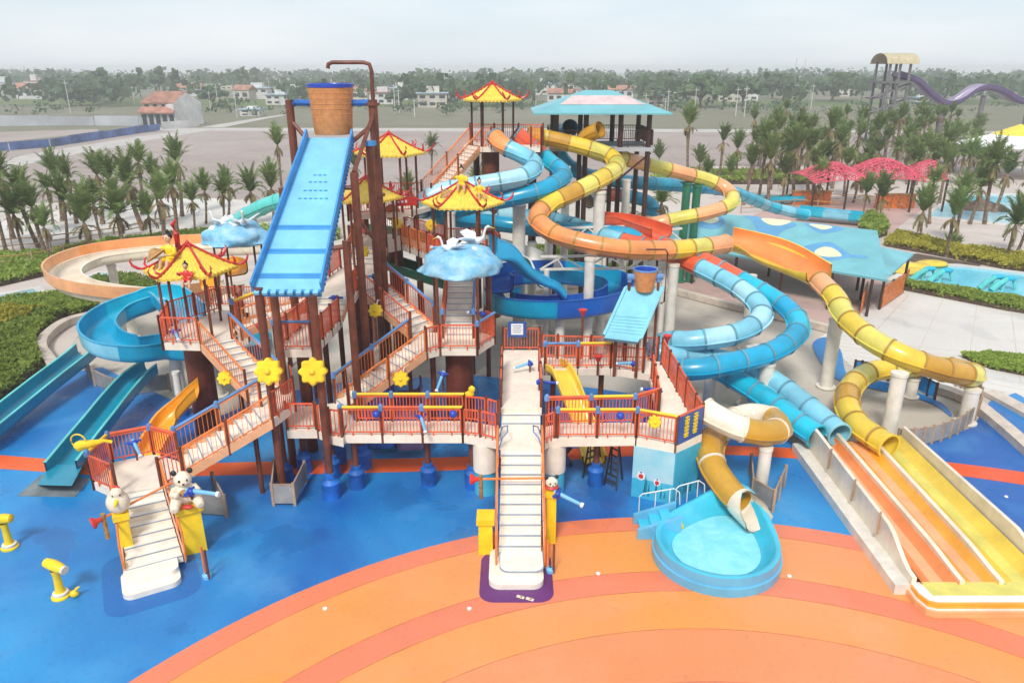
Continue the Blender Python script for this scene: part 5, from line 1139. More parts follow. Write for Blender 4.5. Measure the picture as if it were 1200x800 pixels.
# crimson banner near the rear pagoda, white notice, yellow and brown round bits
t = thing('notice_board', 'white paper notice on the back railing of the central walkway', 'sign', WY(606, 392, YW1 - .15)); p = WY(606, 386, YW1 - .15)
MB().obox(p, (.42, 0, 0), (0, .02, 0), (0, 0, .36)).build('board', 'sign_blue', t); MB().obox(p + V((0, -.025, .02)), (.27, 0, 0), (0, .006, 0), (0, 0, .26)).build('sheet', 'paper', t)
for k in range(4): MB().obox(p + V((0, -.034, .18 - .1*k)), (.2 - .03*(k % 2), 0, 0), (0, .004, 0), (0, 0, .012)).build('text_line', 'mesh_grey', t)
t = thing('banner', 'crimson banner with white lettering on the rear walkway', 'sign', WY(476, 244, 38.0)); p = WY(476, 236, 37.6)
MB().obox(p, (.55, -.1, .05), (.01, .03, 0), (0, 0, .22)).build('cloth', 'statue_red', t)
for k in range(5): MB().obox(p + V((-.38 + .19*k, -.05, .02*k - .03)), (.055, 0, 0), (0, .006, 0), (0, 0, .03 + .02*(k % 3))).build('letter', 'paper', t)
for f in (-.5, .5): MB().cyl(p + V((f, 0, -1.2)), p + V((f, 0, .25)), .04, n=8).build('post', 'post_brown', t, True)
for lab, px, py, Y in (('brown round barrel lid on the rear walkway wall', 459, 249, 38.5), ):
    p = WY(px, py, Y); t = thing('barrel_lid', lab, 'lid', p); MB().cyl(p, p + V((0, .12, 0)), .42, n=20).build('disc', 'wood_crate', t, True); MB().cyl(p - V((0, .03, 0)), p, .12, n=12).build('boss', 'post_brown', t, True); MB().cyl(p + V((0, .06, -1.4)), p + V((0, .06, -.3)), .05, n=8).build('stand', 'post_brown', t, True)
# straw hats / round crates on pagoda roofs
for lab, px, py, Y in (('brown straw hat resting on the left pagoda ridge', 183, 299, 28.2), ('brown straw hat resting on the central pagoda ridge', 523, 229, 35.3)):
    p = WY(px, py, Y); t = thing('straw_hat', lab, 'hat', p); rm = Matrix.Rotation(R(-35), 3, 'Y')
    g = MB().lathe([(0, .3), (.12, .27), (.24, .14), (.42, .0), (.46, -.03), (.3, -.05), (0, -.05)], (0, 0, 0), 18); g.v = [tuple(p + rm @ V(v)) for v in g.v]; g.build('hat', 'wood_crate', t, True)
# ------------------------------------------------------------------ statues
def remeshed(name, parts, m, parent, voxel=.035):
    b = MB()
    for q in parts:
        if q[0] == 'b': b.ball(q[1], q[2], 14, 9, q[3] if len(q) > 3 else None)
        else: b.pipe(q[1], q[2], 12)
    o = b.build(name, m, parent, True, 180)
    md = o.modifiers.new('skin', 'REMESH'); md.mode = 'VOXEL'; md.voxel_size = voxel; md.use_smooth_shade = True
    sm = o.modifiers.new('soft', 'SMOOTH'); sm.iterations = 4; sm.factor = .5
    return o
def figure(label, p, rz, s, robe, hair='black', pose=0):
    p = V(p); t = thing('figure_statue', label, 'statue', p); Rm = Matrix.Rotation(rz, 3, 'Z'); L = lambda x, y, z: p + Rm @ V((x*s, y*s, z*s))
    leg = [L(.1, 0, .1), L(.14, -.32, .12), L(.15, -.4, -.12), L(.15, -.47, -.2)]; leg2 = [L(-.1, 0, .1), L(-.16, -.3, .16), L(-.18, -.34, -.1), L(-.18, -.42, -.16)]
    arm = [L(.2, 0, .55), L(.3, -.1, .38), L(.22, -.28, .34), L(.16, -.34, .36)]; arm2 = [L(-.2, 0, .55), L(-.33, -.06, .42), L(-.38, -.22, .55 if pose else .36), L(-.38, -.3, .62 if pose else .36)]
    remeshed('body', [('b', L(0, 0, .86), (.13*s, .14*s, .16*s)), ('p', [L(0, 0, .6), L(0, 0, .8)], .05*s), ('b', L(0, 0, .42), (.17*s, .12*s, .26*s)), ('p', leg, [.1*s, .085*s, .06*s, .045*s]), ('p', leg2, [.1*s, .085*s, .06*s, .045*s]),
                      ('p', arm, [.065*s, .055*s, .042*s, .04*s]), ('p', arm2, [.065*s, .055*s, .042*s, .04*s]), ('b', L(.15, -.35, .36), (.05*s, .05*s, .05*s)), ('b', L(0, -.14, .85), (.025*s, .03*s, .03*s))], 'skin_tone', t, .028*s)
    remeshed('robe', [('b', L(0, 0, .4), (.2*s, .15*s, .27*s)), ('p', arm[:3], [.085*s, .08*s, .07*s]), ('p', arm2[:3], [.085*s, .08*s, .07*s]), ('p', leg[:2], [.12*s, .1*s]), ('p', leg2[:2], [.12*s, .1*s])], robe, t, .03*s)
    MB().ball(L(0, .035, .91), (.14*s, .14*s, .14*s), 12, 8).build('hair', hair, t, True)
    MB().ball(L(0, .03, 1.08), (.06*s, .06*s, .07*s), 8, 6).build('hair_bun', hair, t, True)
    for e in (-1, 1): MB().ball(L(e*.05, -.128, .88), (.018*s, .012*s, .02*s), 6, 5).build('eye', 'black', t, True)
    return t
figure('figure statue in a yellow robe sitting on top of the left pagoda', WY(201, 308, 28.3), R(-20), 1.15, 'yellow_plastic')
figure('figure statue in red clinging to the front slope of the left pagoda', WY(220, 331, 27.3), R(10), .75, 'statue_red', pose=1)
figure('figure statue in a yellow robe at the top of the central pagoda', WY(541, 219, 35.2), R(0), .9, 'yellow_plastic', pose=1)
figure('figure statue in yellow crouching on the right slope of the central pagoda', WY(562, 229, 35.0), R(25), .75, 'pipe_yellow')
t = thing('red_mast', 'tall red ribbon mast at the top of the left pagoda', 'mast', WY(210, 297, 28.9)); p = WY(210, 297, 28.9)
MB().pipe([p, p + V((0, 0, .8)), p + V((-.1, 0, 1.15)), p + V((.05, 0, 1.35))], [.16, .13, .09, .03], 8).build('ribbon', 'ridge_red', t, True)
def panda(label, p, rz, s=1.0, bust=False):
    p = V(p); t = thing('panda_statue', label, 'statue', p); Rm = Matrix.Rotation(rz, 3, 'Z'); L = lambda x, y, z: p + Rm @ V((x*s, y*s, z*s))
    hz = .28 if bust else .92
    pr = [('b', L(0, -.02, hz), (.29*s, .26*s, .26*s)), ('b', L(0, -.22, hz - .07), (.12*s, .1*s, .09*s))]
    if not bust:
        pr += [('b', L(0, .05, .38), (.36*s, .32*s, .42*s)), ('p', [L(.25, -.05, .3), L(.38, -.4, .16), L(.4, -.55, .12)], [.19*s, .16*s, .13*s]), ('p', [L(-.25, -.05, .3), L(-.36, -.4, .16), L(-.38, -.55, .12)], [.19*s, .16*s, .13*s]),
               ('p', [L(.26, 0, .62), L(.4, -.2, .5), L(.3, -.4, .55)], [.12*s, .11*s, .1*s]), ('p', [L(-.26, 0, .62), L(-.38, -.2, .52), L(-.2, -.42, .58)], [.12*s, .11*s, .1*s])]
    else: pr += [('b', L(0, 0, .02), (.22*s, .2*s, .16*s))]
    remeshed('body', pr, 'statue_white', t, .04*s)
    for e in (-1, 1):
        MB().ball(L(e*.24, .02, hz + .24), (.1*s, .07*s, .1*s), 10, 7).build('ear', 'black', t, True)
        MB().ball(L(e*.11, -.24, hz + .04), (.042*s, .03*s, .048*s), 10, 7).build('eye_patch', 'black', t, True)
    MB().ball(L(0, -.32, hz - .04), (.045*s, .03*s, .03*s), 8, 6).build('nose', 'black', t, True)
    if not bust:
        MB().ball(L(0, -.2, .5), (.2*s, .14*s, .14*s), 10, 7).build('scarf', 'wood_crate', t, True)
        MB().ball(L(.02, -.4, .1), (.2*s, .1*s, .07*s), 10, 7).build('cushion', 'statue_red', t, True)
    else: MB().lathe([(.2, -.02), (.25, .05), (.2, .1)], L(0, 0, 0), 12).build('collar', 'statue_red', t, True)
    return t
panda('cream panda statue sitting on the yellow plinth by the left stairs', (-10.55, 20.8, 1.75), R(25), 1.0)
gun('long pale blue water gun held by the seated panda', (-10.25, 20.6, 2.35), (1.0, -.15, -.05), 1.2)
panda('small panda head statue on the slim plinth by the central stairs', (1.3, 21.3, 2.05), R(10), .72, True)
gun('long pale blue water gun right of the central stairs', (1.5, 21.1, 1.95), (1.0, -.45, -.3), 1.15, foot=.2)
t = thing('bird_statue', 'round white bird statue with yellow beak on the narrow left plinth', 'statue', (-12.35, 20.1, 1.9))
remeshed('body', [('b', (-12.35, 20.1, 2.25), (.36, .34, .38)), ('b', (-12.3, 20.05, 2.62), (.2, .2, .18)), ('b', (-12.6, 20.3, 2.3), (.2, .1, .16))], 'statue_white', t, .04)
MB().pipe([(-12.25, 19.88, 2.42), (-12.2, 19.62, 2.36)], [.08, .02], 8).build('beak', 'pipe_yellow', t, True)
for k in range(3): MB().ball((-12.35 + .05*k, 20.1, 2.8 - .02*k), .055, 8, 5).build('comb', 'statue_red', t, True)
for e in (-.1, .1): MB().ball((-12.24 + e, 19.9 + e*.3, 2.6), .03, 6, 5).build('eye', 'black', t, True)
# red horns on orange cross bars
for lab, a, b in (('red horn on the orange bar across the central stairs', V((-1.35, 21.9, 2.0)), V((1.25, 21.8, 2.1))), ('red horn on the orange bar across the left stairs', V((-13.0, 19.7, 1.75)), V((-11.1, 21.2, 2.3)))):
    t = thing('horn_bar', lab, 'water toy', a); d = (b - a).normalized()
    MB().cyl(a + d*.25, b, .04, n=8).build('bar', 'rail_orange', t, True)
    MB().pipe([a + d*.25, a + d*.1, a, a - d*.06], [.06, .1, .2, .17], 12).build('horn', 'statue_red', t, True)
    MB().cyl((a + d*.3) - V((0, 0, .75)), a + d*.3 + V((0, 0, .15)), .07, n=8).build('bracket', 'wood_crate', t, True)
for lab, x, y in (('short orange double post with blue foot right of the central stairs', 1.22, 19.6), ('short brown post with blue foot right of the left stairs', -9.55, 19.3)):
    t = thing('water_post', lab, 'post', (x, y, 0))
    for e in (-.09, .09): MB().cyl((x + e, y - e, .05), (x + e, y - e, 1.1), .04, n=8).build('pipe', 'post_brown' if e > 0 else 'rail_orange', t, True)
    MB().lathe([(.14, 0), (.15, .12), (.1, .16), (.05, .18)], (x, y, 0.01), 12).build('foot', 'sky_blue_gun', t, True)
# yellow floor cannons
def cannon(label, px, py, rz, s=1.0):
    p = W(px, py, .0); t = thing('floor_cannon', label, 'water gun', p); Rm = Matrix.Rotation(rz, 3, 'Z'); L = lambda x, y, z: p + Rm @ V((x*s, y*s, z*s))
    MB().lathe([(0, 0), (.27*s, 0), (.27*s, .05*s), (.17*s, .1*s), (.12*s, .3*s), (.1*s, .75*s), (.13*s, .95*s)], p, 16).build('pedestal', 'yellow_plastic', t, True)
    MB().lathe([(.2*s, .05*s), (.22*s, .1*s), (.22*s, .16*s), (.15*s, .18*s)], p, 16).build('collar', 'steel_white', t, True)
    MB().pipe([L(-.34, 0, 1.14), L(-.3, 0, 1.14), L(-.05, 0, 1.12), L(.2, 0, 1.08), L(.38, 0, 1.05)], [.05*s, .14*s, .17*s, .16*s, .12*s], 12).build('barrel', 'yellow_plastic', t, True)
    MB().cyl(L(.36, 0, 1.05), L(.44, 0, 1.04), .135*s, n=12).build('muzzle', 't_cream', t, True)
    return t
cannon('yellow floor cannon at the left edge of the blue floor', 12, 641, R(178), 1.0)
cannon('yellow floor cannon standing next to a small yellow duck', 72, 698, R(-20), 1.0)
p = W(88, 699, 0); t = thing('duck_toy', 'tiny yellow duck-shaped spray beside the floor cannon', 'water toy', p)
MB().ball(p + V((0, 0, .12)), (.13, .11, .12), 10, 7).build('body', 'yellow_plastic', t, True); MB().pipe([p + V((.04, 0, .18)), p + V((.1, 0, .3)), p + V((.2, 0, .38))], [.05, .045, .02], 8).build('head', 'yellow_plastic', t, True)
# ring of small yellow animals and tubes on rails
p = WY(98, 521, 22.6); t = thing('duck_ring', 'yellow hoop with an orange snout on the low left platform rail', 'water toy', p)
MB().pipe([p + V((-.3, 0, 0)), p + V((-.15, 0, -.05)), p + V((0, 0, 0)), p + V((.55, .3, .0)), p + V((.75, .4, -.1))], [.1, .2, .16, .06, .06], 10).build('snout', 'yellow_plastic', t, True)
MB().pipe([p + V((-.15 + .25*math.cos(a*.314*1.0), 0, .15 + .25*math.sin(a*.314))) for a in range(0, 21)], .025, 6, False).build('hoop', 'pipe_yellow', t, True)
p = WY(494, 458, 26.05); t = thing('cat_spray', 'yellow crouching cat-shaped spray on the left ring rail', 'water toy', WY(553, 462, YB)); p = WY(550, 465, YB)
remeshed('body', [('b', p + V((0, 0, .12)), (.2, .1, .13)), ('b', p + V((.1, 0, .32)), (.14, .12, .15)), ('p', [p + V((-.15, 0, .08)), p + V((-.36, 0, .02))], [.07, .03])], 'yellow_plastic', t, .035)
for e in (.02, .18): MB().ball(p + V((e, 0, .46)), (.04, .03, .05), 8, 5).build('ear', 'black', t, True)
# ladders on the floor, dark folded chair
for lab, xs in (('black A-frame ladder standing below the right ring deck', ((683, 560), (697, 555))), ('second black A-frame ladder beside the first one', ((708, 568), (722, 575)))):
    a, b = W(*xs[0], 0), W(*xs[1], 0); c = (a + b)/2; t = thing('step_ladder', lab, 'ladder', c)
    w = (b - a)/2; top = c + V((.18, .35, 1.75))
    for e in (-1, 1):
        MB().beam(c + w*e, top + w*e*.55, .06, .05).build('rail', 'ladder_black', t); MB().beam(c + w*e + V((.35, .8, 0)), top + w*e*.55, .05, .04).build('rear_leg', 'ladder_black', t)
    for k in range(1, 7): 
        q = c.lerp(top, k/7); f = 1 - .45*k/7; MB().beam(q - w*f, q + w*f, .09, .035).build('rung', 'ladder_black', t)
p = W(660, 545, 0); t = thing('tool_cart', 'small dark folded cart on the blue floor by the right pillar', 'cart', p)
MB().beam(p + V((-.3, 0, .1)), p + V((.3, .2, .75)), .3, .05).build('panel', 'ladder_black', t); MB().beam(p + V((.3, 0, .05)), p + V((-.2, .2, .8)), .3, .05).build('panel', 'sign_blue', t)
for e in (-.3, .3): MB().cyl(p + V((e, -.12, .08)), p + V((e, .12, .08)), .08, n=10).build('wheel', 'black', t, True)
# ------------------------------------------------------------------ barriers with mesh panels
def barrier(label, pts, h=.95, m='fence_panel', pm='fence_post', step=1.3, name='mesh_barrier', closed=False, thick=.03):
    P = [V((p.x, p.y, 0)) for p in pts]; t = thing(name, label, 'barrier', P[0]); k = 0
    for a, b in zip(P[:-1], P[1:]):
        n = max(1, round((b - a).length / step))
        for i in range(n):
            p, q = a.lerp(b, i/n), a.lerp(b, (i+1)/n)
            MB().beam(p + V((0, 0, h*.5)), q + V((0, 0, h*.5)), thick, h*.8).build('panel', m, t)
            MB().beam(p + V((0, 0, h*.93)), q + V((0, 0, h*.93)), .05, .04).build('top_rail', pm, t)
            place(shared(('fp', h, pm), lambda: MB().box(-.05, .05, -.04, .04, 0, h).mesh('post', pm)), 'post', t, p)
    place(shared(('fp', h, pm), lambda: MB().box(-.05, .05, -.04, .04, 0, h).mesh('post', pm)), 'post', t, P[-1])
    return t
barrier('brown mesh guard around the left chute post base', [W(324, 563, 0), W(321, 592, 0), W(346, 592, 0), W(359, 565, 0)])
barrier('grey mesh guard below the left diagonal flight', [W(233, 606, 0) + V((-.3, .2, 0)), W(266, 606, 0), W(252, 578, 0)])
barrier('beige mesh fence around the small court left of the drum', [W(97, 432, 0), W(112, 452, 0), W(135, 463, 0), W(160, 463, 0), W(200, 458, 0)], .95)
barrier('curved glass-panel fence around the round concrete court on the right', smooth_poly([(1050, 524), (1080, 522), (1112, 513), (1136, 498), (1147, 480), (1142, 462), (1120, 452)], 0, 3, False), .9, 'fence_panel')
barrier('low fence of brown posts by the wading channel', smooth_poly([(1000, 440), (1030, 444), (1062, 452), (1095, 468)], 0, 3, False), .9, 'pool_wall', 'post_dark')
barrier('beige mesh fence beside the cream column next to the basin', [W(878, 556, 0), W(880, 585, 0), W(905, 600, 0), W(918, 570, 0)], .95)
barrier('dark fence behind the twin blue tubes', smooth_poly([(830, 492), (870, 500), (905, 498), (940, 512)], 0, 3, False), .8, 'fence_panel')
barrier('orange mesh fence on the rear edge of the plaza court', [W(1040, 352, 0), W(1062, 334, 0)], 1.2, 'timber_panel', 'timber_panel')
# small floor lights and litter on the orange floor
for lab, px, py in (('tiny white floor nozzle on the upper orange ring', 701, 672), ('tiny white floor nozzle left of the central stairs', 550, 713), ('tiny white floor nozzle right of the basin', 925, 675), ('tiny white floor nozzle on the right blue floor', 1179, 582), ('tiny white floor nozzle near the left orange edge', 381, 713)):
    tag(MB().lathe([(0, .0), (.07, 0), (.07, .03), (.04, .05), (0, .05)], W(px, py, .012), 10).build('floor_nozzle', 'paper', at=W(px, py, 0)), lab, 'nozzle')
p = W(610, 700, .012); t = thing('flip_flop', 'dropped pale sandals in front of the purple pad', 'sandals', p)
for e in (0, .28): MB().obox(p + V((e, -e*.35, .03)), (.11, -.05, 0), (.02, .04, 0), (0, 0, .015)).build('sole', 't_cream', t); MB().obox(p + V((e + .03, -e*.35 - .01, .06)), (.02, .03, 0), (.02, -.01, 0), (0, 0, .015)).build('strap', 'wood_crate', t)
# soft slide-end block of the teal slide
p = W(70, 553, 0)
tag(MB().hexa([W(44, 568, .01), W(84, 569, .01), W(97, 545, .01), W(58, 543, .01), W(44, 568, .5), W(84, 569, .5), W(97, 545, .5), W(58, 543, .5)]).build('slide_end_box', 't_teal', at=p), 'open teal box at the end of the short teal slide', 'slide end')
# ------------------------------------------------------------------ pools, shelters and far park
def pool(label, pts, wm, wall='plaza', name='pool', z=.05):
    P = PX(pts); c = centroid(P); t = thing(name, label, 'pool', (c.x, c.y, 0))
    MB().sheet(P, z).build('water', wm, t)
    rows = []
    Q = P + [P[0]]
    for p in Q:
        d = (V((p.x, p.y)) - c).normalized() * .55
        rows.append([V((p.x, p.y, z - .05)), V((p.x, p.y, .2)), V((p.x + d.x, p.y + d.y, .2)), V((p.x + d.x, p.y + d.y, -.02))])
    MB().grid(rows).build('coping', wall, t)
    return t
pool('long turquoise pool with white coping beside the plaza', [(1048, 331), (1078, 312), (1130, 314), (1300, 335), (1420, 352), (1330, 376), (1180, 351)], 'water_pool')
pool('shallow wave pool with a brown rock beyond the right palms', [(1085, 255), (1110, 238), (1122, 229), (1185, 229), (1300, 236), (1330, 262), (1180, 264)], 'water_pale')
tag(MB().sheet(PX([(1124, 231), (1184, 231), (1196, 238), (1112, 238)]), .056).build('deep_water', 'water_pool'), kind='structure')
pool('narrow blue channel left behind the hedge', [(-60, 362), (0, 349), (40, 341), (48, 347), (0, 360), (-60, 376)], 'water_pool')
pool('small blue pool inside the orange flume loop', [(95, 330), (118, 322), (150, 322), (140, 332)], 'water_pool')
p = W(1148, 246, 0); t = thing('pool_rock', 'brown rock mound in the shallow wave pool', 'rock', p); b = MB().ball(p, (2.4, 1.3, 1.1), 18, 10)
b.v = [tuple(V(v) + V(v).normalized()*0 + (V(v) - p) * (.35*mnoise.noise(V(v)*1.3))) for v in b.v]; b.build('boulder', 'rock', t, True, 20)
p2 = W(1165, 247, 0); b = MB().ball(p2, (1.6, 1.0, .7), 16, 9); b.v = [tuple(V(v) + (V(v) - p2) * (.35*mnoise.noise(V(v)*1.7))) for v in b.v]; b.build('boulder', 'rock', t, True, 20)
# turquoise pool toys
for k, (lab, px, py) in enumerate((('turquoise slide toy standing in the long pool', 1108, 326), ('turquoise climbing toy in the middle of the long pool', 1088, 324), ('turquoise twin-arch toy at the right of the long pool', 1168, 334), ('turquoise funnel toy right of the arch toy', 1182, 336))):
    p = W(px, py + 4, .05); t = thing('pool_toy', lab, 'pool toy', p)
    for e in (-.5, .5):
        MB().cyl(p + V((e, 0, -.05)), p + V((e*.5, .2, .8)), .1, n=8).build('leg', 't_turq', t, True)
    MB().ball(p + V((0, .1, .85)), (.5, .3, .18), 12, 7).build('deck', 't_cyan', t, True)
    MB().pipe([p + V((-.3, 0, .8)), p + V((-.9, -.1, .5)), p + V((-1.4, -.2, .05))], [.18, .2, .22], 8).build('chute', 't_turq', t, True)
for lab, px, py in (('yellow inflatable mat at the corner of the long pool', 1072, 312), ('yellow inflatable ring on the pool edge', 1092, 309), ('pale yellow float on the near pool corner', 1066, 318)):
    p = W(px, py, .25); tag(MB().ball(p, (1.3, .8, .3), 16, 8).build('float', 't_yellow', at=p, smooth=True), lab, 'float')
# wave-roofed shelter
FL, FR, RR = W(766, 283, 2.7), W(1040, 328, 2.6), W(1028, 270, 4.4)
sh = thing('wave_shelter', 'low shelter with a turquoise roof patterned with blue waves', 'shelter', (FR + FL)/2 - V((0, 0, 2.6)))
up = (RR - FR).cross(FL - FR).normalized(); up = up if up.z > 0 else -up
_r = V(_ray(806, 246)); RL = V((0, 0, CAMH)) + _r*((FL - V((0, 0, CAMH))).dot(up)/_r.dot(up))
RP = lambda u, v: (FL.lerp(FR, u)).lerp(RL.lerp(RR, u), v)
MB().hexa([FL - up*.15, FR - up*.15, RR - up*.15, RL - up*.15, FL, FR, RR, RL]).build('roof_sheet', 'roof_aqua', sh)
back = [(RL + (RL - FL)*.9), (RR + (RR - FR)*.9)]; back[0].z = back[1].z = 2.6
MB().hexa([RL - up*.15, RR - up*.15, back[1] - up*.15, back[0] - up*.15, RL + V((0, 0, .001)), RR + V((0, 0, .001)), back[1], back[0]]).build('rear_roof_sheet', 'roof_aqua', sh)
def roof_print(nm, pts, m, off):
    P = []
    for x, y in smooth2([(860 + a/5.715, 240 + b/5.715) for a, b in pts]):
        r_ = V(_ray(x, y)); o = V((0, 0, CAMH)); t_ = (FL - o).dot(up)/r_.dot(up); P.append(o + r_*t_ + up*off)
    MB().add(P, [tuple(range(len(P)))]).build(nm, m, sh)
def smooth2(P, n=4):
    out = []; k = len(P)
    for i in range(k):
        p0, p1, p2, p3 = [V(P[(i + j) % k]) for j in (-1, 0, 1, 2)]
        for q in range(n): t = q/n; out.append(.5*((2*p1) + (p2 - p0)*t + (2*p0 - 5*p1 + 4*p2 - p3)*t*t + (3*p1 - p0 - 3*p2 + p3)*t**3))
    return out
roof_print('wave_print', [(60, 72), (180, 84), (215, 130), (300, 143), (390, 120), (420, 140), (330, 175), (280, 225), (255, 262), (150, 235), (150, 190), (140, 140), (105, 95)], 'roof_wave', .008)
roof_print('wave_print', [(480, 122), (600, 130), (700, 148), (740, 165), (660, 185), (580, 190), (520, 160)], 'roof_wave', .008)
roof_print('wave_print', [(440, 300), (520, 262), (640, 250), (720, 290), (780, 330), (890, 342), (880, 358), (760, 354), (680, 370), (580, 362), (500, 335)], 'roof_wave', .008)
roof_print('wave_print', [(-240, 60), (-120, 58), (-60, 110), (-110, 160), (-230, 150), (-300, 110)], 'roof_wave', .008)
roof_print('spot_print', [(540, 315), (575, 290), (625, 282), (680, 300), (722, 342), (640, 350), (570, 340)], 'roof_spot', .016)
roof_print('spot_print', [(185, 93), (300, 98), (380, 110), (365, 125), (300, 140), (230, 130)], 'roof_spot', .016)
roof_print('spot_print', [(505, 130), (590, 135), (660, 148), (635, 162), (590, 167), (540, 150)], 'roof_spot', .016)
roof_print('spot_print', [(-200, 75), (-130, 75), (-100, 105), (-150, 125), (-210, 110)], 'roof_spot', .016)
for u, v in ((.02, .03), (.2, .03), (.4, .03), (.6, .03), (.8, .03), (.95, .03), (.95, .6), (.95, .97), (.5, .97), (.05, .97)):
    p = RP(u, v); MB().cyl((p.x, p.y, 0), (p.x, p.y, p.z - .1), .1, n=8).build('post', 'post_dark', sh, True)
p, q = RP(.93, .08), RP(.97, .6); MB().beam((p.x, p.y, .7), (q.x, q.y, .7), .08, 1.3).build('screen', 'timber_panel', sh)
s2 = thing('annex_roof', 'small pale blue sloping annex roof joined to the wave shelter', 'shelter', W(1045, 330, 0))
A_, B_, C_, D_ = W(1008, 318, 2.75), W(1043, 322, 2.4), W(1071, 297, 2.9), W(1032, 289, 3.4)
MB().hexa([x - V((0, 0, .14)) for x in (A_, B_, C_, D_)] + [A_, B_, C_, D_]).build('roof_sheet', 'roof_aqua', s2)
for x in (B_, C_): MB().cyl((x.x - .2, x.y + .2, 0), (x.x - .2, x.y + .2, x.z - .1), .09, n=8).build('post', 'post_dark', s2, True)
MB().beam((B_.x, B_.y + .4, .75), (C_.x - .3, C_.y, .75), .08, 1.4).build('screen', 'timber_panel', s2)
# cyan start pavilion behind the tubes
pc = V((5.6, 51.0)); pv = thing('start_pavilion', 'wide cyan hip-roofed pavilion where the rear tubes start', 'pavilion', (pc.x, pc.y, 0))
ze, zt = 12.4, 13.65
E4 = [V((pc.x - 4.3, pc.y - 3.2, ze)), V((pc.x + 4.3, pc.y - 3.2, ze)), V((pc.x + 4.3, pc.y + 3.2, ze)), V((pc.x - 4.3, pc.y + 3.2, ze))]; T2 = [V((pc.x - .9, pc.y, zt)), V((pc.x + .9, pc.y, zt))]
for f in ((E4[0], E4[1], T2[1], T2[0]), (E4[1], E4[2], T2[1]), (E4[2], E4[3], T2[0], T2[1]), (E4[3], E4[0], T2[0])): MB().add([x for x in f] + [x - V((0, 0, .1)) for x in f], [tuple(range(len(f))), tuple(range(2*len(f)-1, len(f)-1, -1))] + [(i, len(f)+i, len(f)+(i+1) % len(f), (i+1) % len(f)) for i in range(len(f))]).build('roof_slope', 'roof_aqua', pv)
mid = lambda a, b, f: a.lerp(b, f)
fpz = [mid(E4[0], T2[0], .35) + V((.5, 0, 0)), mid(E4[1], T2[1], .35) - V((.3, 0, 0)), mid(E4[1], T2[1], .75), mid(E4[0], T2[0], .75)]
MB().add([x + V((0, -.01, .012)) for x in fpz], [(0, 1, 2, 3)]).build('pink_print', 'roof_pink', pv)
MB().box(pc.x - 3.2, pc.x + 3.4, pc.y - 2.3, pc.y + 2.3, 10.0, 10.25).build('deck_slab', 'wall_grey', pv)
for x in (-2.8, -.9, 1.3, 3.1):
    for y in (-2.1, 2.1): MB().cyl((pc.x + x, pc.y + y, 0), (pc.x + x, pc.y + y, ze), .17, n=10).build('post', 'post_dark', pv, True)
for a, b in (((-3.1, -2.25), (-1.2, -2.25)), ((1.3, -2.25), (3.3, -2.25)), ((3.35, -2.25), (3.35, 2.25)), ((-3.1, 2.25), (3.3, 2.25)), ((-3.15, -2.25), (-3.15, 2.25))): rail_panel(V((pc.x + a[0], pc.y + a[1], 10.25)), V((pc.x + b[0], pc.y + b[1], 10.25)), 1.05, 'post_dark').build('railing_panel', 'post_dark', pv)
MB().beam((pc.x + 3.3, pc.y - 2.1, 9.9), (pc.x + 1.3, pc.y - 2.1, 8.2), .12).build('brace', 'post_dark', pv)
# red lattice canopy
lt = thing('lattice_canopy', 'red lattice shade canopy on slim posts among the right palms', 'canopy', W(1000, 235, 0)); lc = W(1005, 243, 0)
def lz(u, v): return 3.0 + 2.4*(.4 + .6*abs(math.sin(2.2*math.pi*u + .4)))*math.sin(math.pi*(v*.9 + .05))**.7*min(1, .35 + 2.2*u)
def lp(u, v): return V((lc.x - 6.5 + 14.5*u, lc.y - 3 + 8*v, lz(u, v)))
NU, NV = 33, 13
for i in range(NU):
    MB().pipe([lp(i/(NU-1), j/(NV-1)) for j in range(NV)], .06, 4, False).build('lattice_bar', 'lattice_red', lt)
for j in range(NV):
    MB().pipe([lp(i/(NU-1), j/(NV-1)) for i in range(NU)], .06, 4, False).build('lattice_bar', 'lattice_red', lt)
for i in range(NU - 1):
    for j in range(NV - 1):
        if (i + j) % 2 == 0 or rng.random() < .8:
            a, b = ((lp(i/(NU-1), j/(NV-1)), lp((i+1)/(NU-1), (j+1)/(NV-1))) if rng.random() < .5 else (lp((i+1)/(NU-1), j/(NV-1)), lp(i/(NU-1), (j+1)/(NV-1))))
            MB().beam(a, b, .1, .1).build('lattice_bar', 'lattice_red', lt)
for u, v in ((0, 0), (.25, 0), (.5, 0), (.75, 0), (1, 0), (0, 1), (.33, 1), (.66, 1), (1, 1)):
    p = lp(u, v); MB().cyl((p.x, p.y, 0), p, .12, n=8).build('post', 'post_dark', lt, True)
for lab, px, py in (('low orange timber kiosk wall under the lattice canopy', 1048, 244), ('low orange timber kiosk wall left of the lattice canopy', 950, 240)):
    p = W(px, py, 0); t = thing('kiosk_wall', lab, 'kiosk', p)
    for k in range(5): MB().box(p.x - 2.2 + .9*k, p.x - 1.34 + .9*k, p.y, p.y + .3, 0, 1.5).build('plank', 'timber_panel', t)
    MB().box(p.x - 2.3, p.x + 2.4, p.y - .1, p.y + .5, 1.5, 1.62).build('counter', 'wood_crate', t)
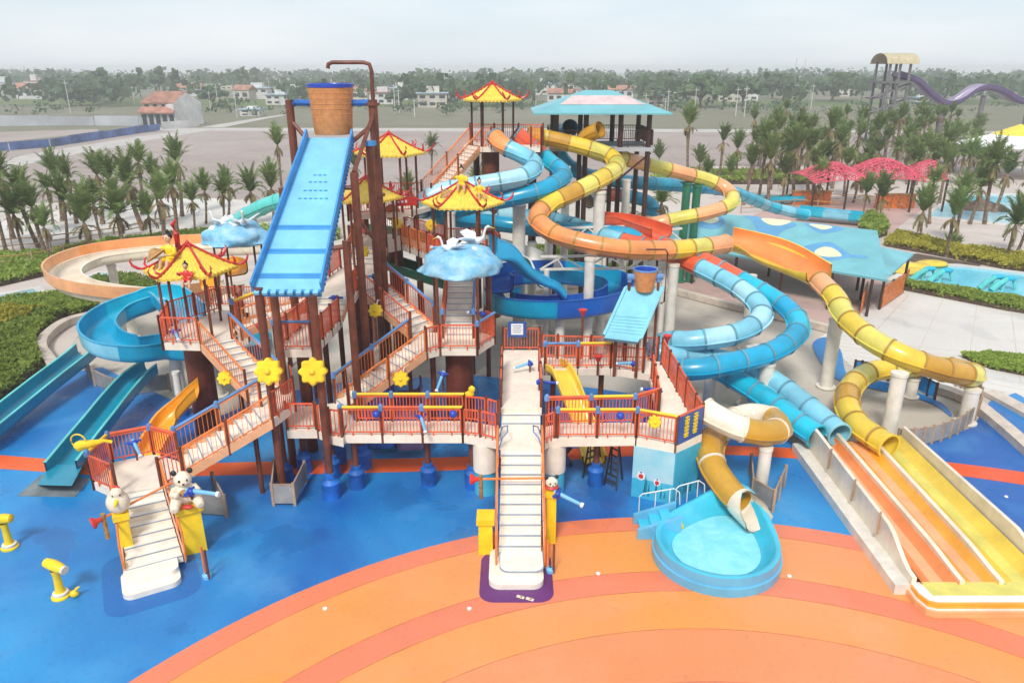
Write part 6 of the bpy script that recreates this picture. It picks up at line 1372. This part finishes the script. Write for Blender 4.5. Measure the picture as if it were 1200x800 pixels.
# far purple slide with barrel canopy
YS = 165; ft = thing('slide_tower', 'distant grey stair tower with a tan barrel canopy', 'tower', WY(1045, 150, YS) * 1); tx = WY(1045, 90, YS).x
ft.location = (tx, YS, 0); ORG[ft.name] = V((tx, YS, 0))
for x in (-2.6, 0, 2.6):
    for y in (-3, 3): MB().cyl((tx + x*.8, YS + y, 0), (tx + x*.8, YS + y, 16.2), .28, n=8).build('post', 'tower_dark', ft, True)
MB().box(tx - 3.4, tx + 2.8, YS - 3.5, YS + 3.5, 12.0, 12.4).build('deck', 'tower_dark', ft)
for z in (3, 6, 9):
    MB().box(tx - 5.5, tx + 3.5, YS - 3.2, YS - 1.2, z, z + .3).build('stair_flight', 'tower_dark', ft); MB().beam((tx - 5, YS - 2.5, z), (tx + 3, YS - 2.5, z + 3), 1.4, .3).build('stair_flight', 'tower_dark', ft)
rows = []
for k in range(9):
    a = math.pi*k/8; rows.append([V((tx - 3.2 + dx, YS + 3.9*math.cos(a), 15.8 + 2.1*math.sin(a))) for dx in (0, 6.6)])
MB().grid(rows).build('canopy_top', 'canopy_tan', ft, True); MB().add([r_[1] for r_ in rows], [tuple(range(9))]).build('canopy_end', 'tower_dark', ft)
open_flume('distant purple wave slide running right from the stair tower', [WY(1050, 90, YS), WY(1072, 98, YS), WY(1088, 113, YS), WY(1105, 124, YS), WY(1122, 120, YS), WY(1140, 108, YS), WY(1155, 105, YS), WY(1172, 110, YS), WY(1190, 120, YS), WY(1215, 124, YS), WY(1260, 138, YS), WY(1320, 146, YS)], 3.4, 1.1, [('t_lilac', 't_purple'), ('t_lilac', 't_purple')], seg=8, step=.8, th=.2, lip=.3, lipm='t_lilac', name='wave_slide')
for lab, px in (('far purple slide column below its first dip', 1106), ('far purple slide column below its crest', 1150), ('far purple slide column at its right end', 1205)):
    q = WY(px, 126, YS); t = thing('slide_column', lab, 'column', (q.x, YS, 0)); MB().cyl((q.x, YS, 0), (q.x, YS, q.z + 2.4*(px == 1150)), .5, n=10).build('shaft', 'tower_dark', t, True); MB().box(q.x - 1, q.x + 1, YS - 1, YS + 1, 0, .4).build('footing', 'tower_dark', t)
# white and yellow tent
tp = WY(1192, 165, 112); tt = thing('tent_canopy', 'white and yellow conical tent canopy at the right edge', 'canopy', (tp.x, 112, 0))
n = 16; r0 = 8.2
MB().lathe([(r0, 4.5), (r0*.7, 5.1), (r0*.42, 5.9)], (tp.x, 112, 0), n).build('lower_skirt', 'tent_white', tt, True, 20); MB().lathe([(r0*.42, 5.9), (r0*.2, 6.7), (0, 7.4)], (tp.x, 112, 0), n).build('cone', 'tent_yellow', tt, True, 20)
for k in range(8): a = 2*math.pi*k/8; MB().cyl((tp.x + r0*.9*math.cos(a), 112 + r0*.9*math.sin(a), 0), (tp.x + r0*.9*math.cos(a), 112 + r0*.9*math.sin(a), 4.7), .12, n=6).build('post', 'pole_grey', tt, True)
# bamboo fences
def bamboo(label, pts, name='bamboo_fence'):
    P = [V((p.x, p.y, 0)) for p in pts]; t = thing(name, label, 'fence', P[0])
    for a, b in zip(P[:-1], P[1:]):
        n_ = max(1, round((b - a).length/3))
        for z in (.5, 1.0): MB().cyl(a + V((0, 0, z + rng.uniform(-.1, .1))), b + V((0, 0, z + rng.uniform(-.1, .1))), .05, n=6).build('rail', 'wood_crate' if z > .7 else 'fence_post', t, True)
        for i in range(n_): p = a.lerp(b, i/n_); MB().cyl(p, p + V((0, 0, 1.25)), .06, n=6).build('post', 'fence_post', t, True)
    return t
bamboo('bamboo rail fence in front of the lattice canopy court', PX([(880, 243), (950, 236), (1030, 240), (1060, 246)])); bamboo('second bamboo rail fence nearer the wave shelter', PX([(868, 250), (930, 245), (985, 248)]))
bamboo('bamboo rail fence under the left palms', PX([(-30, 297), (60, 290), (140, 278), (210, 262)])); bamboo('bamboo rail fence along the left hedge bed', PX([(-40, 318), (40, 312), (110, 295)]))
# ------------------------------------------------------------------ hedges (leaf masses)
def leafmass(b, poly_fn, n, h, s, rnd):
    for _ in range(n):
        x, y, z = poly_fn(); d = V((rnd.gauss(0, 1), rnd.gauss(0, 1), rnd.gauss(.6, .8))).normalized(); a = d.orthogonal().normalized(); a.rotate(Matrix.Rotation(rnd.uniform(0, 6.28), 3, d)); c = d.cross(a); k = s*rnd.uniform(.6, 1.4); p = V((x, y, z))
        b.add([p - a*k, p - c*k*.55, p + a*k, p + c*k*.55], [(0, 1, 2, 3)])
def inpoly(x, y, P):
    r_ = False; j = len(P) - 1
    for i in range(len(P)):
        if (P[i][1] > y) != (P[j][1] > y) and x < (P[j][0] - P[i][0])*(y - P[i][1])/(P[j][1] - P[i][1]) + P[i][0]: r_ = not r_
        j = i
    return r_
def hedge(label, pts, h, n, m='hedge_leaf', s=.13, name='hedge', lump=.35):
    P = PX(pts); c = centroid(P); t = thing(name, label, 'hedge', (c.x, c.y, 0)); rnd = random.Random(len(label)*7 + n)
    x0, x1, y0, y1 = min(p.x for p in P), max(p.x for p in P), min(p.y for p in P), max(p.y for p in P)
    def f():
        for _ in range(200):
            x, y = rnd.uniform(x0, x1), rnd.uniform(y0, y1)
            if inpoly(x, y, P): break
        top = h*(1 + lump*mnoise.noise(V((x*.8, y*.8, 3.1))) + .15*mnoise.noise(V((x*3, y*3, 1))))
        return x, y, max(.03, top*(1 - rnd.random()**2.5*.8))
    g = MB(); leafmass(g, f, n, h, s, rnd); o = g.build('foliage', m, t); o['kind'] = 'stuff'
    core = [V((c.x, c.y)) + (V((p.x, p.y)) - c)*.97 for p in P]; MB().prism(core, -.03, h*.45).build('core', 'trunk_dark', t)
    return t
hedge('broad green hedge bed curving along the left kerb', [(-80, 470), (-60, 390), (30, 372), (78, 372), (60, 384), (46, 400), (44, 415), (52, 432), (30, 450), (-40, 500)], .75, 14000)
hedge('yellow green hedge patch behind the left hedge bed', [(-70, 392), (-60, 372), (20, 370), (55, 372), (30, 384), (-40, 402)], .85, 5000, 'hedge_yellow')
hedge('green hedge in front of the blue left channel', [(-60, 372), (20, 355), (70, 350), (120, 362), (90, 372), (30, 372)], .6, 6000)
hedge('green hedge inside the orange flume loop', [(100, 342), (118, 330), (160, 330), (190, 336), (180, 346), (130, 350)], .7, 2500)
hedge('square green hedge behind the blue slide', [(615, 322), (618, 305), (660, 300), (690, 306), (680, 324), (640, 330)], 1.2, 5000)
hedge('low green hedge strip right of the ring slide', [(690, 325), (720, 318), (760, 322), (758, 332), (715, 336)], .8, 2500)
hedge('clipped green hedge between the long pool and the plaza', [(1045, 337), (1052, 333), (1180, 353), (1300, 374), (1310, 384), (1180, 364)], .55, 7000, s=.12)
hedge('round green lawn hedge at the right edge of the plaza', [(1125, 418), (1160, 415), (1260, 428), (1320, 460), (1230, 446), (1160, 432)], .25, 7000, s=.12)
hedge('green hedge beyond the long pool below the palms', [(1035, 288), (1050, 275), (1110, 290), (1200, 305), (1300, 320), (1300, 332), (1180, 316), (1100, 300)], .6, 9000, 'hedge_yellow', s=.2)
hedge('green shrub mound behind the run-out channel', [(1005, 270), (1015, 258), (1035, 262), (1040, 276), (1020, 282)], 1.0, 1800, s=.2)
hedge('dark green hedge among the far right palms', [(760, 212), (800, 203), (880, 205), (960, 208), (955, 216), (860, 216), (790, 220)], .9, 4000, s=.3)
hedge('green hedge row below the left palm row', [(60, 300), (110, 290), (200, 280), (290, 268), (300, 275), (210, 290), (100, 306)], .7, 6000, s=.2)
hedge('mixed green shrubs beneath the left palm trunks', [(-80, 330), (-60, 305), (40, 300), (80, 305), (60, 322), (0, 336), (-60, 348)], .6, 6000, s=.18)
hedge('green ground cover strip beside the bamboo fence on the left', [(70, 296), (150, 284), (230, 272), (300, 268), (310, 280), (240, 288), (150, 298), (90, 306)], .45, 5000, s=.16)
hedge('low green shrubs behind the small cloud roof', [(250, 285), (330, 268), (390, 262), (400, 280), (330, 292)], .8, 4000, s=.18)
struct('planting_soil', PX([(1050, 300), (1075, 297), (1150, 310), (1140, 318), (1080, 310)]), .0, 'soil_bed')
for lab, px, py, sz in (('spiky agave plant on the path by the right palms', 1112, 286, 1.1), ('spiky agave plant at the right corner of the hedge', 1122, 287, .8)):
    p = W(px, py, 0); t = thing('agave_plant', lab, 'plant', p)
    for k in range(16):
        a = 6.28*k/16 + .1*k; e = .5 + .5*(k % 3)/2; d = V((math.cos(a), math.sin(a), 0)); s_ = V((-d.y, d.x, 0))*.1*sz; q = p + d*.9*sz*(1.2 - .5*e) + V((0, 0, 1.3*sz*e)); m_ = p.lerp(q, .5) + V((0, 0, .12))
        MB().add([p - s_, p + s_, m_ + s_*1.1, q, m_ - s_*1.1], [(0, 1, 2, 4), (4, 2, 3)]).build('leaf', 'palm_leaf', t)
# ------------------------------------------------------------------ palms
def frond(b, o, az, el, L, droop, rnd, w=.55):
    d = V((math.cos(az), math.sin(az), 0)); P = []; n = 7
    for i in range(n + 1):
        f = i/n; e = el - droop*f*f
        P.append((P[-1] + (d*math.cos(e) + V((0, 0, math.sin(e))))*L/n) if P else V(o))
    side = V((-d.y, d.x, 0))
    for i in range(n):
        b.add([P[i] - side*.03, P[i] + side*.03, P[i+1] + side*.02, P[i+1] - side*.02], [(0, 1, 2, 3)])
    for i in range(1, 15):
        f = i/15; k = min(n - 1, int(f*n)); p = P[k].lerp(P[k+1], f*n - k); t = (P[k+1] - P[k]).normalized(); up = side.cross(t)
        l = w*math.sin(math.pi*min(1, f*.85 + .15))**.6*(1 + rnd.uniform(-.2, .2))
        for e in (-1, 1):
            q = p + (side*e*.75 + t*.75 + up*rnd.uniform(-.25, .1) - V((0, 0, .15)))*l; r_ = t*.085
            b.add([p - r_, p + r_, q], [(0, 1, 2)])
CROWNS = []; TRUNKS = []
for k in range(8):
    rnd = random.Random(100 + k); b = MB(); nf = rnd.randint(26, 32)
    for i in range(nf):
        f = i/nf; el = R(84 - (58 if k < 4 else 36)*f + rnd.uniform(-10, 10)); frond(b, (0, 0, 0), i*2.4 + rnd.uniform(-.3, .3), el, rnd.uniform(1.7, 2.6), R(25 + (60 if k < 4 else 30)*f), rnd, .55)
    CROWNS.append(b.mesh('crown', 'palm_leaf'))
    b = MB()
    for i in range(8): frond(b, (0, 0, -.1), i*.8 + rnd.random(), R(rnd.uniform(-45, 0)), rnd.uniform(1.0, 1.6), R(50), rnd, .35)
    CROWNS[-1]['d'] = 1; TRUNKS.append(b.mesh('dry_fronds', 'palm_dry'))
def trunk_mesh(k):
    rnd = random.Random(k); lx, ly = rnd.uniform(-.03, .03), rnd.uniform(-.03, .03); P = [V((lx*(1 - z)**2*3, ly*(1 - z)**2*3, z)) for z in [i/10 for i in range(11)]]
    b = MB(); b.pipe(P, [.045, .036, .033, .031, .030, .030, .030, .034, .045, .05, .02], 8); return b.mesh('trunk', 'trunk_palm', smooth=True)
TM = [trunk_mesh(k) for k in range(5)]
def palm(label, group, base, h, s=1.0, up_=None):
    t = thing('palm_tree', label, 'palm', base, group); k = rng.randrange(8) if up_ is None else 4 + rng.randrange(4) if up_ else rng.randrange(4)
    tr = place(TM[rng.randrange(5)], 'trunk', t, base, rng.uniform(0, 6.28), (h*1.0*s*.95 if h < 4 else 4.2*s, h*1.0*s*.95 if h < 4 else 4.2*s, h))
    c = place(CROWNS[k], 'crown', t, V(base) + V((0, 0, h - .05)), rng.uniform(0, 6.28), (s*rng.uniform(.6, .82), s*rng.uniform(.6, .82), s*rng.uniform(.85, 1.1))); c.rotation_euler = (rng.uniform(-.1, .1), rng.uniform(-.1, .1), rng.uniform(0, 6.28))
    place(TRUNKS[k], 'dry_fronds', t, V(base) + V((0, 0, h - .1)), rng.uniform(0, 6.28), (s*.7, s*.7, s*.9))
LP = [(8, 222, 300), (27, 248, 300), (50, 240, 298), (64, 218, 262), (76, 205, 258), (90, 206, 262), (60, 262, 306), (106, 258, 300), (124, 203, 262), (138, 208, 268), (118, 236, 285), (146, 248, 296), (172, 188, 250), (180, 250, 290), (188, 205, 262), (198, 232, 294), (217, 188, 252), (232, 232, 280), (266, 224, 268), (272, 214, 252), (298, 222, 262), (322, 218, 258), (16, 205, 280), (36, 225, 290), (84, 232, 285), (160, 212, 270), (210, 215, 272), (245, 222, 262), (-14, 225, 300), (-40, 215, 298), (332, 168, 236)]
for px, pc_, pb in LP:
    b = W(px, pb, 0); z = WY(px, pc_, b.y).z; palm('young coconut palm in the row beyond the orange flume', 'palms in the left row', b, max(2.6, z - .2), 1.35 + rng.uniform(-.35, .35), rng.random() < .5)
RPm = [(802, 133, 214), (843, 152, 214), (861, 162, 208), (876, 178, 240), (890, 150, 238), (897, 172, 242), (905, 138, 222), (916, 188, 240), (930, 140, 215), (942, 162, 225), (950, 182, 232), (957, 198, 243), (966, 138, 212), (977, 152, 220), (987, 178, 230), (1002, 192, 238), (818, 178, 218), (772, 175, 196), (828, 190, 214), (856, 200, 214), (925, 160, 232), (1010, 178, 226), (1020, 140, 208), (1032, 150, 210)]
for px, pc_, pb in RPm:
    b = W(px, pb, 0); z = WY(px, pc_, b.y).z; palm('tall tied-up palm in the grove left of the lattice canopy', 'palms in the middle grove', b, max(1.4, z - 1.5), 1.35 + rng.uniform(-.2, .25), True)
rg2 = random.Random(5)
for k in range(96):
    px = rg2.uniform(880, 1165); pb = rg2.uniform(172, 218); b = W(px, pb, 0); h = (W(px, pb, 0).y/FPX)*rg2.uniform(22, 44)
    palm('palm in the dense far grove below the purple slide', 'palms in the far grove', b, h*(.72 if px > 1125 else 1), 1.2 + rg2.uniform(-.3, .35), rg2.random() < .7)
NP = [(1010, 212, 262), (1085, 200, 262), (1075, 232, 285), (1108, 236, 302), (1118, 215, 285), (1150, 178, 262), (1140, 205, 262), (1180, 246, 306), (1196, 236, 300), (1065, 178, 238), (1170, 190, 250), (1195, 195, 258), (1030, 218, 258), (1100, 180, 240), (1130, 172, 232)]
for px, pc_, pb in NP:
    b = W(px, pb, 0); z = WY(px, pc_, b.y).z; palm('palm standing around the shallow wave pool', 'palms around the wave pool', b, max(2.0, z - 1.2), 1.15 + rng.uniform(-.15, .2))
for px, pc_, pb in ((507, 170, 205), (560, 215, 262), (772, 232, 285), (480, 222, 262), (418, 190, 235)):
    b = W(px, pb, 0); z = WY(px, pc_, b.y).z; palm('single palm growing behind the play structure', 'palms behind the play structure', b, max(2, z - .4), 1.2)
# ------------------------------------------------------------------ far land: house, fences, village, woods, poles
def house(label, px, pb, wpx, hpx, roof='roof_tile', wall='wall_white', storeys=2, gable=True, group=None, rz=None):
    b = W(px, pb, 0); sc_ = b.y*1.02/FPX; w, h = wpx*sc_, hpx*sc_; d = w*.7; a = rng.uniform(-.3, .3) if rz is None else rz
    t = thing('village_house', label, 'house', (b.x, b.y, 0), group); T = lambda x, y, z: V((b.x + x*math.cos(a) - y*math.sin(a), b.y + x*math.sin(a) + y*math.cos(a), z))
    hw = h*.66; box = lambda x0, x1, y0, y1, z0, z1: MB().hexa([T(x0, y0, z0), T(x1, y0, z0), T(x1, y1, z0), T(x0, y1, z0), T(x0, y0, z1), T(x1, y0, z1), T(x1, y1, z1), T(x0, y1, z1)])
    box(-w/2, w/2, 0, d, -.1, hw).build('wall', wall, t); o = w*.06
    if gable:
        MB().add([T(-w/2 - o, -o, hw), T(w/2 + o, -o, hw), T(w/2 + o, d/2, h), T(-w/2 - o, d/2, h), T(w/2 + o, d + o, hw), T(-w/2 - o, d + o, hw)], [(0, 1, 2, 3), (3, 2, 4, 5), (0, 3, 5), (1, 4, 2)]).build('roof', roof, t)
    else:
        box(-w/2 - o, w/2 + o, -o, d + o, hw, hw + .35).build('roof', roof, t); box(-w*.2, w*.25, d*.3, d*.8, hw + .35, h).build('roof_room', wall, t)
    n = max(2, int(w/3.2))
    for s in range(storeys):
        for i in range(n):
            if rng.random() < .12: continue
            x = -w/2 + w*(i + .5)/n; z = hw*(s + .3)/storeys; f = box(x - w*.11/n*2.6, x + w*.11/n*2.6, -.08, .05, z, z + hw*.42/storeys).build('window', 'dark_glass', t)
    return t
# nearby house with stepped roof
hb = W(196, 148, 0); hs = thing('farm_house', 'two-storey house with brown tiled roofs and white gable beyond the field', 'house', (hb.x, hb.y, 0)); k_ = hb.y*1.03/FPX; x0, x1 = hb.x - 27*k_, hb.x + 10*k_; xg = hb.x + 26*k_; hz = 34*k_
MB().box(x0, x1, hb.y, hb.y + 11, 0, hz*.42).build('lower_wall', 'wall_grey', hs); MB().box(x0 + .2, x1, hb.y + 1.8, hb.y + 11, hz*.42, hz*.72).build('upper_wall', 'wall_cream', hs)
MB().add([(x1, hb.y, 0), (xg, hb.y + 9, 0), (xg, hb.y + 9, hz*.7), ((x1 + xg)/2, hb.y + 4.5, hz*1.02), (x1, hb.y, hz*.7)], [(0, 1, 2, 3, 4)]).build('gable_wall', 'wall_white', hs); MB().prism([(x1, hb.y + .05), (xg, hb.y + 9.05), (x0 + 4, hb.y + 13), (x0 + .3, hb.y + 5)], .02, hz*.68).build('side_wall', 'wall_white', hs)
MB().hexa([(x0 - .5, hb.y - 1, hz*.40), (x1 + .1, hb.y - 1, hz*.40), (x1 + .1, hb.y + 2.2, hz*.58), (x0 - .2, hb.y + 2.2, hz*.58), (x0 - .5, hb.y - 1, hz*.44), (x1 + .1, hb.y - 1, hz*.44), (x1 + .1, hb.y + 2.2, hz*.62), (x0 - .2, hb.y + 2.2, hz*.62)]).build('porch_roof', 'roof_tile', hs)
MB().hexa([(x0 - .3, hb.y + 1.2, hz*.69), (x1 + .2, hb.y + 1.2, hz*.69), ((x1 + xg)/2, hb.y + 6.5, hz*1.0), (x0 + 2, hb.y + 6.5, hz*1.0), (x0 - .3, hb.y + 1.2, hz*.73), (x1 + .2, hb.y + 1.2, hz*.73), ((x1 + xg)/2, hb.y + 6.5, hz*1.05), (x0 + 2, hb.y + 6.5, hz*1.05)]).build('main_roof', 'roof_tile', hs)
for i in range(5): x = x0 + (x1 - x0)*(i + .15)/5; MB().box(x, x + (x1 - x0)*.13, hb.y - .06, hb.y + .1, .3, hz*.36).build('doorway', 'dark_glass', hs)
for i in range(4): x = x0 + (x1 - x0)*(i + .25)/4; MB().box(x, x + (x1 - x0)*.12, hb.y + 1.72, hb.y + 1.9, hz*.5, hz*.66).build('window', 'dark_glass', hs)
# sheet fences
def sheet_fence(label, pts, h, m, seg=6, name='sheet_fence'):
    P = PX(pts); t = thing(name, label, 'fence', (P[0].x, P[0].y, 0))
    for a, b in zip(P[:-1], P[1:]):
        n_ = max(1, int((b - a).length/seg))
        for i in range(n_):
            p, q = a.lerp(b, i/n_), a.lerp(b, (i+.97)/n_); hh = h*rng.uniform(.9, 1.08); MB().beam(V((p.x, p.y, hh/2 - .05)), V((q.x, q.y, hh/2 - .05)), .1, hh).build('sheet', m, t)
    return t
sheet_fence('long blue sheet-metal fence along the dirt road', [(-40, 180), (60, 172), (188, 152)], 1.7, 'blue_sheet')
sheet_fence('long grey sheet-metal fence by the canal', [(-60, 149), (60, 147), (165, 147.5)], 2.6, 'grey_sheet', 10)
sheet_fence('white low wall in front of the brown-roofed house', [(190, 151.5), (235, 148)], 1.8, 'wall_white', 8, 'boundary_wall')
# village houses
VH = [(35, 111, 26, 15, 'roof_tile', 1, 'long red-roofed house at the far left of the village'), (40, 105, 14, 18, 'roof_tile', 0, 'small white house with a red roof at the far left'), (90, 100, 22, 12, 'roof_metal', 0, 'pale flat-roofed block beyond the canal'), (70, 103, 14, 12, 'roof_metal', 0, 'small white block next to the pale flat-roofed block'), (5, 105, 16, 16, 'roof_metal', 0, 'white block at the left edge of the village'),
      (222, 108, 24, 12, 'roof_tile', 1, 'bright red-roofed house above the brown-roofed farm house'), (283, 112, 20, 14, 'roof_tile', 1, 'red-roofed house right of the farm house'), (300, 111, 26, 15, 'roof_metal', 0, 'pale house with blue metal roof left of the bucket'), (325, 118, 28, 14, 'roof_metal', 0, 'blue-roofed shed left of the bucket'), (343, 112, 18, 14, 'roof_metal', 0, 'white two-storey house close to the bucket'), (293, 131, 22, 9, 'roof_metal', 0, 'low white shed beside the far lane'), (262, 100, 18, 9, 'roof_metal', 0, 'tiny pale house between trees behind the farm house'),
      (420, 112, 20, 13, 'roof_tile', 1, 'red-roofed house right of the water pipe'), (447, 117, 26, 16, 'roof_tile', 0, 'red and white house right of the water pipe'), (468, 112, 22, 16, 'roof_metal', 0, 'white flat house right of the red and white one'), (507, 121, 32, 20, 'roof_metal', 0, 'white villa with balconies left of the top pagoda'), (405, 104, 18, 8, 'roof_tile', 1, 'tiny red roof above the village trees'), (638, 106, 22, 15, 'roof_metal', 0, 'white block above the cyan pavilion roof'), (655, 115, 26, 13, 'roof_tile', 1, 'red-roofed house behind the cyan pavilion'), (668, 110, 16, 12, 'roof_tile', 0, 'small red-trimmed house behind the cyan pavilion'),
      (728, 110, 26, 12, 'roof_tile', 1, 'red-roofed house right of the cyan pavilion'), (768, 119, 18, 14, 'roof_metal', 0, 'white cottage right of the cyan pavilion'), (800, 105, 22, 9, 'roof_tile', 1, 'low red-roofed house in the distant wood'), (855, 114, 24, 15, 'roof_metal', 0, 'white house among the far trees'), (878, 113, 18, 15, 'roof_tile', 0, 'narrow red-topped house among the far trees'), (930, 104, 22, 9, 'roof_metal', 0, 'pale house above the palm grove'), (705, 106, 14, 9, 'roof_metal', 0, 'small pale house in the wood above the pavilion'), (985, 108, 18, 12, 'roof_metal', 0, 'pale house left of the slide tower'), (1080, 118, 16, 10, 'roof_metal', 0, 'small white house under the purple slide')]
for px, pb, w, h, rf, gb, lab in VH: house(lab, px, pb + 5, w, h*1.1, rf, rng.choice(['wall_white', 'wall_white', 'wall_cream']), 1 if gb else 2, bool(gb))
# woods: one mass of foliage, and single trees one can tell apart
def clump(b, c, rx, rz, n, s, rnd):
    lobes = [(V((rnd.gauss(0, .42)*rx, rnd.gauss(0, .42)*rx, rz*rnd.uniform(-.25, .7))), rnd.uniform(.35, .62)) for _ in range(8)]
    for i in range(n):
        o, q = lobes[i % len(lobes)]; d = V((rnd.gauss(0, 1), rnd.gauss(0, 1), rnd.gauss(0, 1))).normalized(); p = V(c) + o + V((d.x*rx*q, d.y*rx*q, d.z*rz*q*.9)); a = (d + V((rnd.gauss(0, .4), rnd.gauss(0, .4), rnd.gauss(0, .4)))).orthogonal().normalized(); e = d.cross(a); k = s*rnd.uniform(.6, 1.5)
        b.add([p - a*k, p - e*k, p + a*k, p + e*k], [(0, 1, 2, 3)])
wr = random.Random(9); b = MB()
for k in range(760):
    f = wr.random(); Y = 325 + 720*f**1.7; x = wr.uniform(-1.0, 1.0)*Y*.82; hh = wr.uniform(6.5, 11.5)*(1 + .2*(Y > 600))
    pxx = 600 + x/Y/1.03*FPX
    if any(abs(pxx - v[0]) < v[2]*.5 + 7 and Y < W(600, v[1] + 5, 0).y + 4 for v in VH): continue
    clump(b, (x, Y, hh*.55), hh*.95, hh*.55, 46, hh*.14, wr)
o = b.build('far_wood', 'tree_leaf'); tag(o, 'distant hazy belt of dark green trees along the horizon', 'wood', kind='stuff')
b = MB()
for k in range(150):
    Y = wr.uniform(255, 330); x = wr.uniform(-1, 1)*Y*.8; hh = wr.uniform(1.5, 4.5)
    if abs(x/Y*870 + 600 - 195) < 60: continue
    clump(b, (x, Y, hh*.5), hh*.9, hh*.5, 30, hh*.14, wr)
tag(b.build('field_bushes', 'tree_leaf'), 'scattered low bushes along the far side of the bare field', 'bushes', kind='stuff')
def tree(label, px, pb, ptop, wpx, group=None):
    p = W(px, pb, 0); top = WY(px, ptop, p.y).z; rx = wpx/2*p.y*1.02/FPX; t = thing('broad_tree', label, 'tree', (p.x, p.y, 0), group); rnd = random.Random(int(px*3 + pb)); g = MB()
    for (ox, oz, q) in ((0, .68, 1), (-.45, .55, .7), (.5, .58, .7), (.1, .85, .6)): clump(g, (p.x + ox*rx, p.y, top*oz), rx*.62*q, top*.26*q, 170, max(.28, rx*.13), rnd)
    g.build('crown', 'tree_leaf', t); g = MB(); g.pipe([(p.x, p.y, -.1), (p.x + .1, p.y, top*.3), (p.x - .1, p.y, top*.6)], [rx*.09, rx*.07, rx*.03], 7)
    for e in (-1, 1): g.pipe([(p.x + .1, p.y, top*.3), (p.x + e*rx*.4, p.y, top*.62)], [rx*.05, rx*.02], 6)
    g.build('trunk', 'trunk_dark', t, True)
TR = [(122, 116, 80, 26, 'tall dark tree left of the farm house'), (165, 114, 80, 18, 'tall tree straight above the farm house'), (188, 114, 79, 22, 'broad tree beside the tall one above the farm house'), (208, 114, 80, 14, 'slim tree right of the broad one above the farm house'), (286, 110, 80, 14, 'slim tall tree left of the bucket'), (60, 118, 92, 30, 'wide tree at the far left of the meadow'), (644, 112, 84, 20, 'round umbrella-shaped tree left of the cyan pavilion top'), (690, 110, 86, 26, 'tall tree behind the cyan pavilion top'), (715, 112, 88, 34, 'wide tree right of the cyan pavilion top'), (820, 126, 90, 60, 'large bushy tree right of the white cottage'), (870, 124, 92, 50, 'large bushy tree above the banded tube'), (905, 116, 88, 30, 'tall grey-green tree at the left of the palm grove'), (975, 118, 87, 50, 'wide hazy tree left of the slide tower'), (1010, 116, 90, 24, 'hazy tree next to the slide tower'), (1095, 114, 92, 22, 'hazy tree behind the purple slide dip'), (95, 124, 104, 40, 'low wide tree on the left meadow'), (250, 126, 100, 34, 'low wide tree right of the farm house'), (470, 124, 105, 40, 'low wide tree behind the rear pagoda'), (600, 122, 100, 36, 'low wide tree behind the top pagoda'), (545, 120, 96, 30, 'tree left of the top pagoda roof')]
for px, pb, pt, w, lab in TR: tree(lab, px, pb, pt, w)
for px, pb, h in ((10, 124, 22), (68, 122, 20), (83, 133, 34), (158, 123, 20), (247, 127, 18), (256, 127, 24), (278, 138, 28), (463, 132, 30), (468, 133, 26), (486, 137, 20), (628, 130, 24), (756, 134, 22), (782, 134, 26), (779, 136, 18), (814, 132, 26), (862, 136, 30), (872, 137, 32), (950, 128, 26), (1040, 128, 22)):
    p = W(px, pb, 0); hh = h*p.y*1.02/FPX; t = thing('utility_pole', 'slim pale utility pole standing beyond the bare field', 'pole', (p.x, p.y, 0), 'utility poles beyond the field')
    MB().cyl((p.x, p.y, -.1), (p.x, p.y, hh), .17, .11, n=7).build('shaft', 'pole_grey', t, True); MB().box(p.x - .9, p.x + .9, p.y - .06, p.y + .06, hh - .9, hh - .75).build('cross_arm', 'pole_grey', t)
for lab, px, pt in (('hazy lattice mast far beyond the palm grove', 934, 68), ('second hazy lattice mast far beyond the palm grove', 944, 70), ('hazy lattice mast far behind the purple slide', 1130, 82), ('hazy mast left beyond the canal', 28, 77)):
    Y = 820; p = WY(px, pt, Y); t = thing('radio_mast', lab, 'mast', (p.x, Y, 0))
    for e in (-1, 1): MB().beam((p.x + e*1.6, Y, 0), (p.x + e*.2, Y, p.z), .3).build('leg', 'pole_grey', t)
    for k in range(7): z = p.z*k/7; MB().beam((p.x - 1.6*(1 - k/7) - .2, Y, z), (p.x + 1.6*(1 - k/7) + .2, Y, z + p.z/7), .2).build('brace', 'pole_grey', t)
# haze
hz_ = MB().box(-2700, 2700, -70, 2700, -1.2, 19.5).build('haze', 'paper'); hz_['kind'] = 'stuff'
hm = bpy.data.materials.new('haze_air'); hm.use_nodes = True; nt = hm.node_tree; nt.nodes.clear(); ho = nt.nodes.new('ShaderNodeOutputMaterial'); hv = nt.nodes.new('ShaderNodeVolumePrincipled')
hv.inputs['Color'].default_value = (.96, .98, 1, 1); hv.inputs['Density'].default_value = .00065; hv.inputs['Anisotropy'].default_value = .2; nt.links.new(hv.outputs[0], ho.inputs['Volume'])
hz_.data.materials.clear(); hz_.data.materials.append(hm)
